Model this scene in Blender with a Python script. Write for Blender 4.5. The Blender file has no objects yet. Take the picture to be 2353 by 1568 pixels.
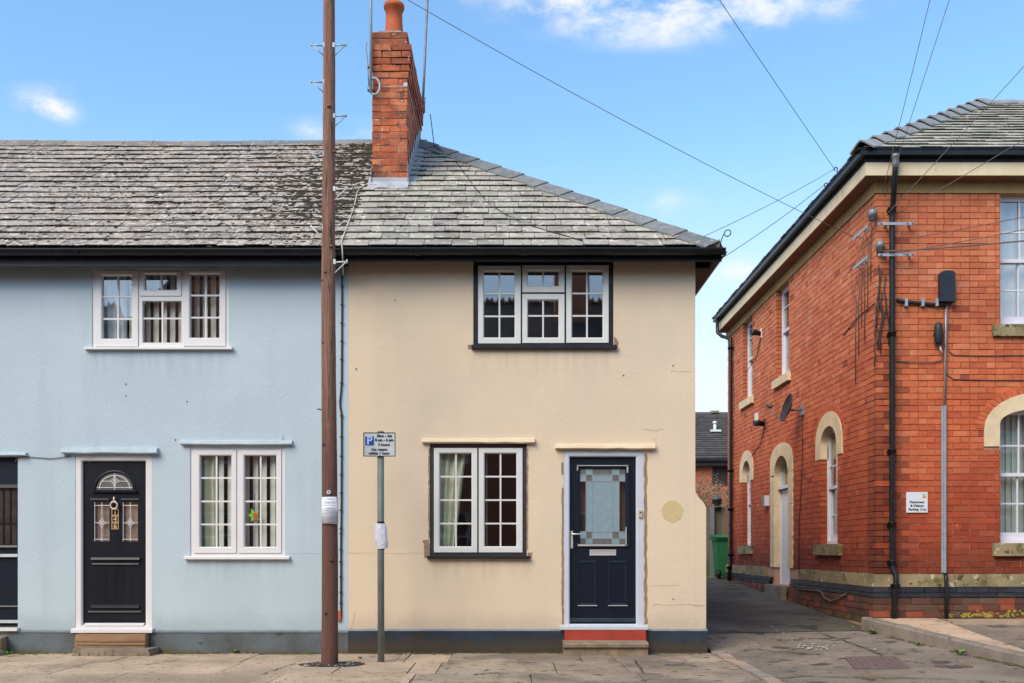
import bpy, math, random
from mathutils import Vector, Matrix, noise as mnoise

random.seed(7)
SC = bpy.context.scene
COL = SC.collection

# ---------------------------------------------------------------- camera
# world: X right along the street, Y away from the street, Z up; house fronts stand at Y = 0
CAM_DIST, FOC, CX, HY, EYE = 12.0, 2280.0, 1176.0, 1264.0, 1.24
cam_d = bpy.data.cameras.new('camera')
cam = bpy.data.objects.new('camera', cam_d)
COL.objects.link(cam)
cam.location = (0, -CAM_DIST, EYE)
cam.rotation_euler = (math.radians(90), 0, 0)
cam_d.sensor_width = 36.0
cam_d.lens = 36.0 * FOC / 2352.0
cam_d.shift_y = (HY - 784.0) / 2352.0
cam_d.clip_start, cam_d.clip_end = 0.05, 3000
SC.camera = cam
# ---------------------------------------------------------------- light
SUN_EL, SUN_AZ = math.radians(42), math.radians(218)     # azimuth clockwise from +Y: behind and left of the camera
world = bpy.data.worlds.new('World')
SC.world = world
world.use_nodes = True
wn, wl = world.node_tree.nodes, world.node_tree.links
wn.clear()
w_out = wn.new('ShaderNodeOutputWorld')
w_bg = wn.new('ShaderNodeBackground')
w_bg.inputs['Strength'].default_value = 0.12
sky = wn.new('ShaderNodeTexSky')
sky.sky_type = 'NISHITA'
sky.sun_disc = False
sky.sun_elevation = SUN_EL
sky.sun_rotation = SUN_AZ
sky.altitude = 0
sky.air_density = 1.0
sky.dust_density = 0.8
sky.ozone_density = 1.6
SKY_GAIN = (0.92, 1.15, 1.20)
CLOUD_COL = (4.0, 4.05, 4.2, 1)
sun_d = bpy.data.lights.new('sun', 'SUN')
sun_d.energy = 1.5
sun_d.angle = math.radians(38)
sun_d.color = (1.0, 0.86, 0.69)
sun = bpy.data.objects.new('sun', sun_d)
COL.objects.link(sun)
sdir = Vector((math.sin(SUN_AZ) * math.cos(SUN_EL), math.cos(SUN_AZ) * math.cos(SUN_EL), math.sin(SUN_EL)))
sun.rotation_euler = sdir.to_track_quat('Z', 'Y').to_euler()
sun.location = sdir * 60
SC.view_settings.view_transform = 'Standard'
SC.view_settings.look = 'None'
SC.view_settings.gamma = 1
SC.view_settings.use_curve_mapping = False
SC.view_settings.exposure = 1.05
SC.cycles.max_bounces = 6
SC.cycles.transparent_max_bounces = 12
SC.cycles.caustics_reflective = False
SC.cycles.caustics_refractive = False

# sky: clear blue with a few soft white clouds scattered over the whole dome
def wnode(t, **k):
    n = wn.new(t)
    for a, b in k.items():
        setattr(n, a, b)
    return n
def wmath(op, a, b=None):
    n = wnode('ShaderNodeMath', operation=op)
    for i, s in enumerate((a, b)):
        if s is None: continue
        if isinstance(s, (int, float)): n.inputs[i].default_value = s
        else: wl.new(s, n.inputs[i])
    return n.outputs[0]
tc = wnode('ShaderNodeTexCoord')
cn = wnode('ShaderNodeTexNoise')
cn.inputs['Scale'].default_value = 13
cn.inputs['Detail'].default_value = 9
cn.inputs['Roughness'].default_value = 0.62
cmap = wnode('ShaderNodeMapping')
cmap.inputs['Scale'].default_value = (1, 1, 2.2)
wl.new(tc.outputs['Generated'], cmap.inputs['Vector'])
wl.new(cmap.outputs[0], cn.inputs['Vector'])
def cdir(px, py):
    return Vector(((px - CX) / FOC, 1, (HY - py) / FOC)).normalized()
blobs = [(cdir(1640, -125), .22, .060, 1.6), (cdir(1700, -62), .15, .030, 1.1), (cdir(1330, -58), .10, .030, .8), (cdir(1930, -60), .09, .030, .8), (cdir(120, 246), .026, .014, .85), (cdir(82, 236), .024, .015, .5), (cdir(130, 204), .024, .009, .4),
         (cdir(1520, 465), .04, .016, .35), (cdir(1765, 312), .022, .010, .3), (cdir(720, 300), .03, .014, .3), (cdir(835, 305), .03, .014, .3),
         (cdir(1690, 620), .05, .022, .4), (cdir(1640, 800), .08, .05, .35)]
rr = random.Random(9)
for k in range(9):
    az, el = rr.uniform(.75, 5.5), rr.uniform(.12, 1.0)
    blobs.append((Vector((math.sin(az) * math.cos(el), math.cos(az) * math.cos(el), math.sin(el))), rr.uniform(.06, .2), rr.uniform(.03, .06), rr.uniform(.5, 1)))
mask = None
for d, a, b, s in blobs:
    sub = wnode('ShaderNodeVectorMath', operation='SUBTRACT'); sub.inputs[1].default_value = d
    wl.new(tc.outputs['Generated'], sub.inputs[0])
    mul = wnode('ShaderNodeVectorMath', operation='MULTIPLY'); mul.inputs[1].default_value = (1 / a, 1 / a, 1 / b)
    wl.new(sub.outputs[0], mul.inputs[0])
    ln = wnode('ShaderNodeVectorMath', operation='LENGTH'); wl.new(mul.outputs[0], ln.inputs[0])
    v = wmath('MULTIPLY', wmath('MAXIMUM', wmath('SUBTRACT', 1.25, ln.outputs['Value']), 0.0), s)
    mask = v if mask is None else wmath('MAXIMUM', mask, v)
dens = wmath('MULTIPLY', mask, wmath('MAXIMUM', wmath('MULTIPLY', wmath('SUBTRACT', cn.outputs['Fac'], 0.36), 5.5), 0.0))
mr = wnode('ShaderNodeMapRange', interpolation_type='SMOOTHSTEP')
mr.inputs['From Min'].default_value = 0.0; mr.inputs['From Max'].default_value = 1.0
mr.inputs['To Max'].default_value = 0.93
wl.new(dens, mr.inputs['Value'])
gain = wnode('ShaderNodeMix', data_type='RGBA', blend_type='MULTIPLY')
gain.inputs['Factor'].default_value = 1
wl.new(sky.outputs[0], gain.inputs[6]); gain.inputs[7].default_value = (*SKY_GAIN, 1)
sepz = wnode('ShaderNodeSeparateXYZ'); wl.new(tc.outputs['Generated'], sepz.inputs[0])
hz = wnode('ShaderNodeMapRange', interpolation_type='SMOOTHSTEP')
hz.inputs['From Min'].default_value = 0.09; hz.inputs['From Max'].default_value = 0.40
hz.inputs['To Min'].default_value = 0.9; hz.inputs['To Max'].default_value = 0.0
wl.new(sepz.outputs['Z'], hz.inputs['Value'])
pale = wnode('ShaderNodeMix', data_type='RGBA'); wl.new(hz.outputs[0], pale.inputs['Factor'])
wl.new(gain.outputs[2], pale.inputs[6]); pale.inputs[7].default_value = (3.75, 3.8, 4.0, 1)
cmix = wnode('ShaderNodeMix', data_type='RGBA')
wl.new(mr.outputs[0], cmix.inputs['Factor'])
wl.new(pale.outputs[2], cmix.inputs[6]); cmix.inputs[7].default_value = CLOUD_COL
wl.new(cmix.outputs[2], w_bg.inputs['Color'])
wl.new(w_bg.outputs[0], w_out.inputs['Surface'])

# ---------------------------------------------------------------- measuring helpers (photograph 2352 px wide -> metres on a plane at depth Y)
def fx(px, Y=0.0): return (px - CX) * (Y + CAM_DIST) / FOC
def fz(py, Y=0.0): return EYE + (HY - py) * (Y + CAM_DIST) / FOC

# ---------------------------------------------------------------- mesh helpers
class MB:
    def __init__(s):
        s.v, s.f, s.t, s.sm = [], [], [], []
    def face(s, idx, tint=(1, 1, 1), smooth=False):
        s.f.append(tuple(idx)); s.t.append(tint); s.sm.append(smooth)
    def poly(s, pts, tint=(1, 1, 1)):
        n = len(s.v); s.v += [tuple(p) for p in pts]; s.face(range(n, n + len(pts)), tint)
    def box(s, x0, x1, y0, y1, z0, z1, tint=(1, 1, 1), j=0.0):
        if x0 > x1: x0, x1 = x1, x0
        if y0 > y1: y0, y1 = y1, y0
        if z0 > z1: z0, z1 = z1, z0
        n = len(s.v)
        P = [(x0, y0, z0), (x1, y0, z0), (x1, y1, z0), (x0, y1, z0), (x0, y0, z1), (x1, y0, z1), (x1, y1, z1), (x0, y1, z1)]
        if j: P = [(a + random.uniform(-j, j), b + random.uniform(-j, j), c + random.uniform(-j, j)) for a, b, c in P]
        s.v += P
        for q in ((0, 3, 2, 1), (4, 5, 6, 7), (0, 1, 5, 4), (1, 2, 6, 5), (2, 3, 7, 6), (3, 0, 4, 7)):
            s.face([n + i for i in q], tint)
        return s
    def prism(s, poly, axis, a0, a1, tint=(1, 1, 1)):
        """extrude a 2D outline along axis 0/1/2; outline uses the two other axes in order"""
        n, m = len(s.v), len(poly)
        def mk(p, a):
            q = list(p); q.insert(axis, a); return tuple(q)
        s.v += [mk(p, a0) for p in poly] + [mk(p, a1) for p in poly]
        s.face([n + i for i in range(m)][::-1], tint); s.face([n + m + i for i in range(m)], tint)
        for i in range(m):
            k = (i + 1) % m
            s.face((n + i, n + k, n + m + k, n + m + i), tint)
        return s
    def tube(s, path, r, n=8, tint=(1, 1, 1), caps=True):
        path = [Vector(p) for p in path]
        rs = r if isinstance(r, (list, tuple)) else [r] * len(path)
        base = len(s.v)
        prev = None
        for i, p in enumerate(path):
            t = (path[min(i + 1, len(path) - 1)] - path[max(i - 1, 0)]).normalized()
            if prev is None:
                ref = Vector((0, 0, 1)) if abs(t.z) < .9 else Vector((1, 0, 0))
                a = t.cross(ref).normalized()
            else:
                a = (prev - t * prev.dot(t)).normalized()
            prev = a
            b = t.cross(a)
            for k in range(n):
                an = 2 * math.pi * k / n
                s.v.append(tuple(p + (a * math.cos(an) + b * math.sin(an)) * rs[i]))
        for i in range(len(path) - 1):
            for k in range(n):
                k2 = (k + 1) % n
                s.face((base + i * n + k, base + i * n + k2, base + (i + 1) * n + k2, base + (i + 1) * n + k), tint, True)
        if caps:
            s.face([base + k for k in range(n)][::-1], tint)
            e = base + (len(path) - 1) * n
            s.face([e + k for k in range(n)], tint)
        return s
    def lathe(s, prof, c, n=16, tint=(1, 1, 1)):
        """prof: (radius, z) from bottom to top round a vertical axis at c"""
        s.tube_profile([(r, z) for r, z in prof], c, n, tint); return s
    def tube_profile(s, prof, c, n, tint):
        base = len(s.v)
        for r, z in prof:
            for k in range(n):
                a = 2 * math.pi * k / n
                s.v.append((c[0] + r * math.cos(a), c[1] + r * math.sin(a), c[2] + z))
        for i in range(len(prof) - 1):
            for k in range(n):
                k2 = (k + 1) % n
                s.face((base + i * n + k, base + i * n + k2, base + (i + 1) * n + k2, base + (i + 1) * n + k), tint, True)
        s.face([base + k for k in range(n)][::-1], tint)
        e = base + (len(prof) - 1) * n
        s.face([e + k for k in range(n)], tint)
    def disc(s, c, r, y0, y1, n=24):
        """disc in the XZ plane"""
        return s.prism([(c[0] + r * math.cos(2 * math.pi * k / n), c[1] + r * math.sin(2 * math.pi * k / n)) for k in range(n)], 1, y0, y1)
    def ring(s, outer, holes, y0, y1, tint=(1, 1, 1)):
        """slab in XZ (front y0, back y1) with rectangular holes; rects are (x0,x1,z0,z1)"""
        xs = sorted({outer[0], outer[1], *[h[0] for h in holes], *[h[1] for h in holes]})
        zs = sorted({outer[2], outer[3], *[h[2] for h in holes], *[h[3] for h in holes]})
        xs = [x for x in xs if outer[0] - 1e-9 <= x <= outer[1] + 1e-9]; zs = [z for z in zs if outer[2] - 1e-9 <= z <= outer[3] + 1e-9]
        def solid(x, z): return not any(h[0] < x < h[1] and h[2] < z < h[3] for h in holes)
        g = [[solid((xs[i] + xs[i + 1]) / 2, (zs[k] + zs[k + 1]) / 2) for k in range(len(zs) - 1)] for i in range(len(xs) - 1)]
        for i in range(len(xs) - 1):
            for k in range(len(zs) - 1):
                if not g[i][k]: continue
                a, b, c, d = xs[i], xs[i + 1], zs[k], zs[k + 1]
                s.poly([(a, y0, c), (b, y0, c), (b, y0, d), (a, y0, d)], tint)
                s.poly([(a, y1, d), (b, y1, d), (b, y1, c), (a, y1, c)], tint)
                if i == 0 or not g[i - 1][k]: s.poly([(a, y0, c), (a, y0, d), (a, y1, d), (a, y1, c)], tint)
                if i == len(xs) - 2 or not g[i + 1][k]: s.poly([(b, y0, d), (b, y0, c), (b, y1, c), (b, y1, d)], tint)
                if k == 0 or not g[i][k - 1]: s.poly([(a, y0, c), (a, y1, c), (b, y1, c), (b, y0, c)], tint)
                if k == len(zs) - 2 or not g[i][k + 1]: s.poly([(a, y0, d), (b, y0, d), (b, y1, d), (a, y1, d)], tint)
        return s
    def picture(s, o, i, yf, yb, ch=.012):
        """mitred frame with a chamfered inner edge"""
        def R(r, y): return [(r[0], y, r[2]), (r[1], y, r[2]), (r[1], y, r[3]), (r[0], y, r[3])]
        ii = (i[0] - ch, i[1] + ch, i[2] - ch, i[3] + ch)
        L = [R(o, yb), R((o[0], o[1], o[2], o[3]), yf + .004), R((o[0] + .004, o[1] - .004, o[2] + .004, o[3] - .004), yf), R(ii, yf), R(i, yf + ch), R(i, yb)]
        for a, b in zip(L, L[1:]):
            for k in range(4):
                m = (k + 1) % 4
                s.poly([a[k], a[m], b[m], b[k]])
        return s

WLOC = {}
def mesh_from(name, mb):
    me = bpy.data.meshes.new(name)
    me.from_pydata(mb.v, [], mb.f)
    ca = me.color_attributes.new('tint', 'FLOAT_COLOR', 'CORNER')
    buf = []
    for f, t in zip(mb.f, mb.t):
        buf += [t[0], t[1], t[2], 1.0] * len(f)
    ca.data.foreach_set('color', buf)
    me.polygons.foreach_set('use_smooth', mb.sm)
    me.update()
    return me

def obj(name, mb, mat, parent=None, label=None, kind=None):
    xs, ys, zs = zip(*mb.v)
    c = Vector(((min(xs) + max(xs)) / 2, (min(ys) + max(ys)) / 2, min(zs)))
    mb.v = [(a - c.x, b - c.y, d - c.z) for a, b, d in mb.v]
    me = mesh_from(name, mb)
    me.materials.append(mat)
    o = bpy.data.objects.new(name, me)
    COL.objects.link(o)
    o.location = c
    WLOC[o] = c
    if parent is not None:
        o.parent = parent
        o.matrix_parent_inverse = Matrix.Translation(-WLOC[parent])
    if label: o['label'] = label
    if kind: o['kind'] = kind
    return o

def tag(o, label, cat, group=None, kind=None):
    o['label'] = label; o['category'] = cat
    if group: o['group'] = group
    if kind: o['kind'] = kind
    return o

def thing(name, label, cat, loc, group=None):
    o = bpy.data.objects.new(name, None)
    COL.objects.link(o)
    o.location = loc
    o.empty_display_size = .2
    WLOC[o] = Vector(loc)
    return tag(o, label, cat, group)

def text(name, s, size, x, y, z, mat, parent, align='CENTER', rot=(math.pi / 2, 0, 0), ext=.0015, bold=0.0):
    cu = bpy.data.curves.new(name, 'FONT')
    cu.body = s; cu.size = size; cu.extrude = ext; cu.align_x = align; cu.align_y = 'CENTER'; cu.offset = bold
    cu.resolution_u = 3
    t = bpy.data.objects.new(name, cu)
    COL.objects.link(t)
    t.rotation_euler = rot
    dg = bpy.context.evaluated_depsgraph_get(); dg.update()
    me = bpy.data.meshes.new_from_object(t.evaluated_get(dg))
    me.transform(t.rotation_euler.to_matrix().to_4x4())
    bpy.data.objects.remove(t); bpy.data.curves.remove(cu)
    me.materials.clear(); me.materials.append(mat)
    o = bpy.data.objects.new(name, me)
    COL.objects.link(o)
    o.location = (x, y, z); WLOC[o] = Vector((x, y, z))
    if parent is not None:
        o.parent = parent; o.matrix_parent_inverse = Matrix.Translation(-WLOC[parent])
    return o

# ---------------------------------------------------------------- materials
def mat(name, col, col2=None, nscale=4.0, rough=.8, bump=.0, bscale=60, tint=False, spots=(), metallic=0.0, spec=.5, zmask=None, stretch=(1, 1, 1), detail=6, bdist=.01, big=None, streak=None, drips=None):
    """procedural: base colour varied by noise, optional vertex tint, optional speckle layers
    spots: (colour, scale, threshold, softness); zmask: (colour, z level, fade, noise amount) = grime with ragged upper edge"""
    m = bpy.data.materials.new(name); m.use_nodes = True
    N, L = m.node_tree.nodes, m.node_tree.links
    P = N['Principled BSDF']
    P.inputs['Roughness'].default_value = rough
    P.inputs['Metallic'].default_value = metallic
    P.inputs['Specular IOR Level'].default_value = spec
    g = N.new('ShaderNodeNewGeometry')
    mp = N.new('ShaderNodeMapping'); mp.inputs['Scale'].default_value = stretch
    L.new(g.outputs['Position'], mp.inputs['Vector'])
    pos = mp.outputs[0]
    def noise(sc, det=detail, ro=.6):
        n = N.new('ShaderNodeTexNoise'); n.inputs['Scale'].default_value = sc; n.inputs['Detail'].default_value = det
        n.inputs['Roughness'].default_value = ro; L.new(pos, n.inputs['Vector']); return n.outputs['Fac']
    def mix(a, b, fac, mode='MIX'):
        x = N.new('ShaderNodeMix'); x.data_type = 'RGBA'; x.blend_type = mode
        for s, k in ((a, 6), (b, 7)):
            if isinstance(s, tuple): x.inputs[k].default_value = (*s[:3], 1)
            else: L.new(s, x.inputs[k])
        if isinstance(fac, (int, float)): x.inputs['Factor'].default_value = fac
        else: L.new(fac, x.inputs['Factor'])
        return x.outputs[2]
    def rng(v, a, b, lo=0.0, hi=1.0):
        r = N.new('ShaderNodeMapRange'); r.interpolation_type = 'SMOOTHSTEP'
        r.inputs['From Min'].default_value = a; r.inputs['From Max'].default_value = b
        r.inputs['To Min'].default_value = lo; r.inputs['To Max'].default_value = hi
        L.new(v, r.inputs['Value']); return r.outputs[0]
    c = tuple(col)
    if col2: c = mix(tuple(col), tuple(col2), rng(noise(nscale), .3, .7))
    if big: c = mix(c, tuple(big[0]), rng(noise(big[1], 3, .5), big[2], big[2] + big[3]))
    if streak:
        sm_ = N.new('ShaderNodeMapping'); sm_.inputs['Scale'].default_value = (1, 1, .07); L.new(g.outputs['Position'], sm_.inputs['Vector'])
        sn = N.new('ShaderNodeTexNoise'); sn.inputs['Scale'].default_value = streak[1]; sn.inputs['Detail'].default_value = 5; L.new(sm_.outputs[0], sn.inputs['Vector'])
        c = mix(c, tuple(streak[0]), rng(sn.outputs['Fac'], streak[2], streak[2] + streak[3]))
    if drips:
        # rain stains: (colour, [(x0, x1, z top, length)...]) run down ragged below sills and drip moulds
        sp_ = N.new('ShaderNodeSeparateXYZ'); L.new(g.outputs['Position'], sp_.inputs[0])
        dm_ = N.new('ShaderNodeMapping'); dm_.inputs['Scale'].default_value = (1, 1, .05); L.new(g.outputs['Position'], dm_.inputs['Vector'])
        dn = N.new('ShaderNodeTexNoise'); dn.inputs['Scale'].default_value = 11; dn.inputs['Detail'].default_value = 5; L.new(dm_.outputs[0], dn.inputs['Vector'])
        def mul(a_, b_, op='MULTIPLY'):
            q = N.new('ShaderNodeMath'); q.operation = op; L.new(a_, q.inputs[0]); L.new(b_, q.inputs[1]); return q.outputs[0]
        tot = None
        for x0_, x1_, zt_, ln_ in drips[1]:
            r_ = mul(mul(rng(sp_.outputs['X'], x0_ - .06, x0_ + .06), rng(sp_.outputs['X'], x1_ - .06, x1_ + .06, 1.0, 0.0)), mul(rng(sp_.outputs['Z'], zt_ - ln_, zt_), rng(sp_.outputs['Z'], zt_ + .001, zt_ + .02, 1.0, 0.0)))
            tot = r_ if tot is None else mul(tot, r_, 'MAXIMUM')
        c = mix(c, tuple(drips[0]), mul(tot, rng(dn.outputs['Fac'], .36, .66, .03, .38)))
    if tint:
        a = N.new('ShaderNodeAttribute'); a.attribute_name = 'tint'
        c = mix(c, a.outputs['Color'], 1.0, 'MULTIPLY')
    for sc_, s2, th, so in spots:
        c = mix(c, tuple(sc_), rng(noise(s2, 5, .65), th, th + so))
    if zmask:
        zc, zl, fade, amt = zmask
        sx = N.new('ShaderNodeSeparateXYZ'); L.new(g.outputs['Position'], sx.inputs[0])
        mm = N.new('ShaderNodeMath'); mm.operation = 'MULTIPLY_ADD'; mm.inputs[1].default_value = -amt
        L.new(noise(2.3, 6), mm.inputs[0]); L.new(sx.outputs['Z'], mm.inputs[2])
        c = mix(c, tuple(zc), rng(mm.outputs[0], zl - fade, zl, 1.0, 0.0))
    if isinstance(c, tuple): P.inputs['Base Color'].default_value = (*c[:3], 1)
    else: L.new(c, P.inputs['Base Color'])
    if bump:
        b = N.new('ShaderNodeBump'); b.inputs['Strength'].default_value = bump; b.inputs['Distance'].default_value = bdist
        L.new(noise(bscale, 8), b.inputs['Height']); L.new(b.outputs[0], P.inputs['Normal'])
    return m

def glass(name, refl=.28, tintc=(.975, .985, .985), wob=.0):
    m = bpy.data.materials.new(name); m.use_nodes = True
    N, L = m.node_tree.nodes, m.node_tree.links
    N.remove(N['Principled BSDF'])
    t = N.new('ShaderNodeBsdfTransparent'); t.inputs[0].default_value = (*tintc, 1)
    g = N.new('ShaderNodeBsdfGlossy'); g.inputs['Roughness'].default_value = .02; g.inputs[0].default_value = (.95, .97, 1, 1)
    lw = N.new('ShaderNodeLayerWeight'); lw.inputs['Blend'].default_value = .5
    pw_ = N.new('ShaderNodeMath'); pw_.operation = 'POWER'; pw_.inputs[1].default_value = 5.0
    L.new(lw.outputs['Facing'], pw_.inputs[0])
    ad = N.new('ShaderNodeMath'); ad.operation = 'MULTIPLY_ADD'; ad.use_clamp = True; ad.inputs[1].default_value = .7; ad.inputs[2].default_value = refl
    L.new(pw_.outputs[0], ad.inputs[0])
    x = N.new('ShaderNodeMixShader')
    L.new(ad.outputs[0], x.inputs[0]); L.new(t.outputs[0], x.inputs[1]); L.new(g.outputs[0], x.inputs[2])
    L.new(x.outputs[0], N['Material Output'].inputs['Surface'])
    if wob:
        ge = N.new('ShaderNodeNewGeometry'); n = N.new('ShaderNodeTexNoise'); n.inputs['Scale'].default_value = 3.0; n.inputs['Detail'].default_value = 2
        L.new(ge.outputs['Position'], n.inputs['Vector'])
        b = N.new('ShaderNodeBump'); b.inputs['Strength'].default_value = wob; b.inputs['Distance'].default_value = .02
        L.new(n.outputs['Fac'], b.inputs['Height']); L.new(b.outputs[0], g.inputs['Normal'])
    return m

M = {}
M['blue_wall'] = mat('blue_render', (.515, .60, .635), (.475, .555, .59), 1.1, .85, .35, 22, spots=[((.51, .585, .61), 5, .62, .2), ((.36, .41, .43), 60, .76, .06), ((.42, .485, .515), 13, .65, .12)], bdist=.014, big=((.475, .555, .59), .8, .46, .25), streak=((.46, .53, .56), 4, .5, .3), zmask=((.41, .475, .50), .34, .3, .45), drips=((.33, .385, .41), [(-5.17, -3.37, 3.66, .5), (-3.97, -2.67, 1.13, .4), (-5.45, -4.25, 2.4, .25)]))
M['cream_wall'] = mat('cream_render', (.785, .615, .43), (.735, .57, .40), .9, .85, .35, 22, spots=[((.78, .625, .46), 4, .62, .2), ((.48, .37, .26), 60, .76, .06), ((.60, .465, .33), 13, .65, .12)], bdist=.014, big=((.69, .55, .41), .7, .48, .25), streak=((.73, .575, .41), 4, .5, .3), zmask=((.60, .47, .34), .34, .3, .45), drips=((.50, .385, .27), [(-.5, 1.28, 3.66, .5), (-1.04, .24, 1.14, .4), (.55, 1.75, 2.46, .22)]))
M['cream_trim'] = mat('cream_trim', (.80, .64, .44), (.72, .55, .37), 5, .8, .25, 40)
M['blue_trim'] = mat('blue_trim', (.50, .585, .615), (.42, .50, .535), 6, .8, .25, 40)
M['plinth_blue'] = mat('slate_blue_paint', (.034, .046, .066), (.018, .024, .035), 2.4, .7, .5, 18, spots=[((.20, .18, .155), 30, .70, .04), ((.045, .036, .026), 5, .58, .1)], zmask=((.065, .05, .033), .08, .16, .3), spec=.3)
M['plinth_teal'] = mat('weathered_teal_paint', (.135, .165, .175), (.075, .080, .078), 1.4, .75, .6, 16, spots=[((.24, .22, .19), 20, .66, .05), ((.045, .042, .035), 6, .60, .1)], zmask=((.13, .09, .04), -.05, .12, .25))
M['plinth_cap'] = mat('plinth_cap', (.23, .26, .29), (.17, .19, .21), 6, .7, .3, 30)
M['upvc'] = mat('warm_white_plastic', (.80, .765, .74), (.76, .72, .70), 3, .35, .0)
M['upvc_cold'] = mat('cool_white_plastic', (.62, .64, .68), (.57, .59, .64), 3, .35, .0)
M['cream_frame'] = mat('stone_white_frame', (.745, .73, .68), (.70, .685, .635), 4, .45, .05, 60)
M['white_paint'] = mat('white_paint', (.74, .72, .75), (.68, .66, .70), 5, .5, .1, 60)
M['black_paint'] = mat('black_gloss', (.014, .014, .017), (.024, .023, .026), 6, .42, .15, 40, spec=.3)
M['black_plastic'] = mat('black_plastic', (.009, .009, .011), (.017, .017, .02), 6, .36, .05, 60, spec=.35)
M['dark_brown_frame'] = mat('black_brown_frame', (.035, .027, .027), (.05, .04, .04), 6, .45, .15, 40)
M['navy_door'] = mat('navy_door', (.007, .010, .019), (.010, .014, .024), 5, .4, .25, 120, stretch=(1, 1, .15), bdist=.004, spec=.3)
M['black_door'] = mat('black_grained_door', (.007, .008, .012), (.011, .012, .017), 6, .36, .3, 140, stretch=(1, 1, .12), bdist=.004, spec=.35)
M['chrome'] = mat('chrome', (.80, .77, .73), None, 4, .3, metallic=.55)
M['brass'] = mat('brass', (.72, .50, .26), (.64, .42, .2), 20, .35, metallic=.3)
M['copper_pink'] = mat('pink_brass', (.80, .60, .52), None, 4, .35, metallic=.3)
M['glass'] = glass('window_glass', .13)
M['glass_dim'] = glass('window_glass_dim', .075, wob=.05)
M['frosted'] = mat('frosted_glass', (.27, .355, .385), (.235, .315, .345), 14, .2, .35, 160, bdist=.004)
M['brown_glass'] = mat('dark_bevel_glass', (.05, .038, .034), (.075, .055, .05), 10, .12)
M['door_reflect_tone'] = mat('reflect_toned_glass', (.135, .125, .12), (.18, .165, .155), 10, .12)  # clear dark glass; the mirrored brick tone is put into its colour
M['lead'] = mat('lead', (.30, .31, .32), (.38, .38, .38), 8, .55, .2, 60)
M['came'] = mat('bright_came', (.72, .70, .66), None, 4, .35)
M['flashing'] = mat('lead_flashing', (.46, .46, .47), (.36, .36, .38), 6, .6, .4, 30, spots=[((.62, .61, .60), 14, .6, .1)])
M['slate'] = mat('lichened_slate', (.385, .335, .28), (.29, .255, .22), 5, .85, .6, 45, tint=True, bdist=.008, big=((.30, .255, .21), 1.3, .5, .25),
                 spots=[((.60, .53, .45), 12, .555, .03), ((.060, .044, .030), 7, .59, .04), ((.66, .58, .49), 22, .62, .03), ((.085, .063, .043), 15, .60, .035)])
M['slate_clean'] = mat('grey_green_slate', (.45, .395, .32), (.325, .295, .245), 5, .8, .5, 45, tint=True, bdist=.008, big=((.305, .27, .21), 1.5, .5, .2),
                       spots=[((.68, .58, .475), 10, .565, .04), ((.25, .22, .115), 5, .60, .08), ((.075, .055, .036), 12, .60, .04)])
M['slate_red'] = mat('green_grey_slate', (.45, .40, .315), (.32, .31, .255), 3, .8, .5, 45, tint=True, bdist=.008,
                     spots=[((.62, .52, .43), 8, .56, .08), ((.22, .23, .11), 4, .60, .12), ((.11, .085, .06), 20, .63, .06)])
M['slate_gap_shade'] = mat('shaded_roof_gap', (.030, .024, .018), (.05, .042, .02), 9, .95)  # roof deck; shade between the slates is put into its colour
M['ridge'] = mat('blue_grey_ridge_tile', (.23, .232, .222), (.16, .162, .157), 5, .75, .4, 40, tint=True, spots=[((.36, .31, .27), 12, .58, .06), ((.27, .165, .085), 8, .64, .06)])
M['ridge_red'] = mat('grey_hip_tile', (.31, .315, .305), (.22, .225, .225), 5, .75, .4, 40, tint=True, spots=[((.38, .22, .15), 10, .62, .08), ((.42, .34, .06), 8, .72, .04)])
M['moss'] = mat('roof_moss', (.022, .016, .010), (.050, .036, .016), 14, .95, .8, 120)
M['mortar'] = mat('brick_mortar', (.46, .19, .10), (.30, .11, .06), 3, .95, .6, 60, zmask=((.52, .30, .19), 2.6, .6, .8))
M['brick'] = mat('red_brick', (1, 1, 1), (.84, .80, .78), 14, .88, .5, 70, tint=True, bdist=.006, big=((.80, .74, .72), 1.1, .47, .2), spots=[((.20, .075, .045), 12, .65, .08), ((.80, .42, .26), 26, .69, .06)], zmask=((.10, .09, .03), .14, .2, .5))
M['brick_chimney'] = mat('chimney_brick', (1, 1, 1), (.68, .62, .60), 9, .88, .6, 70, tint=True, bdist=.008, spots=[((.17, .065, .04), 6, .545, .08), ((.80, .48, .33), 12, .62, .06)])
M['mortar_chimney'] = mat('chimney_mortar', (.34, .24, .17), (.55, .47, .40), 5, .95, .6, 60)
M['blue_brick'] = mat('blue_engineering_brick', (.030, .033, .042), (.017, .018, .024), 9, .5, .3, 60, tint=True, spots=[((.13, .10, .075), 16, .64, .08), ((.07, .062, .02), 2.5, .6, .1)])
M['stone'] = mat('bath_stone', (.80, .62, .39), (.68, .51, .31), 5, .85, .4, 40, spots=[((.84, .70, .50), 11, .6, .1), ((.32, .23, .14), 16, .70, .06)])
M['stone_dirty'] = mat('weathered_stone', (.36, .27, .145), (.21, .165, .08), 2.2, .9, .8, 22, spots=[((.58, .48, .34), 7, .57, .07), ((.13, .115, .03), 3.2, .54, .1), ((.06, .045, .03), 12, .59, .06)])
M['frieze'] = mat('ochre_stone_frieze', (.52, .335, .14), (.40, .245, .10), 4, .85, .3, 40, spots=[((.64, .53, .38), 18, .70, .05), ((.18, .115, .065), 12, .66, .1)])
M['soffit'] = mat('brown_soffit', (.24, .135, .07), (.17, .10, .06), 4, .8, .2, 40)
M['fascia_stone'] = mat('pale_fascia', (.80, .66, .44), (.70, .55, .34), 3, .75, .2, 40, spots=[((.42, .26, .11), 7, .64, .1)], stretch=(1, 1, .4))
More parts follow.
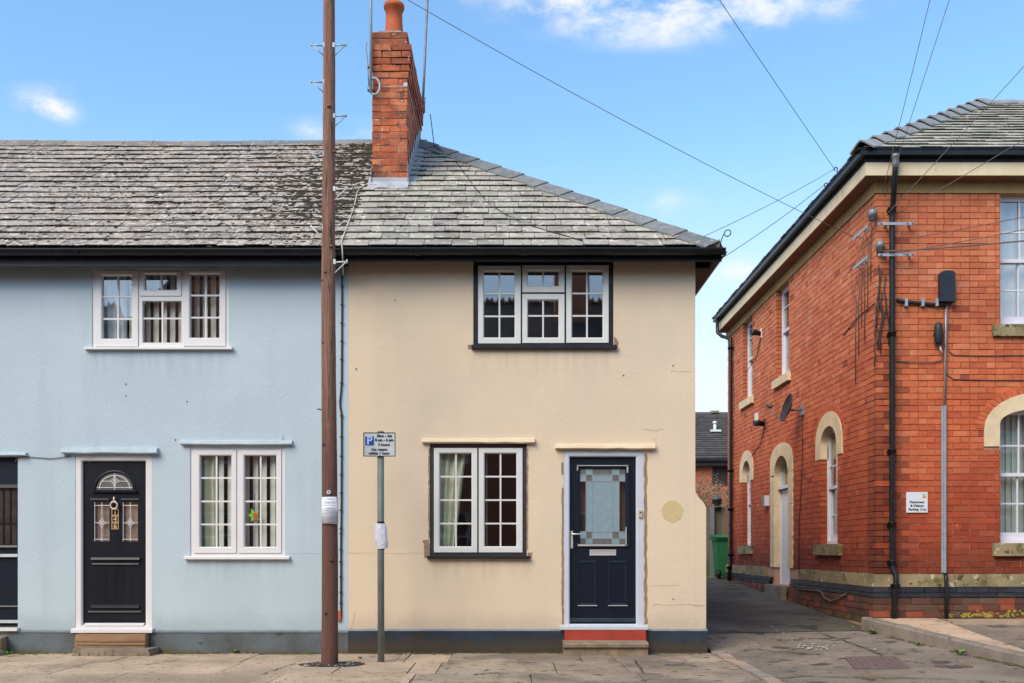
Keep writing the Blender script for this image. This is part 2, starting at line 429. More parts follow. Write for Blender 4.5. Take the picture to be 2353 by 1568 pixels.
M['pavement'] = mat('concrete_flag', (.58, .42, .285), (.43, .31, .21), 1.5, .9, .6, 45, tint=True, big=((.37, .27, .175), 1.0, .46, .2), spots=[((.68, .51, .365), 18, .59, .08), ((.22, .15, .092), 7, .59, .06), ((.26, .195, .078), 3, .60, .12), ((.10, .07, .046), 20, .63, .03)])
M['patch'] = mat('patched_concrete', (.44, .335, .235), (.285, .22, .155), 1.5, .9, .7, 38, big=((.21, .165, .118), .9, .46, .15), spots=[((.56, .445, .325), 18, .6, .08), ((.115, .083, .052), 5, .575, .06), ((.24, .185, .07), 2.2, .55, .14), ((.065, .05, .033), 20, .63, .03)], tint=True)
M['joint'] = mat('joint_dirt', (.085, .065, .045), (.13, .11, .06), 8, .95, .6, 60)
M['tarmac'] = mat('alley_tarmac', (.055, .047, .038), (.15, .128, .098), .8, .9, .8, 60, spots=[((.23, .195, .15), 34, .63, .06), ((.105, .086, .024), 1.4, .55, .12), ((.028, .024, .019), 2.1, .56, .1)])
M['tarmac_pale'] = mat('worn_tarmac', (.29, .225, .16), (.165, .132, .098), 1.0, .9, .8, 60, spots=[((.44, .355, .265), 26, .61, .06), ((.065, .050, .034), 2.6, .56, .08), ((.21, .148, .058), 1.6, .55, .14), ((.045, .036, .026), 8, .61, .05)])
M['road'] = mat('road_asphalt', (.06, .06, .06), (.085, .083, .08), 2, .9, .7, 90, spots=[((.14, .14, .135), 140, .64, .06)])
M['kerb'] = mat('kerb_concrete', (.30, .245, .19), (.19, .155, .12), 3, .9, .7, 50, spots=[((.42, .36, .285), 30, .63, .08), ((.11, .10, .035), 4, .62, .08), ((.07, .055, .04), 9, .62, .06)])
M['ground'] = mat('earth_ground', (.13, .115, .075), (.09, .10, .05), .5, .95, .5, 10)
M['sett'] = mat('sett_stone', (.40, .33, .27), (.33, .26, .21), 8, .85, .6, 50, tint=True)
M['iron'] = mat('rusty_iron', (.20, .13, .115), (.14, .09, .08), 14, .7, .4, 60)
M['dark_iron'] = mat('dark_iron', (.07, .075, .07), (.11, .11, .10), 14, .6, .3, 60)
M['wood_pole'] = mat('creosoted_wood', (.40, .195, .125), (.20, .090, .060), 4, .85, 1.0, 18, stretch=(5, 5, .22), spots=[((.58, .36, .25), 6, .545, .05), ((.060, .032, .023), 6, .56, .05)], bdist=.03, zmask=((.17, .078, .052), 3.0, 2.2, 1.6))
M['bare_wood'] = mat('weathered_board', (.39, .235, .125), (.28, .155, .075), 6, .8, .6, 30, stretch=(.6, 9, 9), spots=[((.52, .40, .28), 9, .68, .06)])
M['fence_wood'] = mat('grey_fence_board', (.23, .19, .15), (.15, .12, .09), 6, .9, .7, 30, stretch=(7, 7, .5), spots=[((.06, .05, .045), 8, .66, .06)], zmask=((.10, .115, .03), 1.1, .5, .4), tint=True)
M['steel_post'] = mat('grey_green_post', (.17, .195, .18), (.125, .145, .135), 5, .55, .2, 40, spots=[((.28, .29, .26), 20, .68, .06)])
M['galv'] = mat('galvanised_steel', (.42, .47, .50), (.34, .38, .41), 12, .45, .2, 40, metallic=.35)
M['galv_dark'] = mat('dull_galvanised', (.27, .28, .29), (.20, .21, .22), 12, .5, .2, 40, metallic=.3)
M['sign_white'] = mat('sign_face', (.60, .62, .63), (.54, .56, .57), 6, .5)
M['sign_blue'] = mat('sign_blue', (.012, .05, .28), None, 4, .5)
M['sign_pale'] = mat('sign_pale', (.45, .60, .85), None, 4, .5)
M['print'] = mat('black_print', (.02, .02, .02), None, 4, .6)
M['grey_print'] = mat('grey_print', (.52, .52, .54), None, 4, .7)
M['green_print'] = mat('green_print', (.25, .55, .35), None, 4, .6)
M['orange_print'] = mat('orange_print', (.85, .45, .12), None, 4, .6)
M['red_print'] = mat('red_print', (.45, .03, .03), None, 4, .6)
M['blue_print'] = mat('blue_print', (.10, .16, .35), None, 4, .6)
M['paper'] = mat('paper', (.74, .73, .77), (.68, .68, .73), 20, .8, .2, 30)
M['terracotta'] = mat('terracotta', (.58, .135, .045), (.48, .10, .035), 7, .8, .3, 40, spots=[((.66, .32, .18), 9, .66, .1)])
M['red_paint'] = mat('red_step_paint', (.42, .048, .022), (.34, .04, .02), 7, .6, .4, 30, spots=[((.55, .40, .33), 16, .74, .04)])
M['step_stone'] = mat('step_stone', (.34, .25, .16), (.20, .145, .095), 5, .85, .6, 30, spots=[((.12, .08, .055), 9, .62, .1)])
M['bare_plaster'] = mat('bare_plaster', (.36, .22, .14), (.28, .17, .11), 12, .9, .6, 50)
M['yellow_patch'] = mat('yellow_filler', (.66, .50, .24), (.61, .455, .215), 12, .85, .2, 40)
M['cable'] = mat('black_cable', (.022, .022, .024), None, 4, .6)
M['cable_grey'] = mat('grey_wire', (.16, .145, .135), None, 4, .7)
M['cable_white'] = mat('white_cable', (.60, .55, .45), None, 4, .6)
M['cable_brown'] = mat('weathered_cable', (.13, .10, .085), None, 4, .7)
M['utility_box'] = mat('blue_black_box', (.022, .028, .040), (.03, .04, .055), 5, .5, .1, 40, spec=.3)
M['white_plastic'] = mat('white_plastic', (.72, .72, .70), None, 4, .4)
M['bin_green'] = mat('bin_green', (.022, .155, .055), (.03, .18, .065), 5, .45)
M['interior'] = mat('room_plaster', (.42, .27, .20), (.35, .22, .16), 2, .9)
M['interior_floor'] = mat('room_floor', (.08, .055, .04), None, 4, .7)
M['curtain_green'] = mat('sage_curtain', (.74, .75, .56), (.66, .67, .49), 5, .9)
M['curtain_mauve'] = mat('mauve_curtain', (.40, .29, .30), (.34, .25, .26), 5, .9)
M['blind'] = mat('cream_blind', (.86, .84, .75), (.82, .80, .71), 5, .85)
M['net'] = mat('pale_net', (.74, .77, .77), (.68, .71, .71), 5, .85)
M['blind_green'] = mat('pale_green_blind', (.70, .77, .66), (.64, .71, .60), 5, .85)
M['sun_green'] = mat('lime_plastic', (.30, .70, .08), None, 4, .4)
M['sun_red'] = mat('orange_plastic', (.80, .13, .03), None, 4, .4)
M['roof_tile_dark'] = mat('dark_roof_tile', (.115, .10, .092), (.078, .07, .066), 4, .85, .4, 40, tint=True, spots=[((.40, .36, .31), 6, .70, .03)], spec=.2)
M['brick_back'] = mat('orange_brick', (1, 1, 1), (.82, .78, .75), 12, .88, .4, 60, tint=True)
M['twig'] = mat('dry_twig', (.27, .19, .115), (.20, .13, .08), 12, .9)
M['dry_leaf'] = mat('dry_leaf', (.34, .24, .145), (.25, .17, .10), 14, .9)
M['leaf'] = mat('weed_leaf', (.10, .20, .035), (.14, .25, .05), 14, .7)
M['flake'] = mat('pale_flake', (.70, .66, .60), (.55, .50, .45), 20, .8)
M['soil'] = mat('dark_soil', (.030, .024, .019), (.06, .045, .035), 18, .95, .9, 60)
M['crack'] = mat('crack_dirt', (.06, .048, .035), (.095, .085, .04), 9, .95, .5, 60)
M['wall_crack_cream'] = mat('cream_crack', (.40, .29, .19), None, 4, .9)
M['dish'] = mat('dish_grey', (.028, .023, .023), (.04, .034, .034), 8, .5)
# ================================================================ the ground
def lerp_tab(tab, t):
    if t <= tab[0][0]: return tab[0][1]
    for (a, va), (b, vb) in zip(tab, tab[1:]):
        if t <= b: return va + (vb - va) * (t - a) / (b - a)
    return tab[-1][1]
ZC = [(-3.0, -.02), (-1.0, 0.0), (0.0, 0.005), (1.25, .13), (10.5, .57), (40, 1.2)]
ZK = [(-3.0, .05), (-2.1, .085), (1.25, .175), (10.5, .59), (40, 1.2)]
def gz(x, y):
    t = min(1, max(0, (x - 2.35) / 2.35))
    return lerp_tab(ZC, y) * (1 - t) + lerp_tab(ZK, y) * t
def sheet(name, xs, ys, zf, m, parent=None, bumpy=0.0):
    mb = MB()
    for y in ys:
        for x in xs:
            mb.v.append((x, y, zf(x, y) + (mnoise.noise(Vector((x * 1.3, y * 1.3, 3.1))) * bumpy if bumpy else 0)))
    w = len(xs)
    for j in range(len(ys) - 1):
        for i in range(w - 1):
            mb.face((j * w + i, j * w + i + 1, (j + 1) * w + i + 1, (j + 1) * w + i), (1, 1, 1), True)
    o = obj(name, mb, m, parent)
    if parent is None: o['kind'] = 'structure'
    return o
def lin(a, b, n): return [a + (b - a) * i / (n - 1) for i in range(n)]

g0 = MB(); g0.poly([(-900, -900, -.42), (900, -900, -.42), (900, 900, -.42), (-900, 900, -.42)])
o = obj('ground', g0, M['ground']); o['kind'] = 'structure'
o = sheet('road', lin(-60, 60, 25), [-10.2, -8, -6, -3.02], lambda x, y: -.13, M['road'])
# rising back land behind the cottages and at the end of the alley
o = sheet('back_yard', lin(-30, 40, 36), lin(10.4, 60, 26), lambda x, y: lerp_tab(ZC, y) - .012, M['tarmac'])
alley = sheet('alley', lin(2.2, 4.93, 12), lin(1.25, 10.6, 30), lambda x, y: gz(x, y), M['tarmac'], bumpy=.012)
# worn pale crossover in front of the alley, a hair lower than the dark tarmac lip
cross = sheet('crossover', lin(2.43, 5.3, 16), lin(-3.0, 1.262, 20), lambda x, y: gz(x, y) - .008, M['tarmac_pale'], bumpy=.006)
# pavement bed with flags laid on it
pave = MB(); pave.box(-14, 2.40, -3.0, .06, -.4, -.022)
pave = obj('pavement', pave, M['joint']); pave['kind'] = 'structure'
rp = random.Random(11)
def flag(x0, x1, y0, y1, m, dz=0.0):
    mb = MB(); g = .006
    t = rp.uniform(.88, 1.08); tt = (t, t * rp.uniform(.97, 1.0), t * rp.uniform(.94, 1.0))
    n = len(mb.v)
    h = [dz + rp.uniform(-.004, .004) for _ in range(4)]
    def p(x, y, z): return (x, y, z)
    a, b, c, d = x0 + g, x1 - g, y0 + g, y1 - g
    j = lambda: rp.uniform(-.012, .012)
    top = [(a + j() * .3, c + j(), h[0]), (b + j() * .3, c + j(), h[1]), (b + j() * .3, d + j(), h[2]), (a + j() * .3, d + j(), h[3])]
    bot = [(x, y, -.05) for x, y, z in top]
    mb.v += bot + top
    for q in ((4, 5, 6, 7), (0, 1, 5, 4), (1, 2, 6, 5), (2, 3, 7, 6), (3, 0, 4, 7)): mb.face(q, tt)
    return obj('flagstone', mb, m, pave)
rows = [(-.98, .02), (-2.02, -.98), (-3.0, -2.02)]
for (y0, y1) in rows:
    x = -14 + rp.uniform(0, .8)
    while x < -1.0:
        w = rp.uniform(1.05, 1.75)
        x1 = x + w
        if x1 > -1.25: x1 = -.95 + rp.uniform(-.3, .3)
        if not (x < -1.98 < x1 and y0 < -1.25 < y1) or True:
            flag(x, x1, y0, y1, M['pavement'])
        x = x1
    xe = x
    # large cast panels of patched concrete to the right
    cuts = [xe, xe + rp.uniform(1.1, 1.5), rp.uniform(1.15, 1.4), 2.395]
    for a, b in zip(cuts, cuts[1:]): flag(a, b, y0, y1, M['patch'])
# sett strip between pavement and crossover
for i in range(19):
    y1 = .02 - i * .155; y0 = y1 - .147
    x0 = 2.28 + .055 * 0 + .012 * math.sin(i)
    mb = MB(); t = rp.choice([(1, .9, .85), (1.1, .95, .82), (.95, .78, .7), (.8, .85, .9), (1.2, 1.05, .9)])
    z = gz(2.35, y0)
    mb.box(x0 + .13, x0 + .265, y0, y1, -.06, max(0, z) + .012 + rp.uniform(-.004, .004), t, .004)
    obj('sett', mb, M['sett'], pave)
# kerb of the road, opposite pavement
kb = MB()
kb = obj('kerb_line', MB().box(-60, 2.2, -3.15, -3.004, -.4, -.012), M['kerb']); kb['kind'] = 'structure'
op = obj('far_pavement', MB().box(-60, 60, -13.5, -10.2, -.4, -.01), M['patch']); op['kind'] = 'structure'

# raised pavement in front of the brick building with kerb stones along the alley mouth
def rpz(x, y): return .345 + (y - 1.33) * .042
edge = [(4.70, 1.36), (4.735, .9), (4.80, .3), (4.90, -.6), (5.02, -1.5), (5.16, -2.4), (5.26, -3.0)]
def edge_x(y):
    pts = sorted((b, a) for a, b in edge)
    return lerp_tab(pts, y)
mb = MB()
ys = lin(-3.0, 1.42, 24)
inner = lambda y: lerp_tab([(-3.0, 5.42), (-1.85, 5.30), (-.6, 5.42), (1.2, 5.66), (1.5, 5.7)], y)
for y in ys:
    for t in (0, .5, 1):
        x = edge_x(y) + .11 + (inner(y) - edge_x(y) - .11) * t
        mb.v.append((x, y, rpz(x, y) - .006 + .004 * mnoise.noise(Vector((x * 4, y * 4, 0)))))
for j in range(len(ys) - 1):
    for i in range(2):
        mb.face((j * 3 + i, j * 3 + i + 1, j * 3 + i + 4, j * 3 + i + 3), (1.15, 1.08, 1.0), True)
o = obj('raised_pavement', mb, M['pavement']); o['kind'] = 'structure'
mb = MB()
for y in ys:
    for t in (0, .5, 1):
        x = inner(y) + (12 - inner(y)) * t
        mb.v.append((x, y, rpz(x, y) - .045 - .02 * t))
for j in range(len(ys) - 1):
    for i in range(2):
        mb.face((j * 3 + i, j * 3 + i + 1, j * 3 + i + 4, j * 3 + i + 3), (1, 1, 1), True)
fc = obj('forecourt', mb, M['tarmac_pale']); fc['kind'] = 'structure'
obj('edging_slab', MB().box(5.72, 7.6, .86, 1.27, .1, .325, (.9, .9, .9), .006), M['pavement'], fc)
obj('edging_slab', MB().box(7.61, 9.6, .87, 1.27, .1, .322, (.85, .86, .85), .006), M['pavement'], fc)
kerb = None
kerb_mb = MB()
kr = MB(); kr.box(4.74, 4.86, 1.25, 1.38, -.1, .2)
kerb = obj('kerb_row', kr, M['kerb']); kerb['kind'] = 'structure'
kys = [1.36, .42, -.5, -1.42, -2.3, -3.0]
for a, b in zip(kys, kys[1:]):
    n = 6; mb = MB()
    yy = lin(a - .003, b + .003, n)
    for y in yy:
        x = edge_x(y); z = rpz(x, y)
        mb.v += [(x - .012, y, -.15), (x, y, z - .022), (x + .02, y, z), (x + .115, y, z), (x + .115, y, -.15)]
    for j in range(n - 1):
        for i in range(4):
            q = j * 5 + i
            mb.face((q, q + 1, q + 6, q + 5))
    mb.face((0, 1, 2, 3, 4)); e = (n - 1) * 5; mb.face((e + 4, e + 3, e + 2, e + 1, e))
    obj('kerb_stone', mb, M['kerb'], kerb)

# ================================================================ slates and tiles
def clip_poly(sub, poly):
    """Sutherland-Hodgman; poly convex, counter-clockwise"""
    out = list(sub)
    for i in range(len(poly)):
        a, b = poly[i], poly[(i + 1) % len(poly)]
        def side(p): return (b[0] - a[0]) * (p[1] - a[1]) - (b[1] - a[1]) * (p[0] - a[0])
        inp, out = out, []
        if not inp: return []
        for k in range(len(inp)):
            p, q = inp[k - 1], inp[k]
            sp, sq = side(p), side(q)
            if sq >= 0:
                if sp < 0:
                    t = sp / (sp - sq); out.append((p[0] + (q[0] - p[0]) * t, p[1] + (q[1] - p[1]) * t))
                out.append(q)
            elif sp >= 0:
                t = sp / (sp - sq); out.append((p[0] + (q[0] - p[0]) * t, p[1] + (q[1] - p[1]) * t))
    return out
def area2(p): return abs(sum(p[i - 1][0] * p[i][1] - p[i][0] * p[i - 1][1] for i in range(len(p)))) / 2

def slates(O, u, v, poly, expo, width, seed, tintf, rag=.006, thick=.009, sag=None):
    """list of (area, MB, centre) - one entry for each slate on the roof plane O + a*u + b*v"""
    r = random.Random(seed)
    O, u, v = Vector(O), Vector(u), Vector(v)
    n = u.cross(v)
    res = []
    vmax = max(p[1] for p in poly); umin = min(p[0] for p in poly); umax = max(p[0] for p in poly)
    k = 0; vv = -.03
    while vv < vmax:
        off = (k % 2) * width / 2 + r.uniform(-.02, .02)
        a = umin - width + off
        while a < umax:
            w = width * r.uniform(.93, 1.05)
            v0 = vv + r.uniform(-rag, rag); sk = r.uniform(-rag, rag) * .8
            L = expo + .035
            m1, m2 = r.uniform(.2, .45), r.uniform(.55, .8)
            gp = r.uniform(.003, .006); sub = [(a + gp, v0), (a + w * m1, v0 + sk * m1 + r.uniform(-rag, rag) * .5), (a + w * m2, v0 + sk * m2 + r.uniform(-rag, rag) * .5), (a + w - .003, v0 + sk), (a + w - .003, v0 + L), (a + .003, v0 + L)]
            if r.random() < .12:
                sub[0] = (a + .003 + r.uniform(.01, .035), v0); sub.insert(0, (a + .003, v0 + r.uniform(.01, .04)))
            cl = clip_poly(sub, poly)
            if len(cl) >= 3 and area2(cl) > .003:
                mb = MB(); tn = tintf(a + w / 2, vv, r)
                lift = r.uniform(.017, .030)
                def P(p, dz):
                    h = .002 + lift * max(0, 1 - (p[1] - vv) / L) + dz
                    q = O + u * p[0] + v * p[1] + n * h
                    if sag: q.z += sag(q.x, q.y)
                    return tuple(q)
                m = len(cl)
                mb.v = [P(p, thick) for p in cl] + [P(p, 0) for p in cl]
                mb.face(range(m), tn)
                te = tuple(c * .4 for c in tn)          # dirt and the shade of the gaps put into the edge colour
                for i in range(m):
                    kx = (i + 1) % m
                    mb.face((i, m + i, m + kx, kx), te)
                res.append((area2(cl), mb, O + u * (a + w / 2) + v * (vv + expo / 2)))
            a += w
        vv += expo; k += 1
    return res

def merge(dst, src):
    n = len(dst.v); dst.v += src.v
    dst.f += [tuple(i + n for i in f) for f in src.f]; dst.t += src.t; dst.sm += src.sm

def in_view(p, m=30):
    if p[1] <= -CAM_DIST + .1: return False
    x = CX + FOC * p[0] / (p[1] + CAM_DIST); y = HY - FOC * (p[2] - EYE) / (p[1] + CAM_DIST)
    return -m < x < 2352 + m and -m < y < 1568 + m

def place_pieces(name, lst, m, parent, limit=300, ok=None):
    """the largest visible pieces become objects of their own, the rest is joined"""
    vis = [q for q in lst if in_view(q[2]) and (ok is None or ok(q[2]))]
    vis.sort(key=lambda q: -q[0] / ((q[2][1] + CAM_DIST) ** 2))
    keep = vis[:limit]; ids = {id(q) for q in keep}
    for q in keep: obj(name, q[1], m, parent)
    rest = MB()
    for q in lst:
        if id(q) not in ids: merge(rest, q[1])
    if rest.v: obj(name + '_field', rest, m, parent, kind='stuff')

def angle_tile(p0, p1, wing, droop, thick=.014, lift0=0.0, lift1=0.0, tint=(1, 1, 1), rnd=0.0, n_arc=4):
    """ridge or hip tile from p0 (lower / butt end) to p1: rounded inverted V"""
    p0, p1 = Vector(p0), Vector(p1)
    t = (p1 - p0).normalized()
    s = t.cross(Vector((0, 0, 1))).normalized(); up = s.cross(t).normalized()
    prof = []
    for sg in (-1, 1):
        pts = [(sg * wing * math.cos(droop), -wing * math.sin(droop)), (sg * .035, -.012)]
        prof += pts if sg < 0 else pts[::-1]
    prof.insert(2, (0, .004))
    mb = MB()
    for p, l in ((p0, lift0), (p1, lift1)):
        for a, b in prof: mb.v.append(tuple(p + s * a + up * (b + l + thick)))
        for a, b in prof: mb.v.append(tuple(p + s * a * .97 + up * (b + l - .002)))
    k = len(prof)
    for i in range(k - 1):
        mb.face((i, i + 1, 2 * k + i + 1, 2 * k + i), tint); mb.face((k + i + 1, k + i, 3 * k + i, 3 * k + i + 1), tint)
        mb.face((i, k + i, k + i + 1, i + 1), tint); mb.face((2 * k + i + 1, 3 * k + i + 1, 3 * k + i, 2 * k + i), tint)
    for i in (0, k - 1): mb.face((i, 2 * k + i, 3 * k + i, k + i), tint)
    return mb

def moss_clump(mb, c, u, v, n, ru, rv, h, r):
    b = len(mb.v); m = 7
    mb.v.append(tuple(c + n * h))
    ph = r.uniform(0, 6)
    for k in range(m):
        a = 2 * math.pi * k / m + ph; q = r.uniform(.6, 1.15)
        mb.v.append(tuple(c + u * ru * q * .6 * math.cos(a) + v * rv * q * .6 * math.sin(a) + n * h * .75))
    for k in range(m):
        a = 2 * math.pi * k / m + ph; q = r.uniform(.7, 1.2)
        mb.v.append(tuple(c + u * ru * q * math.cos(a) + v * rv * q * math.sin(a)))
    for k in range(m):
        k2 = (k + 1) % m
        mb.face((b, b + 1 + k, b + 1 + k2), (1, 1, 1), True)
        mb.face((b + 1 + k, b + 1 + m + k, b + 1 + m + k2, b + 1 + k2), (1, 1, 1), True)
# ================================================================ windows and doors (facades at Y = 0)
def R4(x0, x1, y0, y1): return (fx(x0), fx(x1), fz(y1), fz(y0))      # photo box -> (x0,x1,z0,z1) on the facade

def room(house, rect, depth=2.6, m='interior'):
    x0, x1, z0, z1 = rect; a, b, c, d = x0 - .5, x1 + .5, z0 - .45, z1 + .06
    mb = MB(); y0, y1 = .305, .305 + depth
    mb.poly([(a, y1, c), (b, y1, c), (b, y1, d), (a, y1, d)][::-1])
    mb.poly([(a, y0, c), (a, y1, c), (a, y1, d), (a, y0, d)]); mb.poly([(b, y0, c), (b, y0, d), (b, y1, d), (b, y1, c)])
    mb.poly([(a, y0, d), (a, y1, d), (b, y1, d), (b, y0, d)]); mb.poly([(a, y0, c), (b, y0, c), (b, y1, c), (a, y1, c)])
    return obj('room', mb, M[m], house)

def window(house, outer, cas, mframe, msash, mglass, yf=.012, sill=None, msill=None, bar=.020, label=None):
    """cas: (casement box, pane box, vertical bars, horizontal bars) in photo px; a casement box of None = fixed light"""
    o = R4(*outer)
    holes = [R4(*(c[0] or c[1])) for c in cas]
    w = obj('window', MB().ring(o, holes, yf, yf + .075), mframe, house, label)
    for cb, pb, vb, hb in cas:
        p = R4(*pb)
        if cb:
            q = R4(*cb); e = .0035
            obj('casement', MB().picture((q[0] + e, q[1] - e, q[2] + e, q[3] - e), p, yf - .012, yf + .05), msash, w)
        yb = yf + .012
        hw = bar / 2
        xs = [p[0]] + [fx(v) for v in vb] + [p[1]]; zs = [p[2]] + sorted(fz(h) for h in hb) + [p[3]]
        for v in xs[1:-1]: obj('glazing_bar', MB().box(v - hw, v + hw, yb, yb + .012, p[2] - .002, p[3] + .002), msash, w)
        for h in zs[1:-1]:
            for a, b in zip(xs, xs[1:]):
                obj('glazing_bar', MB().box(a + (hw if a != p[0] else -.002), b - (hw if b != p[1] else -.002), yb + .001, yb + .012, h - hw, h + hw), msash, w)
        for i in range(len(xs) - 1):
            for k in range(len(zs) - 1):
                obj('pane', MB().box(xs[i] - .001, xs[i + 1] - .001 - .0005, yb + .013, yb + .017, zs[k] - .001, zs[k + 1] - .0015), mglass, w)
    if sill:
        s = R4(*sill)
        mb = MB(); mb.prism([(-.055, s[2]), (-.055, s[3] - .012), (-.02, s[3]), (yf + .07, s[3] + .002), (yf + .07, s[2])], 0, s[0], s[1])
        obj('sill', mb, msill or mframe, w)
    return w

def lintel(house, box, m, d=.06, name='drip_mould'):
    s = R4(*box); mb = MB()
    n = 9; xs = lin(s[0], s[1], n); r = random.Random(int(box[0]))
    for i, x in enumerate(xs):
        a, b = r.uniform(-.004, .004), r.uniform(-.004, .004)
        mb.v += [(x, .01, s[2] + a), (x, -d + .012, s[2] + a - .004), (x, -d, s[2] + .01 + a), (x, -d + .015, s[3] + b - .006), (x, .01, s[3] + .012 + b)]
    for i in range(n - 1):
        for k in range(5):
            k2 = (k + 1) % 5
            mb.face((i * 5 + k, i * 5 + k2, (i + 1) * 5 + k2, (i + 1) * 5 + k))
    mb.face((4, 3, 2, 1, 0)); e = (n - 1) * 5; mb.face((e, e + 1, e + 2, e + 3, e + 4))
    return obj(name, mb, m, house)

def crack(points, w, y, m, parent, name='crack'):
    """hairline crack as a shallow ragged strip on a facade: photo points"""
    mb = MB(); P = [(fx(a), fz(b)) for a, b in points]
    r = random.Random(len(points) * 7 + int(points[0][0]))
    fine = []
    for (a, b), (c, d) in zip(P, P[1:]):
        for k in range(5): fine.append((a + (c - a) * k / 5 + r.uniform(-.006, .006), b + (d - b) * k / 5 + r.uniform(-.006, .006)))
    fine.append(P[-1])
    for i, (a, b) in enumerate(fine):
        q = w * r.uniform(.4, 1.2)
        hz = abs(P[-1][0] - P[0][0]) > abs(P[-1][1] - P[0][1])
        mb.v += [(a, y, b - q / 2), (a, y, b + q / 2)] if hz else [(a - q / 2, y, b), (a + q / 2, y, b)]
    for i in range(len(fine) - 1): mb.face((2 * i, 2 * i + 2, 2 * i + 3, 2 * i + 1))
    return obj(name, mb, m, parent)

def ragged(rect, y0, y1, m, parent, name, seed, amp=.012, n=26):
    """patch with a ragged outline lying on the facade"""
    r = random.Random(seed); x0, x1, z0, z1 = rect; pts = []
    for k in range(n): pts.append((x0 + (x1 - x0) * k / n, z0 + r.uniform(-amp, amp)))
    for k in range(n): pts.append((x1 + r.uniform(-amp, amp), z0 + (z1 - z0) * k / n))
    for k in range(n): pts.append((x1 - (x1 - x0) * k / n, z1 + r.uniform(-amp, amp)))
    for k in range(n): pts.append((x0 + r.uniform(-amp, amp), z1 - (z1 - z0) * k / n))
    return obj(name, MB().prism(pts, 1, y0, y1), m, parent)

# ================================================================ cottages: shared figures
EAVE_Y, EAVE_Z, RIDGE_Y, RIDGE_Z = -.27, 4.83, 3.62, 7.66
PITCH = math.atan2(RIDGE_Z - EAVE_Z, RIDGE_Y - EAVE_Y)
SLOPE_L = math.hypot(RIDGE_Z - EAVE_Z, RIDGE_Y - EAVE_Y)
PARTY, X_LEFT, X_RIGHT, HIP_X, APEX_X = -1.978, -9.2, 2.216, 2.44, -1.43
BACK_Y = 7.24
ROOF_U, ROOF_V = (1, 0, 0), (0, math.cos(PITCH), math.sin(PITCH))
ROOF_N = Vector(ROOF_U).cross(Vector(ROOF_V))
def roof_sag(x, y): return -.03 * math.sin(max(0, min(1, (x + 9) / 7)) * math.pi) * max(0, min(1, (y + .27) / 3.9)) if x < -2 else 0.0

W_BU, W_BL, D_B, D_B2 = (211, 525, 617, 799), (436.5, 654, 1025, 1277), (173, 349, 1045, 1446), (-110, 41, 1049, 1441)
W_CU, W_CL, D_C = (1087, 1409, 598, 793), (987, 1210, 1019, 1276), (1294.5, 1479, 1034, 1440)

# ---------------------------------------------------------------- blue cottage
blue = thing('blue_cottage', 'pale blue rendered terraced cottage with old slate roof and white framed windows', 'cottage', (-5.2, 3.5, 0))
holes = [R4(*b) for b in (W_BU, W_BL, D_B, D_B2)]
wb = MB().ring((X_LEFT, PARTY - .001, -.3, 4.80), holes, 0.0, .30)
wb.box(X_LEFT, X_LEFT + .3, .30, BACK_Y, -.3, 4.78); wb.box(X_LEFT, PARTY - .001, BACK_Y - .3, BACK_Y, -.3, 4.77)
obj('wall', wb, M['blue_wall'], blue)
# sloped gable end under the roof on the far left
obj('gable', MB().prism([(.0, 4.79), (BACK_Y, 4.79), (RIDGE_Y, RIDGE_Z - .12)], 0, X_LEFT + .002, X_LEFT + .25), M['blue_wall'], blue)
# painted plinth in three stretches between the steps
for a, b, m in ((X_LEFT, fx(-112), 'plinth_teal'), (fx(20), fx(181), 'plinth_teal'), (fx(346), PARTY, 'plinth_teal')):
    obj('plinth', MB().box(a, b, -.028, -.0005, -.3, fz(1451)), M[m], blue)
    obj('plinth_cap', MB().prism([(-.036, fz(1452)), (-.036, fz(1449)), (-.004, fz(1446.5)), (-.0005, fz(1452))], 0, a, b), M['plinth_cap'], blue)
window(blue, W_BU, [((218.5, 318, 620, 796), (234, 302, 632, 777), [269], [680, 731]), ((320.5, 416.5, 622, 680), (332, 405, 629, 665), [369], []),
                    (None, (326, 416, 690, 786), [371.5], [730]), ((421, 519, 619, 795), (436, 503.5, 628.5, 775), [471], [677, 728])],
       M['upvc'], M['upvc'], M['glass'], sill=(197, 535, 797, 803.5), label='white plastic casement window with a small top opener')
window(blue, W_BL, [((444.5, 543.5, 1032, 1271), (459, 531, 1046, 1255.5), [496], [1097, 1151, 1204]), ((547, 647, 1032, 1271), (561, 634, 1046, 1255.5), [597.5], [1097, 1151, 1204])],
       M['upvc'], M['upvc'], M['glass_dim'], sill=(425, 666, 1277, 1284), label='white plastic two-light casement window')
room(blue, R4(*W_BU)); room(blue, R4(*W_BL))
lintel(blue, (417, 672, 1012, 1022), M['blue_trim']); lintel(blue, (145, 364, 1030, 1042), M['blue_trim'], .075); lintel(blue, (-130, 63, 1040, 1047), M['blue_trim'])
obj('nail', MB().tube([(fx(651), -.02, fz(1014)), (fx(651), -.03, fz(1001))], .004, 5), M['dark_iron'], blue)

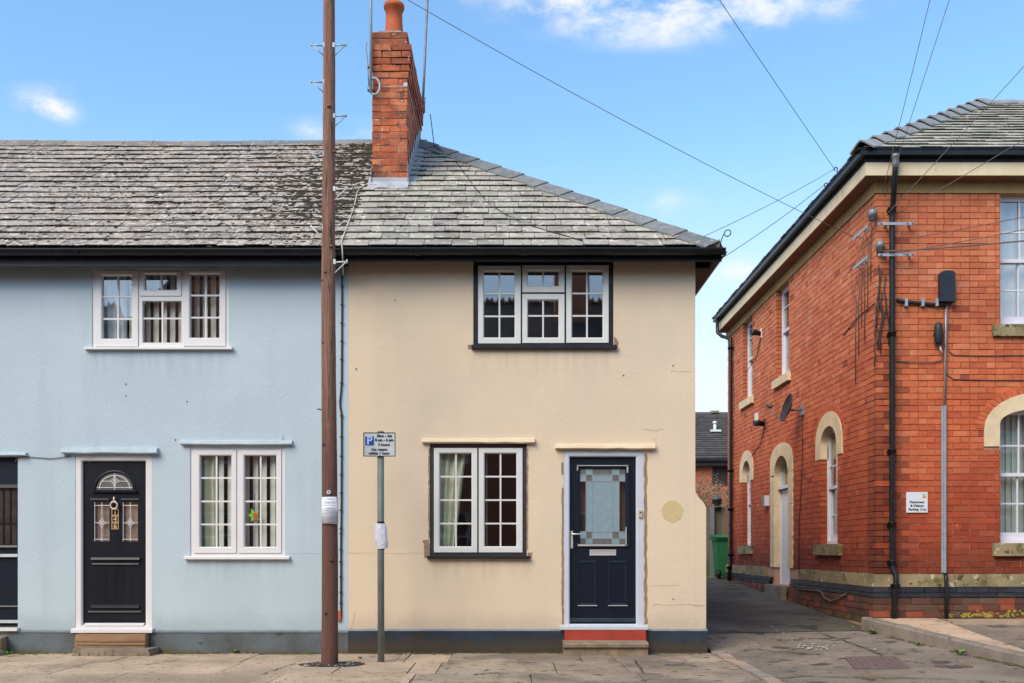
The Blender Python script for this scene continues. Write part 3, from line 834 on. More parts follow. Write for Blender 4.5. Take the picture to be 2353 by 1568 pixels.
def arc(cx, cz, rx, rz, a0, a1, n): return [(cx + rx * math.cos(a0 + (a1 - a0) * k / n), cz + rz * math.sin(a0 + (a1 - a0) * k / n)) for k in range(n + 1)]
def strip(mb, pts, w, y0, y1):
    """flat strip along a polyline in XZ"""
    P = [Vector((a, 0, b)) for a, b in pts]
    L, Rr = [], []
    for i, p in enumerate(P):
        t = (P[min(i + 1, len(P) - 1)] - P[max(i - 1, 0)]).normalized(); nn = Vector((-t.z, 0, t.x)) * w / 2
        L.append(p + nn); Rr.append(p - nn)
    for i in range(len(P) - 1):
        q = [Rr[i], Rr[i + 1], L[i + 1], L[i]]
        n = len(mb.v)
        mb.v += [(a.x, y0, a.z) for a in q] + [(a.x, y1, a.z) for a in q]
        mb.face((n, n + 1, n + 2, n + 3)); 
        for k in range(4):
            k2 = (k + 1) % 4; mb.face((n + k, n + 4 + k, n + 4 + k2, n + k2))
    return mb

# number 146: grained black door with fanlight
df = R4(*D_B); leaf = R4(188.5, 333, 1059, 1431)
door = obj('door', MB().ring(leaf, [R4(212, 248, 1152, 1243), R4(277.5, 313.5, 1152, 1243)], .045, .085), M['black_door'], blue, 'grained black front door with arched fanlight')
obj('door_frame', MB().picture((df[0], df[1], df[2] + .02, df[3]), (leaf[0] - .004, leaf[1] + .004, leaf[2] - .03, leaf[3] + .004), .004, .09, .014), M['upvc'], door)
obj('threshold', MB().prism([(-.075, fz(1452)), (-.075, fz(1445)), (-.05, fz(1442.5)), (.09, fz(1441.5)), (.09, fz(1452))], 0, fx(169), fx(354)), M['upvc'], door)
cxd, cbz = fx(261), fz(1124.5)
mb = MB(); oa = arc(cxd, cbz, .262, .245, 0, math.pi, 18); ia = arc(cxd, cbz, .222, .205, 0, math.pi, 18)
for k in range(18):
    n = len(mb.v)
    mb.v += [(oa[k][0], .045, oa[k][1]), (oa[k + 1][0], .045, oa[k + 1][1]), ((oa[k + 1][0] + ia[k + 1][0]) / 2, .018, (oa[k + 1][1] + ia[k + 1][1]) / 2), ((oa[k][0] + ia[k][0]) / 2, .018, (oa[k][1] + ia[k][1]) / 2),
             (ia[k + 1][0], .043, ia[k + 1][1]), (ia[k][0], .043, ia[k][1])]
    mb.face((n, n + 1, n + 2, n + 3), smooth=True); mb.face((n + 3, n + 2, n + 4, n + 5), smooth=True)
mb.box(cxd - .27, cxd + .27, .015, .045, cbz - .03, cbz - .004)
obj('fanlight_moulding', mb, M['black_door'], door)
obj('fanlight', MB().prism(ia, 1, .036, .044), M['door_reflect_tone'], door, 'half-round leaded fanlight')
cm = MB()
strip(cm, arc(cxd, cbz + .012, .185, .165, .02, math.pi - .02, 16), .009, .030, .035)
strip(cm, [(cxd - .215, cbz + .028), (cxd + .215, cbz + .028)], .008, .029, .035); strip(cm, [(cxd, cbz), (cxd, cbz + .2)], .007, .0295, .035)
dz_ = cbz + .105
strip(cm, [(cxd - .16, dz_), (cxd - .055, dz_)], .007, .0292, .035); strip(cm, [(cxd + .055, dz_), (cxd + .16, dz_)], .007, .0292, .035)
def star(cm, cx, cz, s, yv):
    for sx in (-1, 1):
        for sz in (-1, 1):
            strip(cm, [(cx + sx * s, cz), (cx + sx * s * .32, cz + sz * s * .36), (cx, cz + sz * s * 1.2)], .007, yv, yv + .005)
    for k in range(2):
        sg = 1 if k else -1
        strip(cm, [(cx - s * .42, cz), (cx, cz + sg * s * .46), (cx + s * .42, cz)], .006, yv - .0005, yv + .005)
    strip(cm, [(cx - s * .2, cz - s * .22), (cx + s * .2, cz + s * .22)], .006, yv - .001, yv + .005); strip(cm, [(cx - s * .2, cz + s * .22), (cx + s * .2, cz - s * .22)], .006, yv - .0012, yv + .005)
star(cm, cxd, dz_, .062, .0288)
for (a, b) in ((212, 248), (277.5, 313.5)):
    p = R4(a, b, 1152, 1243)
    obj('side_light', MB().box(p[0] + .001, p[1] - .001, .058, .062, p[2] + .001, p[3] - .001), M['glass_dim'], door)
    obj('side_light_backing', MB().box(p[0] - .01, p[1] + .01, .087, .09, p[2] - .01, p[3] + .01), M['interior'], door)
    xm, zm = (p[0] + p[1]) / 2, fz(1200)
    for q in (fz(1160), fz(1238)): strip(cm, [(p[0], q), (p[1], q)], .007, .050, .056)
    strip(cm, [(xm, p[2]), (xm, zm - .07)], .006, .0502, .056); strip(cm, [(xm, zm + .07), (xm, p[3])], .006, .0502, .056)
    strip(cm, [(p[0], zm), (xm - .055, zm)], .006, .0503, .056); strip(cm, [(xm + .055, zm), (p[1], zm)], .006, .0503, .056)
    strip(cm, [(p[0] + .008, p[2]), (p[0] + .008, p[3])], .006, .0504, .056)
    star(cm, xm, zm, .056, .0495)
obj('came', cm, M['came'], door)
for a, b, c, dd, d in ((204, 247, 1143, 1149, .012), (276, 317, 1143, 1149, .012), (207, 319, 1279, 1287, .03), (209, 316, 1292, 1298, .018), (206, 317, 1389, 1398, .022), (200, 322, 1402, 1408, .018)):
    r = R4(a, b, c, dd)
    obj('moulding', MB().prism([(.046, r[2]), (.045 - d, r[2] + .008), (.045 - d * .7, r[3] - .006), (.046, r[3])], 0, r[0], r[1]), M['black_door'], door)
for px in (221, 241, 261, 281, 301): obj('groove_bead', MB().box(fx(px) - .0025, fx(px) + .0025, .0425, .0455, fz(1387), fz(1300)), M['black_plastic'], door)
r = R4(192, 329, 1431, 1437); obj('weatherboard', MB().prism([(.0, r[2]), (.0, r[2] + .012), (.045, r[3]), (.09, r[3]), (.09, r[2])], 0, r[0], r[1]), M['upvc'], door)
kn = MB().lathe([(.012, -.0), (.016, .01), (.009, .02), (.014, .03), (.006, .045), (.001, .055)], (fx(261), .012, fz(1150)), 10)
kn.tube([(fx(261) + .042 * math.sin(a), .008, fz(1160) + .045 * math.cos(a)) for a in lin(0, 2 * math.pi, 17)], .010, 8)
kn.tube([(fx(261), .045, fz(1152)), (fx(261), .005, fz(1152))], .014, 8)
obj('knocker', kn, M['copper_pink'], door)
for i, ch in enumerate('146'):
    zc = fz(1176 + i * 15.7); xc = fx(261.5)
    pl = obj('number_plate', MB().ring((xc - .043, xc + .043, zc - .040, zc + .040), [(xc - .034, xc + .034, zc - .031, zc + .031)], .036, .0455), M['brass'], door)
    text('numeral', ch, .078, xc, .040, zc - .002, M['brass'], door, bold=.003)
st = obj('door_step', MB().box(fx(185), fx(344.5), -.16, -.001, .085, fz(1454), (1, 1, 1), .004), M['bare_wood'], blue, 'bare weathered timber riser under the black door')
for k, z in enumerate((fz(1469), fz(1476), fz(1484), fz(1489))):
    obj('board_edge', MB().box(fx(187), fx(343), -.168 - .004 * k, -.155, z - .012, z + .006, (1, 1, 1), .004), M['bare_wood'], st)
sl = MB(); n = 14
sl.box(fx(169, -.3), fx(347, -.3), -.34, -.02, -.06, .078, (1, 1, 1), .008)
obj('step_slab', sl, M['kerb'], blue)
mb = MB(); rq = random.Random(3); x = fx(171, -.3)
while x < fx(340, -.3):
    w = rq.uniform(.07, .16); mb.box(x, x + w - .012, -.352, -.33, -.02, rq.uniform(.028, .045), (1, 1, 1), .006); x += w
obj('step_slab_edge', mb, M['step_stone'], blue, kind='stuff')

# neighbouring dark door at the frame edge
lf = R4(-100, 38, 1052, 1437)
d2 = obj('door', MB().ring(lf, [R4(-30, 33, 1112, 1252)], .05, .09), M['navy_door'], blue, 'dark navy part-glazed door with chipped frame')
obj('door_frame', MB().picture(R4(-110, 41, 1049, 1444), lf, .02, .1, .01), M['black_paint'], d2)
obj('glazing', MB().box(fx(-29), fx(32), .066, .07, fz(1251), fz(1113)), M['brown_glass'], d2)
for r4, d in (((-40, 38, 1112, 1121), .02), ((-40, 37, 1252, 1258), .03), ((-40, 38, 1272, 1280), .035), ((-40, 38, 1391, 1395), .02), ((-60, 40, 1424, 1432), .035)):
    r = R4(*r4); obj('moulding', MB().prism([(.052, r[2]), (.05 - d, r[2] + .006), (.05 - d * .6, r[3]), (.052, r[3])], 0, r[0], r[1]), M['black_door'] if d != .035 else M['galv_dark'], d2)
for px in (2, 18): obj('glazing_bar', MB().box(fx(px) - .006, fx(px) + .006, .056, .065, fz(1250), fz(1123)), M['black_door'], d2)
obj('glazing_bar', MB().box(fx(-29), fx(32), .058, .0655, fz(1203), fz(1200)), M['black_door'], d2)
obj('threshold', MB().prism([(-.07, fz(1448)), (-.07, fz(1441)), (.09, fz(1440)), (.09, fz(1448))], 0, fx(-115), fx(45)), M['upvc'], d2)
obj('door_step', MB().box(fx(-110), fx(20), -.2, -.001, -.1, .20, (1, 1, 1), .008), M['step_stone'], blue)
obj('step_slab', MB().box(fx(-120), fx(29), -.33, -.2, -.1, .055, (1, 1, 1), .01), M['kerb'], blue)

# ---------------------------------------------------------------- cream cottage
cream = thing('cream_cottage', 'cream rendered end cottage with hipped slate roof, brick chimney and navy front door', 'cottage', (.2, 3.5, 0))
holes = [R4(*b) for b in (W_CU, W_CL, D_C)]
wc = MB().ring((PARTY, X_RIGHT, -.3, 4.80), holes, 0.0, .30)
wc.box(X_RIGHT - .3, X_RIGHT, .30, BACK_Y, -.3, 4.79); wc.box(PARTY, X_RIGHT - .3, BACK_Y - .3, BACK_Y, -.3, 4.78)
# thicker foot of the end wall with a splayed shoulder
xb = fx(1622); zs1, zs0 = fz(1128), fz(1166)
n = 9
prof = [(X_RIGHT, -.3), (xb, -.3), (xb, zs0), (xb - .028, zs0 + .06), (X_RIGHT + .03, zs1 - .06), (X_RIGHT, zs1)]
wc.prism(prof, 1, 0.002, BACK_Y - .01)
obj('wall', wc, M['cream_wall'], cream)
for a, b in ((PARTY + .001, fx(1295)), (fx(1486), xb + .01)):
    obj('plinth', MB().box(a, b, -.03, -.0005, -.3, fz(1447)), M['plinth_blue'], cream)
    obj('plinth_cap', MB().prism([(-.034, fz(1448.5)), (-.03, fz(1446)), (-.003, fz(1444.5)), (-.0005, fz(1448.5))], 0, a, b), M['plinth_cap'], cream)
obj('plinth', MB().box(xb, xb + .012, -.029, BACK_Y - .5, -.3, fz(1447)), M['plinth_blue'], cream)
CF, DB = M['cream_frame'], M['dark_brown_frame']
window(cream, W_CU, [((1097.5, 1197, 609, 789.5), (1111.5, 1182, 623, 774.5), [1147], [673, 725]), ((1199, 1297.5, 608, 671.5), (1212.5, 1283, 621.5, 656), [1247.5], []),
                     ((1199, 1297.5, 674, 788.5), (1212.5, 1283, 688.5, 774.5), [1247.5], [724]), ((1300, 1399, 607.5, 788), (1314, 1384.5, 622, 774.5), [1348.5], [672.5, 724])],
       M['black_paint'], CF, M['glass'], sill=(1083, 1416, 792, 802), label='three-light cottage window in a black frame')
window(cream, W_CL, [((996, 1097, 1028, 1269.5), (1010, 1083, 1041, 1254.5), [1047], [1094, 1148, 1202]), ((1099, 1201, 1028, 1269.5), (1113, 1186, 1041, 1254.5), [1149.5], [1094, 1148, 1202])],
       DB, CF, M['glass_dim'], sill=(981, 1217, 1276, 1283), msill=M['black_paint'], label='two-light cottage window in a dark brown frame')
room(cream, R4(*W_CU)); room(cream, R4(*W_CL))
lintel(cream, (970, 1228, 1008, 1018), M['cream_trim']); lintel(cream, (1275, 1504, 1021, 1031.5), M['cream_trim'])
# missing plaster round frames
BP = M['bare_plaster']
ragged(R4(1480, 1486, 1042, 1432), -.003, .02, BP, cream, 'bare_plaster', 1, .007, 40); ragged(R4(1290, 1294, 1120, 1432), -.003, .02, BP, cream, 'bare_plaster', 2, .005, 40)
ragged(R4(973, 986, 1240, 1280), -.003, .02, BP, cream, 'bare_plaster', 3, .012, 8); ragged(R4(1212, 1222, 1269, 1281), -.003, .02, BP, cream, 'bare_plaster', 4, .006, 8)
ragged(R4(1210.5, 1213, 1030, 1262), -.003, .02, BP, cream, 'bare_plaster', 5, .004, 40); ragged(R4(984, 986.5, 1030, 1235), -.003, .02, BP, cream, 'bare_plaster', 6, .004, 40)
ragged(R4(1075, 1084, 792, 801), -.003, .02, BP, cream, 'bare_plaster', 7, .006, 8)
obj('bare_plaster', MB().prism([(fx(1410.5), fz(800)), (fx(1418), fz(798)), (fx(1421), fz(788)), (fx(1417), fz(779)), (fx(1410.5), fz(772))], 1, -.003, .02), BP, cream)
ragged(R4(1289, 1294, 1062, 1090), -.003, .02, BP, cream, 'bare_plaster', 8, .004, 8)
pts = [(fx(1544) + (.128 + .006 * math.sin(5 * a) + .004 * math.sin(11 * a)) * math.cos(a), fz(1174) + (.13 + .005 * math.sin(7 * a)) * math.sin(a)) for a in lin(0, 2 * math.pi, 41)[:-1]]
obj('filler_patch', MB().prism(pts, 1, -.003, .02), M['yellow_patch'], cream, 'round yellow filler patch')
WC = M['wall_crack_cream']
crack([(1478, 985), (1500, 989), (1524, 985)], .006, -.002, WC, cream); crack([(1500, 1004), (1508, 1018)], .004, -.002, WC, cream)
crack([(815, 1405), (812, 1425), (806, 1447)], .006, -.002, WC, cream); crack([(1500, 1388), (1560, 1389), (1618, 1390)], .005, -.002, WC, cream)
crack([(800, 1270), (900, 1271), (975, 1270)], .003, -.002, WC, cream); crack([(1490, 1345), (1560, 1344)], .003, -.002, WC, cream)
crack([(1540, 853), (1590, 854)], .004, -.002, WC, cream)
WB = mat('blue_crack', (.30, .40, .46), None, 4, .9); M['wall_crack_blue'] = WB
crack([(290, 800), (289, 840)], .004, -.002, WB, blue); crack([(225, 1010), (215, 1040), (205, 1062)], .003, -.002, WB, blue); crack([(660, 1270), (730, 1271)], .003, -.002, WB, blue)
for px, py, h in ((818, 847, cream), (1546, 840, cream), (1105, 605, cream), (907, 690, cream), (1546, 1376, cream), (1432, 862, cream), (403, 1010, blue), (430, 922, blue), (289, 882, blue), (289, 909, blue), (750, 805, blue)):
    obj('screw_hole', MB().disc((fx(px), fz(py)), .009, -.004, .01, 8), M['crack'], h)

# front door with leaded border glass
df = R4(*D_C); leaf = R4(1309.5, 1460.5, 1049.5, 1429)
gl = R4(1332.5, 1437.5, 1075.5, 1249)
door = obj('door', MB().ring(leaf, [gl], .05, .09), M['navy_door'], cream, 'navy panelled front door with leaded glass')
obj('door_frame', MB().picture((df[0], df[1], df[2] + .005, df[3]), (leaf[0] - .004, leaf[1] + .004, leaf[2] - .02, leaf[3] + .004), .003, .095, .014), M['upvc_cold'], door)
obj('threshold', MB().prism([(-.07, fz(1445)), (-.07, fz(1439)), (.0, fz(1437)), (.09, fz(1431)), (.09, fz(1445))], 0, fx(1286), fx(1488)), M['upvc_cold'], door)
obj('glazing_trim', MB().picture((gl[0] - .055, gl[1] + .055, gl[2] - .04, gl[3] + .04), gl, .036, .055, .02), M['navy_door'], door)
for r4 in ((1327.5, 1441, 1249.5, 1254), (1326, 1443, 1067.5, 1069.5), (1437.2, 1439.8, 1210, 1254), (1325.5, 1328, 1067, 1080), (1440, 1443.5, 1067, 1085)):
    obj('chrome_trim', MB().box(*[R4(*r4)[i] for i in (0, 1)], .026, .036, *[R4(*r4)[i] for i in (2, 3)]), M['chrome'], door)
gx = [195, 240, 285, 430, 480, 525]; gyv = [195, 238, 285, 650, 700, 740]
gX = [gl[0] + (gl[1] - gl[0]) * (a - 195) / 330 for a in gx]; gZ = [gl[3] - (gl[3] - gl[2]) * (a - 195) / 545 for a in gyv]
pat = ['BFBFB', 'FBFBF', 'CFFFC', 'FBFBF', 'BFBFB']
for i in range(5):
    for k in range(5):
        m = {'B': M['door_reflect_tone'], 'F': M['frosted'], 'C': M['glass']}[pat[k][i]]
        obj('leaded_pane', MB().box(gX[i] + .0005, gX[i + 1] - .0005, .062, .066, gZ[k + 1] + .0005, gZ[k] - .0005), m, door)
for x in gX[1:-1]: obj('came', MB().box(x - .003, x + .003, .058, .0615, gl[2], gl[3]), M['lead'], door)
for z in gZ[1:-1]: obj('came', MB().box(gl[0], gl[1], .0575, .0612, z - .003, z + .003), M['lead'], door)
obj('glazing_backing', MB().box(gl[0] - .02, gl[1] + .02, .2, .21, gl[2] - .02, gl[3] + .02), M['interior'], door)
for a, b in ((1327.5, 1372.5), (1397.5, 1442.5)):
    p = R4(a, b, 1287, 1392.5); q = (p[0] + .035, p[1] - .035, p[2] + .035, p[3] - .035)
    mb = MB()
    def RR(r, y): return [(r[0], y, r[2]), (r[1], y, r[2]), (r[1], y, r[3]), (r[0], y, r[3])]
    A, B2, C2 = RR(p, .0495), RR((p[0] + .012, p[1] - .012, p[2] + .012, p[3] - .012), .038), RR(q, .046)
    for u_, w_ in ((A, B2), (B2, C2)):
        for k in range(4): mb.poly([u_[k], u_[(k + 1) % 4], w_[(k + 1) % 4], w_[k]])
    mb.poly(C2)
    obj('panel', mb, M['navy_door'], door)
    for r4 in ((a + 5, b - 5, 1288, 1292.5), (a, b, 1390, 1392.5)): 
        r = R4(*r4); obj('panel_lip', MB().prism([(.049, r[2]), (.034, r[2] + .004), (.038, r[3]), (.049, r[3])], 0, r[0], r[1]), M['lead'] if r4[2] > 1380 else M['navy_door'], door)
lp = R4(1355, 1416, 1262, 1276)
pl = obj('letter_plate', MB().picture(lp, (lp[0] + .025, lp[1] - .025, lp[2] + .018, lp[3] - .018), .036, .0495, .006), M['chrome'], door)
obj('letter_flap', MB().box(lp[0] + .026, lp[1] - .026, .040, .049, lp[2] + .019, lp[3] - .019), M['chrome'], door)
hd = MB().box(fx(1311), fx(1316.5), .03, .0495, fz(1259), fz(1219)); hd.tube([(fx(1313.7), .05, fz(1226.5)), (fx(1313.7), -.005, fz(1226.5)), (fx(1316), -.012, fz(1226.5)), (fx(1338.5), -.012, fz(1226))], .0095, 8)
obj('handle', hd, M['chrome'], door)
obj('weatherboard', MB().prism([(.012, leaf[2]), (.012, leaf[2] + .02), (.049, leaf[2] + .05), (.049, leaf[2])], 0, leaf[0] + .004, leaf[1] - .004), M['utility_box'], door)
db = R4(1466.5, 1474.5, 1171, 1188)
bell = obj('doorbell', MB().box(db[0], db[1], -.022, .003, db[2], db[3]), mat('beige_bell', (.55, .45, .30), None, 4, .5), door)
obj('bell_push', MB().disc(((db[0] + db[1]) / 2, (db[2] + db[3]) / 2 + .015), .009, -.028, -.021, 10), M['print'], door)
ri = obj('step_riser', MB().box(fx(1296), fx(1481), -.1, -.002, .12, fz(1446), (1, 1, 1), .003), M['red_paint'], cream, 'red painted riser below the navy door')
sm = MB(); s0, s1 = fx(1294, -.3), fx(1489, -.3)
xs = lin(s0, s1, 12); rq = random.Random(9)
for x in xs:
    a = rq.uniform(-.006, .006)
    sm.v += [(x, -.28 + a, -.08), (x, -.285 + a, .085), (x, -.32 + a, .10), (x, -.325 + a, .135), (x, -.30, .155 + a), (x, -.09, .165)]
for i in range(11):
    for k in range(5): sm.face((i * 6 + k, i * 6 + k + 1, i * 6 + k + 7, i * 6 + k + 6))
sm.face((5, 4, 3, 2, 1, 0)); sm.face([66 + k for k in range(6)])
obj('door_step', sm, M['step_stone'], cream, 'worn stone doorstep')
# ---------------------------------------------------------------- cottage roofs
def deck(pts, th=.10):
    mb = MB(); n = len(pts)
    mb.v = [tuple(p) for p in pts] + [(p[0], p[1], p[2] - th) for p in pts]
    mb.face(range(n)); mb.face([n + i for i in range(n)][::-1])
    for i in range(n): mb.face((i, n + i, n + (i + 1) % n, (i + 1) % n))
    return mb
SOFF = EAVE_Y
back_e = BACK_Y + .27
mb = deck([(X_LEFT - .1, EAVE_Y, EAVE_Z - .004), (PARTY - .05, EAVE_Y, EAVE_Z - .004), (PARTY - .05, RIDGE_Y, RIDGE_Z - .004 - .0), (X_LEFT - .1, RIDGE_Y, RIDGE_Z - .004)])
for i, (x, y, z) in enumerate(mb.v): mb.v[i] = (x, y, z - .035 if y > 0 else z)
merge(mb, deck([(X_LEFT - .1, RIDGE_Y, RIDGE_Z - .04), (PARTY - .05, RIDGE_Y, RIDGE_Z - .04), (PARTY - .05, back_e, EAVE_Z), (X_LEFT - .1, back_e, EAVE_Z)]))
roof_b = obj('roof', mb, M['slate_gap_shade'], blue)
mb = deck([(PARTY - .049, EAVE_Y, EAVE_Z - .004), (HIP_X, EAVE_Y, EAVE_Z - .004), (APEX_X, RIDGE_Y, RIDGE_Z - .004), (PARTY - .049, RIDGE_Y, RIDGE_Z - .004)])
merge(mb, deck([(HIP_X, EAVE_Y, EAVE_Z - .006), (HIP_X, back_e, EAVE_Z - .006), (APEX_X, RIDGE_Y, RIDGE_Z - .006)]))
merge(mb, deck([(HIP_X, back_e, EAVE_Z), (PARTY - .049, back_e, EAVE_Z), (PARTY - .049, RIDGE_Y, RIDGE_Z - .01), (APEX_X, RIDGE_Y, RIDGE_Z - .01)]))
roof_c = obj('roof', mb, M['slate_gap_shade'], cream)
O = (0, EAVE_Y, EAVE_Z)
def tint_old(a, v, r):
    t = r.uniform(.78, 1.15); w = r.uniform(-.04, .06)
    return (t * (1.04 + w), t, t * (.98 - w))
def tint_new(a, v, r):
    t = r.uniform(.84, 1.14); g = r.uniform(-.04, .05)
    return (t, t * (1 + g), t * (1 - g * .5))
ch_foot = lambda p: not (-1.97 < p[0] < -1.42 and p[1] > 1.8)
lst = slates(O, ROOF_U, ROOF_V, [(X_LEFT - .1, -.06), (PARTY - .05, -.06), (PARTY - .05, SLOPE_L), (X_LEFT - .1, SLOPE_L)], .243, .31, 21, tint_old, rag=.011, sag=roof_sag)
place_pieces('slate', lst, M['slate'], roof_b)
tl = math.tan(math.radians(90)) if False else None
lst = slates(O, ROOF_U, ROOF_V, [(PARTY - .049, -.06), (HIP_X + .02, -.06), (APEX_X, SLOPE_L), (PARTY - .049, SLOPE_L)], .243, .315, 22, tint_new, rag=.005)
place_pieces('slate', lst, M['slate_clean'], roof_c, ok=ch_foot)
# right hip face, turned away from the street
hv = Vector((-(HIP_X - APEX_X), 0, RIDGE_Z - EAVE_Z)).normalized()
hl = math.hypot(HIP_X - APEX_X, RIDGE_Z - EAVE_Z)
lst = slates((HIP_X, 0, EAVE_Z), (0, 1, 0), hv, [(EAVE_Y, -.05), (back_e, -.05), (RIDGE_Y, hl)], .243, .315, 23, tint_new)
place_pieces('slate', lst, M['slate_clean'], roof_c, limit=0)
# ridge and hip tiles
rq = random.Random(31)
x = X_LEFT - .1; xs = []
while x < APEX_X - .02:
    xs.append(x); x += .46
xs.append(APEX_X + .02)
for a, b in zip(xs, xs[1:]):
    t = rq.uniform(.85, 1.1); m = (a + b) / 2
    z = RIDGE_Z + .015 + roof_sag(m, RIDGE_Y)
    if -1.97 < m < -1.43: continue
    rust = m < -4.7
    obj('ridge_tile', angle_tile((a + .004, RIDGE_Y, z + .02), (b - .004, RIDGE_Y, z + .02 + rq.uniform(-.006, .006)), .21, .66, tint=(t * (1.25 if rust else 1), t, t * (.8 if rust else 1))), M['ridge'], roof_b if m < PARTY else roof_c)
h0, h1 = Vector((HIP_X + .0, EAVE_Y - .01, EAVE_Z + .03)), Vector((APEX_X - .04, RIDGE_Y + .02, RIDGE_Z + .045))
N_HIP = 12
for k in range(N_HIP):
    a, b = h0.lerp(h1, k / N_HIP), h0.lerp(h1, (k + 1) / N_HIP)
    d = (b - a).normalized() * .003; t = rq.uniform(.85, 1.12)
    obj('hip_tile', angle_tile(a + d, b - d, .25, .47, .018, .016, .0, tint=(t, t, t)), M['ridge'], roof_c)
mb = MB(); pts = [h0 + Vector((.0, -.02, -.06)), h0 + Vector((.03, -.03, .05)), h0 + Vector((.05, -.05, .10))]
for a in lin(math.pi, -math.pi * .9, 14): pts.append(h0 + Vector((.09, -.07, .105)) + Vector((.038 * math.cos(a) * .9, -.02 * math.cos(a), .038 * math.sin(a))))
mb.tube(pts, .007, 6)
obj('hip_iron', mb, M['dark_iron'], roof_c, 'scrolled iron hook at the foot of the hip')
obj('hip_mortar', MB().prism([(HIP_X - .12, EAVE_Z - .01), (HIP_X + .02, EAVE_Z - .01), (HIP_X + .01, EAVE_Z + .09)], 1, EAVE_Y - .012, EAVE_Y + .06), M['stone_dirty'], roof_c)
# moss: clumps on the slates, thick beside the chimney
def on_roof(x, v):
    q = Vector(O) + Vector(ROOF_U) * x + Vector(ROOF_V) * v + ROOF_N * .018
    q.z += roof_sag(q.x, q.y); return q
mm = MB(); rq = random.Random(77)
U3, V3 = Vector(ROOF_U), Vector(ROOF_V)
for k in range(9000):
    x = rq.uniform(-6.4, PARTY - .02); v = rq.uniform(0, SLOPE_L - .1)
    row = round(v / .243) * .243 - .02
    v = row + abs(rq.gauss(0, .05))
    dens = mnoise.noise(Vector((x * .9, v * 1.1, 4.2))) * .5 + .5
    near = math.exp(-((x + 2.2) / .7) ** 2) * (1.5 if v > .9 else .6) + .55 * math.exp(-((x + 3.1) / .7) ** 2 - ((v - 2.2) / 1.2) ** 2)
    if rq.random() > .11 + .45 * near * (1.5 if mnoise.noise(Vector((x * 3.1, v * 3.1, 9))) > 0 else .45) + (.30 if dens > .62 else .06) * .6: continue
    s = rq.uniform(.35, 1.2) * (.95 + .5 * min(near, 1.2))
    if rq.random() < .6: v += rq.uniform(-.04, .2)
    moss_clump(mm, on_roof(x, min(v, SLOPE_L - .05)), U3, V3, ROOF_N, .026 * s * rq.uniform(.6, 1.9), .021 * s * rq.uniform(.6, 1.6), .015 * s, rq)
obj('moss', mm, M['moss'], roof_b, kind='stuff')
mm = MB()
for k in range(420):
    v = rq.randint(0, 18) * .243 - .015 + abs(rq.gauss(0, .008)); x = rq.uniform(PARTY - .04, HIP_X - .1 - v * .80)
    if rq.random() > .35 + .6 * math.exp(-((x + 1.95) / .35) ** 2): continue
    s = rq.uniform(.5, 1.0)
    moss_clump(mm, on_roof(x, v), U3, V3, ROOF_N, .032 * s, .012 * s, .011 * s, rq)
obj('moss', mm, M['moss'], roof_c, kind='stuff')

# ---------------------------------------------------------------- gutters, fascias, soffits
def gutter(house, x0, x1, y, z, fz0, fz1, fy, m):
    prof = [(.062 * math.cos(a), .062 * math.sin(a)) for a in lin(math.pi, 2 * math.pi, 9)]
    inn = [(.054 * math.cos(a), .054 * math.sin(a)) for a in lin(2 * math.pi, math.pi, 9)]
    pr = [(-.068, .006), (-.068, -.006)] + prof[1:-1] + [(.062, 0)] + inn
    g = obj('gutter', MB().prism([(y + a, z + b) for a, b in pr], 0, x0, x1), m, house)
    obj('fascia', MB().box(x0, x1 - .02, fy, fy + .024, fz0, fz1), M['black_paint'], house)
    return g
def union(g, x, y, z, w=.035):
    pr = [(y + .070 * math.cos(a), z + .070 * math.sin(a)) for a in lin(math.pi, 2 * math.pi, 9)] + [(y + .05, z + .002), (y - .05, z + .002)]
    obj('gutter_joint', MB().prism(pr, 0, x - w, x + w), M['black_plastic'], g)
GY, GZ = -.345, 4.772
gb = gutter(blue, X_LEFT - .1, PARTY - .0, GY, GZ - .008, 4.600, 4.80, -.262, M['black_plastic'])
gc = gutter(cream, PARTY + .001, 2.50, GY, GZ, 4.660, 4.80, -.263, M['black_plastic'])
for px in (182, 434, 695, -60): union(gb, fx(px, GY), GY, GZ - .008, .012)
for px in (945, 1205, 1410, 1620): union(gc, fx(px, GY), GY, GZ, .012)
union(gc, fx(960, GY), GY, GZ, .03)
obj('soffit', MB().prism([(-.239, 4.605), (-.001, 4.672), (-.001, 4.69), (-.239, 4.625)], 0, X_LEFT, PARTY - .002), M['black_paint'], blue)
obj('soffit', MB().prism([(-.239, 4.668), (-.001, 4.738), (-.001, 4.756), (-.239, 4.686)], 0, PARTY - .001, 2.388), M['black_paint'], cream)
BR = mat('brown_timber', (.085, .055, .05), (.055, .04, .036), 6, .7, .3, 30); M['brown_timber'] = BR
obj('soffit', MB().box(X_RIGHT + .001, 2.415, .0, back_e, 4.645, 4.662), BR, cream)
obj('fascia', MB().box(2.39, 2.413, -.24, back_e, 4.665, 4.81), BR, cream)
pr = [(2.475 + .062 * math.cos(a), GZ + .062 * math.sin(a)) for a in lin(math.pi, 2 * math.pi, 9)] + [(2.475 + .054 * math.cos(a), GZ + .054 * math.sin(a)) for a in lin(2 * math.pi, math.pi, 9)]
obj('gutter', MB().prism(pr, 1, GY + .05, back_e + .2), M['black_plastic'], cream)
obj('gutter_stop', MB().disc((2.46, GZ - .02), .02, -.31, -.27, 10), M['galv_dark'], cream)

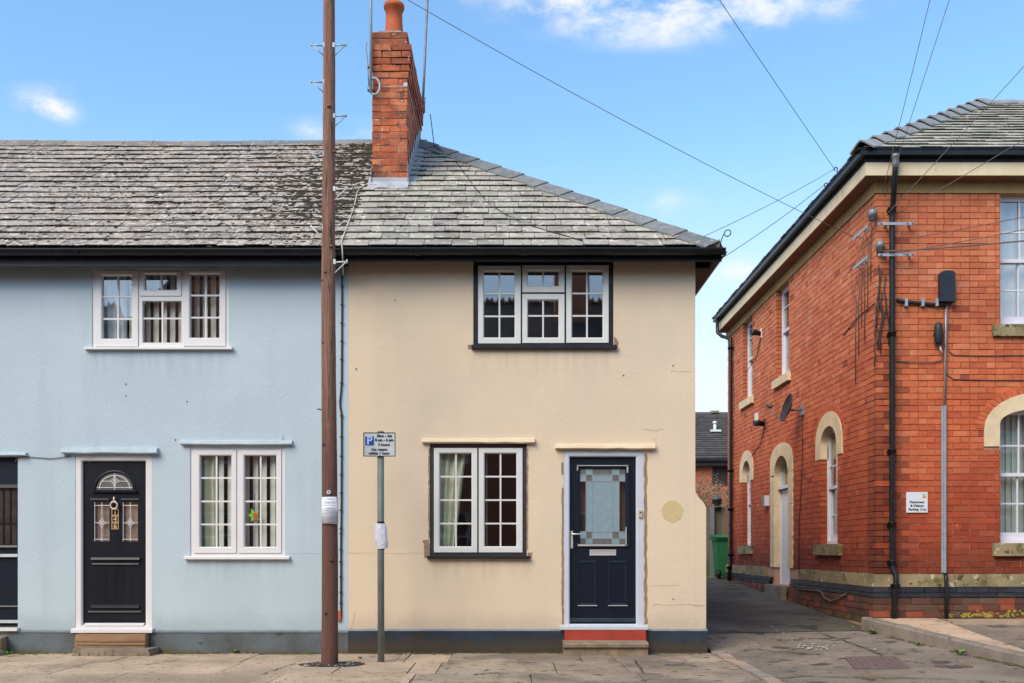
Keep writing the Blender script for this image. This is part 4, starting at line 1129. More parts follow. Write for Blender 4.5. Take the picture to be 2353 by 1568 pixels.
# ---------------------------------------------------------------- chimney
CHX0, CHX1, CHY0, CHY1, CHB, CHC = fx(855, 1.74), fx(935, 1.74), 1.74, 3.68, fz(410, 1.74), .0925
core = MB().box(CHX0 + .012, CHX1 - .012, CHY0 + .012, CHY1 - .012, 5.7, CHB + 22 * CHC - .01)
chim = obj('chimney', core, M['mortar_chimney'], cream, 'tall orange brick chimney stack with corbelled top')
rq = random.Random(12)
def chim_tint(k=0):
    b = rq.choice([(.62, .175, .068), (.58, .150, .058), (.66, .215, .09), (.50, .125, .05), (.61, .20, .095), (.45, .115, .055)])
    t = rq.uniform(.80, 1.1) * (.62 if k >= 20 else .85 if k >= 15 else 1); return tuple(c * t for c in b)
OUT = {21: .0, 20: .0, 19: .058, 18: .055, 17: .045, 16: .03, 15: .015}
rest = MB()
for k in range(-6, 22):
    z0 = CHB + k * CHC + .005; z1 = z0 + CHC - .011; e = OUT.get(k, 0.0)
    x1 = CHX1 + e; y0 = CHY0 - e * .6; y1 = CHY1 + e
    top = k >= 20
    cuts = [0, .5, 1] if k % 2 else [0, .24, .75, 1]
    cuts = [c + (rq.uniform(-.02, .02) if 0 < c < 1 else 0) for c in cuts]
    for a, b in zip(cuts, cuts[1:]):
        g = .005
        q = MB().box(CHX0 + (x1 - CHX0) * a + (g if a else 0), CHX0 + (x1 - CHX0) * b - (g if b < 1 else 0), y0 + rq.uniform(-.003, .003), y0 + .105, z0, z1, chim_tint(k), .0055)
        if k >= 0: obj('brick', q, M['brick_chimney'], chim)
        else: merge(rest, q)
    y = y0 + .112 + (0 if k % 2 else .06)
    if y > y0 + .13: merge(rest, MB().box(x1 - .1, x1, y0 + .112, y - .01, z0, z1, chim_tint(k), .003))
    while y < y1 - .06:
        b = min(y + .225, y1)
        q = MB().box(x1 - .105, x1 + rq.uniform(-.003, .003), y + .005, b - .005, z0, z1, chim_tint(k), .003)
        if k >= 3: obj('brick', q, M['brick_chimney'], chim)
        else: merge(rest, q)
        merge(rest, MB().box(CHX0, CHX0 + .1, y + .005, b - .005, z0, z1, chim_tint(k), .003))
        y = b
    for a, b in ((0, .5), (.5, 1)): merge(rest, MB().box(CHX0 + .105 + (x1 - CHX0 - .215) * a, CHX0 + .105 + (x1 - CHX0 - .215) * b - .01, y1 - .1, y1, z0, z1, chim_tint(k), .003))
obj('brick_field', rest, M['brick_chimney'], chim, kind='stuff')
zt = CHB + 22 * CHC
obj('flaunching', MB().prism([(CHX0 + .02, zt - .012), (CHX1 - .02, zt - .012), (CHX1 - .1, zt + .03), (CHX0 + .1, zt + .03)], 1, CHY0 + .03, CHY1 - .03), M['mortar_chimney'], chim)
cxp = (CHX0 + CHX1) / 2 + .035
for yc, s, hgt in ((1.96, 1.0, .50), (2.75, .82, .46), (3.35, .9, .44)):
    pot = obj('chimney_pot', MB().lathe([(.135 * s, 0), (.13 * s, .08), (.118 * s, .24), (.116 * s, hgt - .10), (.13 * s, hgt - .095), (.128 * s, hgt - .075), (.142 * s, hgt - .07), (.148 * s, hgt - .035), (.138 * s, hgt - .005), (.115 * s, hgt), (.105 * s, hgt - .03), (.10 * s, hgt - .3)], (cxp, yc, zt + .0), 20), M['terracotta'], chim)
# lead apron and step flashing
FL = M['flashing']
zr = lambda y: EAVE_Z + (y - EAVE_Y) * math.tan(PITCH)
mb = MB(); xa, xb2 = CHX0 - .05, CHX1 + .03; rq2 = random.Random(2)
xs = lin(xa, xb2, 8)
for x in xs:
    mb.v += [(x, CHY0 - .19 + rq2.uniform(-.015, .015), zr(CHY0 - .19) + .035), (x, CHY0 - .012, zr(CHY0) + .05), (x, CHY0 - .014, CHB + .012)]
for i in range(7):
    for k in range(2): mb.face((i * 3 + k, i * 3 + 3 + k, i * 3 + 4 + k, i * 3 + 1 + k))
obj('lead_apron', mb, FL, chim)
ys = lin(CHY0 - .02, CHY1, 9)
for sx_, xo in ((1, CHX1 + .008), (-1, CHX0 - .008)):
    mb = MB()
    for a, b in zip(ys, ys[1:]):
        h = .17 if sx_ > 0 else .1
        mb.box(min(xo, xo + sx_ * .003), max(xo, xo + sx_ * .003), a - .01, b + .002, zr(a) - .06, zr(b) + h)
        if sx_ > 0: mb.poly([(xo, a, zr(a) + .03), (xo + .11, a, zr(a) + .028), (xo + .11, b, zr(b) + .028), (xo, b, zr(b) + .03)])
    obj('step_flashing', mb, FL, chim, kind='stuff')

# ---------------------------------------------------------------- aerial masts on the chimney
am = thing('aerial_mast', 'upright galvanised aerial mast held by a ring bracket on the chimney front', 'aerial', (fx(851, 1.7), 1.68, fz(215, 1.68)), 'television aerial masts')
xm = fx(851.5, 1.66)
obj('mast', MB().tube([(xm, 1.66, fz(212, 1.66)), (xm + .005, 1.66, fz(-60, 1.66)), (xm + .005, 1.66, fz(-170, 1.66))], .019, 8), M['galv'], am)
mb = MB(); pts = []
c0 = Vector((fx(860, 1.66), 1.70, fz(197, 1.66)))
for a in lin(2.2, -2.2, 9): pts.append(c0 + Vector((.075 * math.cos(a), -.03, .115 * math.sin(a))))
mb.tube(pts, .015, 6); obj('chimney_bracket', mb, M['galv'], am)
mb = MB().box(xm - .05, xm + .02, 1.665, 1.735, fz(152, 1.66), fz(147, 1.66)); mb.box(xm - .05, xm + .03, 1.66, 1.735, fz(205, 1.66), fz(198, 1.66))
mb.tube([(xm - .06, 1.69, fz(98, 1.7)), (xm - .07, 1.69, fz(115, 1.7)), (xm - .05, 1.69, fz(130, 1.7)), (xm - .04, 1.69, fz(170, 1.7)), (xm - .03, 1.7, fz(200, 1.7))], .008, 5)
obj('clamp', mb, M['galv_dark'], am)
obj('lashing_wire', MB().tube([(c0.x + .07, 1.70, c0.z + .02), (CHX0 + .2, 1.715, fz(199, 1.72)), (CHX1 + .005, 1.72, fz(197, 1.72)), (CHX1 + .02, 2.2, fz(197, 1.72)), (CHX1 + .02, CHY1, fz(197, 1.72))], .006, 5), M['cable_white'], am)
mb = MB()
zb = fz(-150, 1.66); mb.tube([(xm - .5, 1.66, zb), (xm + .5, 1.66, zb)], .011, 6)
for i in range(9): mb.tube([(xm - .45 + i * .11, 1.40, zb + .012), (xm - .45 + i * .11, 1.92, zb + .012)], .004, 5)
obj('aerial_array', mb, M['galv'], am)
am2 = thing('aerial_mast', 'slim leaning aerial mast fixed to the back corner of the chimney', 'aerial', (fx(970, 3.7), 3.74, fz(258, 3.74)), 'television aerial masts')
p0, p1 = Vector((fx(970.5, 3.74), 3.74, fz(256, 3.74))), Vector((fx(984, 3.74), 3.74, fz(-60, 3.74)))
obj('mast', MB().tube([p0, p0.lerp(p1, .4), p1, p1 + (p1 - p0) * .25], .021, 8), M['galv_dark'], am2)
mb = MB().box(CHX1 + .06, p0.x + .03, 3.62, 3.76, p0.z + .12, p0.z + .15); mb.box(CHX1 + .06, p0.x + .03, 3.62, 3.76, p0.z + .02, p0.z + .05); mb.tube([p0 + Vector((.03, -.01, -.02)), p0 + Vector((.035, -.01, .22))], .014, 6)
obj('clamp', mb, M['galv_dark'], am2)
mb = MB(); e = p1 + (p1 - p0) * .2
mb.tube([e + Vector((-.5, 0, 0)), e + Vector((.4, 0, 0))], .011, 6)
for i in range(8): mb.tube([e + Vector((-.45 + i * .11, -.25, .012)), e + Vector((-.45 + i * .11, .25, .012))], .004, 5)
obj('aerial_array', mb, M['galv_dark'], am2)
# brick reveal of a small galvanised corner plate near the top
obj('corner_plate', MB().box(CHX1 - .05, CHX1 + .004, CHY0 - .006, CHY0 + .02, fz(200, 1.74), fz(190, 1.74)), M['galv'], chim)
# ================================================================ brick building
RY, RX = 1.33, 4.89                       # front plane and alley-side plane
RFAR = 10.5                               # far end of the alley side
RXE = 12.4
def rz(h): return EYE + h                 # heights measured from eye level
brk = thing('brick_building', 'two-storey orange red brick building with arched stone windows and hipped slate roof', 'building', (8.6, 6, .35))
Z_TOP, Z_ST1, Z_ST0, Z_B1, Z_B2 = rz(4.79), rz(-.312), rz(-.488), rz(-.564), rz(-.626)
def depth_y(px): return FOC * RX / (px - CX) - CAM_DIST       # Y on the alley wall seen at a photo column
# openings: front in X, side in Y
FU = (fx(2296, RY), fx(2296, RY) + 1.16, rz((1264 - 746) / 171.0), Z_TOP + .02)
FLW = (fx(2296, RY), fx(2296, RY) + 1.16, rz((1264 - 1247) / 171.0), rz((1264 - 935) / 171.0))
ARF = (fx(2296, RY) + .58, .58, rz((1264 - 972) / 171.0), .20)       # centre, half width, spring, rise
SU1 = (depth_y(1812.5), depth_y(1783), rz(3.14), Z_TOP + .02)
SU2 = (depth_y(1728.4), depth_y(1706), rz(3.14), Z_TOP + .02)
SW1 = (depth_y(1923.5), depth_y(1884.7), rz(.10), rz(1.92))
SW2 = (depth_y(1724.5), depth_y(1705.6), rz(.10), rz(1.90))
SD = (depth_y(1812.5), depth_y(1777.6), rz(-.62), rz(1.73))
# mortar-coloured wall behind the brick faces
wl_ = MB().ring((RX + .012, RXE, -.2, Z_TOP), [FU, FLW], RY + .012, RY + .30)
side = MB().ring((RY + .012, RFAR, -.2, Z_TOP), [SU1, SU2, SW1, SW2, SD], RX + .012, RX + .28)
side.v = [(y, x, z) for x, y, z in side.v]
merge(wl_, side)
wl_.box(RX + .28, RXE, RFAR - .25, RFAR - .001, -.2, Z_TOP - .01); wl_.box(RXE - .25, RXE - .002, RY + .3, RFAR - .25, -.2, Z_TOP - .012)
obj('wall', wl_, M['mortar'], brk)

rb = random.Random(41)
def red_tint(z, dark=0.0, u=0.0):
    """brick colour; soot and damp have darkened the lower storey in ragged patches"""
    hi = max(0, min(1, (z - 3.0) / 2.2))
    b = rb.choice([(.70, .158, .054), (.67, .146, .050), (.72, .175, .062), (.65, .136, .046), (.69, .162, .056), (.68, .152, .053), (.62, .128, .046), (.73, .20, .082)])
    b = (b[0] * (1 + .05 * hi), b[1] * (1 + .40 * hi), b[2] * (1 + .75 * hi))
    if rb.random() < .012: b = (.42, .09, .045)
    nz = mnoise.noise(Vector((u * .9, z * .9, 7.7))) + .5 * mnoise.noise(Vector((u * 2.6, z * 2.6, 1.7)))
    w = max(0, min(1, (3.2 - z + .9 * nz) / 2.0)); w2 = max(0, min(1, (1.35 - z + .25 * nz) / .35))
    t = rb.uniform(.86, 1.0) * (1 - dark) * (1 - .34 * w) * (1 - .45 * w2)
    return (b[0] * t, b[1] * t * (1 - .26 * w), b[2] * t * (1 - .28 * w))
def blocked(op, z):
    if len(op) == 4: return (op[0], op[1]) if op[2] < z < op[3] else None
    c, hw, z0, zs, rise = op          # arch outline
    if z < z0 or z > zs + rise: return None
    w = hw if z < zs else hw * math.sqrt(max(0, 1 - ((z - zs) / rise) ** 2))
    return (c - w, c + w)
def courses(L0, L1, z0, n, ch, ops, corner_start):
    """(u0,u1,z0,z1,course) in flemish bond"""
    out = []
    for k in range(n):
        za, zb = z0 + k * ch, z0 + (k + 1) * ch; zm = (za + zb) / 2
        u = L0 + (0.0 if (k % 2) == corner_start else .105)
        st = (k % 2) == 0; pos = u - (0 if k % 2 else .0)
        seq = 0
        cells = []
        first = True
        while pos < L1:
            w = .2185 if (seq + k) % 2 == 0 else .1085
            if first and (k % 2) != corner_start: w = .0565 if False else w
            cells.append((pos, min(pos + w, L1))); pos += w + .009; seq += 1; first = False
        for a, b in cells:
            segs = [(a, b)]
            for op in ops:
                bl = blocked(op, zm)
                if not bl: continue
                ns = []
                for s, e in segs:
                    if bl[1] <= s or bl[0] >= e: ns.append((s, e)); continue
                    if s < bl[0]: ns.append((s, bl[0] - .004))
                    if e > bl[1]: ns.append((bl[1] + .004, e))
                segs = ns
            for s, e in segs:
                if e - s > .03: out.append((s, e, za + .0045, zb - .0045, k))
    return out
CH = .0838
n_c = int(round((Z_TOP - Z_ST1) / CH)); CH = (Z_TOP - Z_ST1) / n_c
def arch_op(cen, hw, zb, zs, rise): return (cen, hw, zb, zs, rise)
def sw_arch(o, zsp, top, e): 
    c = (o[0] + o[1]) / 2; return (c, (o[1] - o[0]) / 2 + e, zsp, zsp + .25, top - zsp - .25)
ST_SP = rz(1.44)
def zz_f(py): return rz((1264 - py) / 171.0)
front_ops = [FU, FLW, (ARF[0], ARF[1] + .21, rz((1264 - 1025) / 171.0), rz((1264 - 985) / 171.0), .50), (FU[0] - .10, FU[1] + .10, FU[2] - .165, FU[2]), (FLW[0] - .10, FLW[1] + .10, FLW[2] - .18, FLW[2])]
side_ops = [SU1, SU2, SW1, SW2, SD] + [sw_arch(SW1, ST_SP, rz(2.14), .24), sw_arch(SW2, ST_SP, rz(2.08), .22)] + [(SD[0] - .24, SD[1] + .24, rz(-.7), rz(1.45)), sw_arch(SD, rz(1.4), rz(1.95), .24)]
for o_ in (SU1, SU2): side_ops.append((o_[0] - .1, o_[1] + .1, o_[2] - .155, o_[2]))
for o_ in (SW1, SW2): side_ops.append((o_[0] - .2, o_[1] + .2, o_[2] - .175, o_[2]))
pieces = []
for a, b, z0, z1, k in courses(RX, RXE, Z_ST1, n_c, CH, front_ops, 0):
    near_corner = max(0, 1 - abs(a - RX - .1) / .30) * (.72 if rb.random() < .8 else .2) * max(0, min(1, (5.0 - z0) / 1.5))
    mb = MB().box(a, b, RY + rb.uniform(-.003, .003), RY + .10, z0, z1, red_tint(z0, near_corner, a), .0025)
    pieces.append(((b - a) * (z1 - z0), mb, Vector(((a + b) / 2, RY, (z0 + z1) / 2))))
sidef = MB()
for a, b, z0, z1, k in courses(RY, RFAR, Z_ST1, n_c, CH, side_ops, 1):
    if k % 2 == 0 and a < RY + .106: a = max(a, RY + .106)
    if b - a < .02: continue
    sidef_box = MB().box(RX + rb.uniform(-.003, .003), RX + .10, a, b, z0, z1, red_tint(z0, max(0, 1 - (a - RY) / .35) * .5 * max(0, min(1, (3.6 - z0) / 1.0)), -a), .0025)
    merge(sidef, sidef_box)
place_pieces('brick', pieces, M['brick'], brk, 300)
obj('brick_field', sidef, M['brick'], brk, kind='stuff')
# brick reveals of the openings
rv = MB()
for o_ in (SU1, SU2, SW1, SW2):
    for k in range(n_c):
        z0, z1 = Z_ST1 + k * CH + .0055, Z_ST1 + (k + 1) * CH - .0055
        if z0 < o_[2] + .005 or z1 > (o_[3] if o_ in (SU1, SU2) else ST_SP + .03): continue
        for yj, sg in ((o_[1], -1), (o_[0], 1)):
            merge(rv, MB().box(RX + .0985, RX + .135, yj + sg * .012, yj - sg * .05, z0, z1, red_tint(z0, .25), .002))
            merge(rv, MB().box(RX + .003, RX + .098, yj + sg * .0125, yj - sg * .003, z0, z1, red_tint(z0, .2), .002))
for o_ in (FU, FLW):
    for k in range(n_c):
        z0, z1 = Z_ST1 + k * CH + .0055, Z_ST1 + (k + 1) * CH - .0055
        if z0 < o_[2] + .005 or z1 > (o_[3] if o_ is FU else zz_f(1027)): continue
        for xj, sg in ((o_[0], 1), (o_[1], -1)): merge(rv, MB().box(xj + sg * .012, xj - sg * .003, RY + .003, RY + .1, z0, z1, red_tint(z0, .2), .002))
obj('brick_reveal', rv, M['brick'], brk, kind='stuff')
# brick soldier rings over the arches (joined into the field look)
def arch_ring(cen, hw, zs, rise, n, depth, axis, m, parent, y0, y1, name='brick_arch'):
    mb = MB()
    for k in range(n):
        a0, a1 = math.pi * k / n + .01, math.pi * (k + 1) / n - .01
        q = [(cen + hw * math.cos(a), zs + rise * math.sin(a)) for a in (a0, a1)] + [(cen + (hw + depth) * math.cos(a), zs + (rise + depth) * math.sin(a)) for a in (a1, a0)]
        b = MB().prism(q, 1 if axis == 1 else 0, y0 - .004, y1, red_tint(zs)); merge(mb, b)
    return obj(name, mb, m, parent, kind='stuff')
arch_ring(ARF[0], ARF[1] + .21, rz((1264 - 985) / 171.0), .50, 30, .11, 1, M['brick'], brk, RY, RY + .08)
for o_, sp, top, e in ((SW1, ST_SP, rz(2.14), .24), (SW2, ST_SP, rz(2.08), .22), (SD, rz(1.4), rz(1.95), .24)):
    c = (o_[0] + o_[1]) / 2
    arch_ring(c, (o_[1] - o_[0]) / 2 + e, sp + .25, top - sp - .25, 14, .10, 0, M['brick'], brk, RX, RX + .08)

# plinth: weathered stone course, two courses of blue brick, rough red footing
def both(name, z0, z1, proj, m, seg, jit, tintf=None, stuff=False, side_cut=None):
    r = random.Random(int(z0 * 100)); rest = MB()
    x = RX - proj
    while x < RXE:
        w = seg * r.uniform(.85, 1.15); x1 = min(x + w, RXE)
        q = MB().box(x + .003, x1 - .003, RY - proj + r.uniform(-jit, jit), RY + .1, z0, z1, tintf(r) if tintf else (1, 1, 1), jit * .6)
        if stuff or x > 7.3: merge(rest, q)
        else: obj(name, q, m, brk)
        x = x1
    y = RY + .101
    while y < RFAR:
        w = seg * r.uniform(.85, 1.15); y1 = min(y + w, RFAR)
        if not (side_cut and y1 > side_cut[0] and y < side_cut[1]):
            q = MB().box(RX - proj + r.uniform(-jit, jit), RX + .1, y + .003, y1 - .003, z0, z1, tintf(r) if tintf else (1, 1, 1), jit * .6)
            if stuff or seg < .5: merge(rest, q)
            else: obj(name, q, m, brk)
        y = y1
    if rest.v: obj(name + '_field', rest, m, brk, kind='stuff')
cutd = (SD[0] - .02, SD[1] + .02)
both('plinth_stone', Z_ST0, Z_ST1 - .004, .045, M['stone_dirty'], 1.1, .006, side_cut=cutd)
gt = lambda r: (lambda t: (t, t, t))(r.uniform(.75, 1.25))
both('blue_brick', Z_B1, Z_ST0 - .006, .05, M['blue_brick'], .235, .002, gt, side_cut=cutd)
both('blue_brick', Z_B2, Z_B1 - .008, .06, M['blue_brick'], .235, .002, gt, side_cut=cutd)
def foot_t(r):
    b = r.choice([(.17, .06, .036), (.12, .048, .032), (.30, .07, .032), (.14, .075, .048), (.10, .045, .03)]); t = r.uniform(.8, 1.1); return tuple(c * t for c in b)
for k in range(4):
    both('footing_brick', Z_B2 - .088 * (k + 1), Z_B2 - .088 * k - .010, .062, M['brick'], .225, .006, foot_t, side_cut=None if k > 0 else cutd)
obj('footing_core', MB().prism([(RX - .045, RY - .045), (RXE, RY - .045), (RXE, RY + .2), (RX + .2, RY + .2), (RX + .2, RFAR), (RX - .045, RFAR)], 2, -.2, Z_B2 - .02), M['mortar'], brk)

# stone frieze, soffit, fascia, gutter
OV = .205
def L_shape(name, z0, z1, out, back, m):
    """piece running along front and alley side"""
    mb = MB()
    mb.box(RX - out, RXE, RY - out, RY - back, z0, z1)
    mb.box(RX - out, RX - back, RY - back, RFAR + .1, z0, z1)
    return obj(name, mb, m, brk)
L_shape('frieze', Z_TOP + .006, rz(4.95), .018, -.12, M['frieze'])
L_shape('soffit', rz(4.951), rz(4.97), OV - .005, -.02, M['soffit'])
L_shape('fascia', rz(4.955), rz(5.125), OV + .016, OV - .004, M['fascia_stone'])
L_shape('gutter_board', rz(5.126), rz(5.19), OV + .012, OV - .05, M['black_paint'])
L_shape('eaves_gutter', rz(5.192), rz(5.262), OV + .11, OV - .02, M['black_plastic'])
L_shape('gutter_lip', rz(5.262), rz(5.278), OV + .122, OV + .104, M['black_plastic'])
# roof
EX, EY, EZ = RX - OV - .09, RY - OV - .09, rz(5.275)
HR = 3.10; RIZ = rz(7.27)
AX, AY = EX + HR, EY + HR
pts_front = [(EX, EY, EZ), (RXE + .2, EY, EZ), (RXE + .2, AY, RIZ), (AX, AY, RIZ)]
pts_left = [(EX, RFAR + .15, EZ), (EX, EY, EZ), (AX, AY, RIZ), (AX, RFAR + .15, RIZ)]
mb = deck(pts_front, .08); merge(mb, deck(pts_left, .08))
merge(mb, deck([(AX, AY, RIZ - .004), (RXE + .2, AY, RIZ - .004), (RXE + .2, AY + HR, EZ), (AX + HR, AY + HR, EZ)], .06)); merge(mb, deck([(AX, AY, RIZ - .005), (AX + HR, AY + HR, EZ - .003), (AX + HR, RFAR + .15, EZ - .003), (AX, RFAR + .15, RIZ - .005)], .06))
roof_r = obj('roof', mb, M['slate_gap_shade'], brk)
pr_ = math.atan2(RIZ - EZ, HR); sl_ = math.hypot(RIZ - EZ, HR)
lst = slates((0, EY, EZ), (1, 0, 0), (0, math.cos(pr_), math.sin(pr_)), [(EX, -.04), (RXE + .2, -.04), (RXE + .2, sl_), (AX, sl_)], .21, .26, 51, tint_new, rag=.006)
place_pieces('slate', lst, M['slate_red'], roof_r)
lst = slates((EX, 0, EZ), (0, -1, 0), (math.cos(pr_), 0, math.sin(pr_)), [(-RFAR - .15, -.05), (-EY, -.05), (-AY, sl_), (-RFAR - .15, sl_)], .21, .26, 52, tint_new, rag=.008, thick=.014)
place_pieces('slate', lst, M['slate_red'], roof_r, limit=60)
h0, h1 = Vector((EX - .02, EY - .02, EZ + .03)), Vector((AX, AY, RIZ + .05)); NH = 12
for k in range(NH):
    a, b = h0.lerp(h1, (k + .0) / NH), h0.lerp(h1, (k + 1.12) / NH); t = rb.uniform(.85, 1.15)
    obj('hip_tile', angle_tile(a, b, .21, .62, .018, .055, .005, tint=(t, t, t)), M['ridge_red'], roof_r)
x = AX
while x < RXE:
    t = rb.uniform(.85, 1.1); obj('ridge_tile', angle_tile((x, AY, RIZ + .03), (x + .46, AY, RIZ + .03), .19, .6, .016, .0, .012, tint=(t, t, t)), M['ridge_red'], roof_r); x += .45
y = AY + .1
while y < RFAR:
    obj('ridge_tile', angle_tile((AX, y, RIZ + .028), (AX, y + .46, RIZ + .028), .19, .6, .016), M['ridge_red'], roof_r); y += .45

# stone dressings
def stone_arch(cen, hw, out, zb, zs_in, rise_in, zs_out, rise_out, axis, f0, f1, name='stone_arch', n=16, foot=None):
    """arched surround: outline from outer curve back along inner curve"""
    A = [(cen + (hw + out), zb), (cen + (hw + out), zs_out)] + arc(cen, zs_out, hw + out, rise_out, 0, math.pi, n)[1:-1] + [(cen - (hw + out), zs_out), (cen - (hw + out), zb)]
    B = [(cen + hw, zb), (cen + hw, zs_in)] + arc(cen, zs_in, hw, rise_in, 0, math.pi, n)[1:-1] + [(cen - hw, zs_in), (cen - hw, zb)]
    mb = MB()
    for k in range(len(A) - 1):
        q = [A[k], A[k + 1], B[k + 1], B[k]]
        merge(mb, MB().prism(q, axis, f0, f1))
    return obj(name, mb, M['stone'], brk)
stone_arch(ARF[0], ARF[1] - .0, .21, rz((1264 - 1025) / 171.0), ARF[2], ARF[3], rz((1264 - 985) / 171.0), .50, 1, RY - .012, RY + .11)
for o_, ti, to in ((SW1, rz(1.92), rz(2.14)), (SW2, rz(1.87), rz(2.08))):
    c, hw = (o_[0] + o_[1]) / 2, (o_[1] - o_[0]) / 2
    stone_arch(c, hw - .03, .26, ST_SP, ti - .28, .28, ST_SP + .25, to - ST_SP - .25, 0, RX - .014, RX + .16)
c, hw = (SD[0] + SD[1]) / 2, (SD[1] - SD[0]) / 2
stone_arch(c, hw - .04, .27, rz(1.4), rz(1.72) - .36, .36, rz(1.65), rz(1.95) - rz(1.65), 0, RX - .014, RX + .16)
for s in (-1, 1):
    e0 = c + s * (hw - .04); e1 = c + s * (hw + .23)
    for za, zb in ((-.31, .25), (.256, .82), (.826, 1.395)):
        obj('stone_jamb', MB().box(RX - .012, RX + .16, min(e0, e1), max(e0, e1), rz(za), rz(zb), (1, 1, 1), .002), M['stone'], brk)
def sill(o_, th, side, e=.1):
    z = o_[2]
    if side: mb = MB().box(RX - .06, RX + .2, o_[0] - e, o_[1] + e, z - th, z - .002, (1, 1, 1), .003)
    else: mb = MB().box(o_[0] - e, o_[1] + e, RY - .06, RY + .2, z - th, z - .002, (1, 1, 1), .003)
    return obj('stone_sill', mb, M['stone_dirty'] if not side or o_ in (SW1, SW2) else M['stone'], brk)
sill(FU, .16, False); sill(FLW, .172, False)
for o_ in (SU1, SU2): sill(o_, .15, True)
for o_ in (SW1, SW2): sill(o_, .17, True, .19)
obj('door_step', MB().box(RX - .16, RX + .2, SD[0] - .05, SD[1] + .05, .2, rz(-.63), (1, 1, 1), .004), M['kerb'], brk)

# sash windows
def sash(o_, nx, zbars, zmeet, side, y_in, arch=None, label=None):
    """o_ = (u0,u1,z0,z1); bars given in metres"""
    u0, u1, z0, z1 = o_
    def mk(mb):
        if side: mb.v = [(y, x, z) for x, y, z in mb.v]
        return mb
    w = obj('sash_window', mk(MB().ring((u0, u1, z0, z1), [(u0 + .03, u1 - .03, z0 + .05, z1 - .04)], y_in, y_in + .1)), M['white_paint'], brk, label)
    for (a, b, yy) in ((zmeet - .02, z1 - .04, y_in + .015), (z0 + .05, zmeet + .02, y_in + .05)):
        obj('sash', mk(MB().ring((u0 + .031, u1 - .031, a, b), [(u0 + .075, u1 - .075, a + (.05 if a > zmeet - .1 else .095), b - .045)], yy, yy + .035)), M['white_paint'], w)
        p0, p1 = a + (.05 if a > zmeet - .1 else .095), b - .045
        us = lin(u0 + .075, u1 - .075, nx + 1); zs = [p0] + [z for z in zbars if p0 + .05 < z < p1 - .05] + [p1]
        for u in us[1:-1]: obj('glazing_bar', mk(MB().box(u - .011, u + .011, yy + .006, yy + .024, p0, p1)), M['white_paint'], w)
        for z in zs[1:-1]: obj('glazing_bar', mk(MB().box(us[0], us[-1], yy + .007, yy + .023, z - .011, z + .011)), M['white_paint'], w)
        for i in range(nx):
            for k in range(len(zs) - 1): obj('pane', mk(MB().box(us[i] + .0005, us[i + 1] - .0005, yy + .026, yy + .029, zs[k] + .0005, zs[k + 1] - .0005)), M['glass'] if not side else M['glass'], w)
    return w
zz = lambda py: rz((1264 - py) / 171.0)
sash(FU, 4, [zz(527), zz(660)], zz(594), False, RY + .10, label='tall white sash window with many small panes')
sash(FLW, 4, [zz(1021), zz(1155)], zz(1089), False, RY + .12, label='white sash window under a wide stone arch')
for o_, bars, mt in ((SU1, [rz(4.45)], rz(4.02)), (SU2, [rz(4.45)], rz(4.02)), (SW1, [rz(1.32), rz(.55)], rz(.98)), (SW2, [rz(1.32), rz(.55)], rz(.98))):
    sash(o_, 2, bars, mt, True, RX + .10, label='narrow white sash window in the alley wall')
def back_room(x0, x1, y0, y1, z0, z1, open_axis):
    mb = MB()
    if open_axis != 1: mb.poly([(x0, y0, z0), (x1, y0, z0), (x1, y0, z1), (x0, y0, z1)])
    mb.poly([(x0, y1, z0), (x1, y1, z0), (x1, y1, z1), (x0, y1, z1)])
    if open_axis != 0: mb.poly([(x0, y0, z0), (x0, y1, z0), (x0, y1, z1), (x0, y0, z1)])
    mb.poly([(x1, y0, z0), (x1, y1, z0), (x1, y1, z1), (x1, y0, z1)])
    mb.poly([(x0, y0, z0), (x1, y0, z0), (x1, y1, z0), (x0, y1, z0)]); mb.poly([(x0, y0, z1), (x1, y0, z1), (x1, y1, z1), (x0, y1, z1)])
    obj('room', mb, M['interior'], brk)
for o_ in (FU, FLW): back_room(o_[0] - .5, o_[1] + .5, RY + .302, RY + 1.6, o_[2] - .3, o_[3] + .05, 1)
for o_ in (SU1, SU2, SW1, SW2, SD): back_room(RX + .282, RX + 1.6, o_[0] - .3, o_[1] + .3, o_[2] - .3, o_[3] + .1, 0)
# alley door: white painted leaf with fanlight, red weathered jamb
dy = RX + .13
dd = obj('door', MB().box(dy, dy + .05, SD[0] + .07, SD[1] - .07, rz(-.61), rz(1.12)), M['white_paint'], brk, 'white painted alley door under a stone arch')
mb = MB().ring((SD[0], SD[1], rz(-.62), rz(1.74)), [(SD[0] + .06, SD[1] - .06, rz(-.615), rz(1.13)), (SD[0] + .06, SD[1] - .06, rz(1.2), rz(1.68))], dy - .03, dy + .06)
mb.v = [(y, x, z) for x, y, z in mb.v]; obj('door_frame', mb, M['white_paint'], dd)
obj('transom', MB().box(dy - .07, dy + .04, SD[0] + .02, SD[1] - .02, rz(1.13), rz(1.19)), M['white_paint'], dd)
obj('fanlight', MB().box(dy + .005, dy + .01, SD[0] + .06, SD[1] - .06, rz(1.2), rz(1.68)), M['glass'], dd)
obj('jamb', MB().box(dy - .10, dy - .031, SD[0] - .0, SD[0] + .035, rz(-.6), rz(1.12)), M['red_paint'], dd)
obj('handle', MB().tube([(dy, SD[0] + .14, rz(.22)), (dy - .06, SD[0] + .14, rz(.22)), (dy - .06, SD[0] + .25, rz(.22))], .012, 6), M['galv'], dd)
obj('keyhole', MB().box(dy - .008, dy, SD[0] + .45, SD[0] + .48, rz(.80), rz(.86)), M['print'], dd)

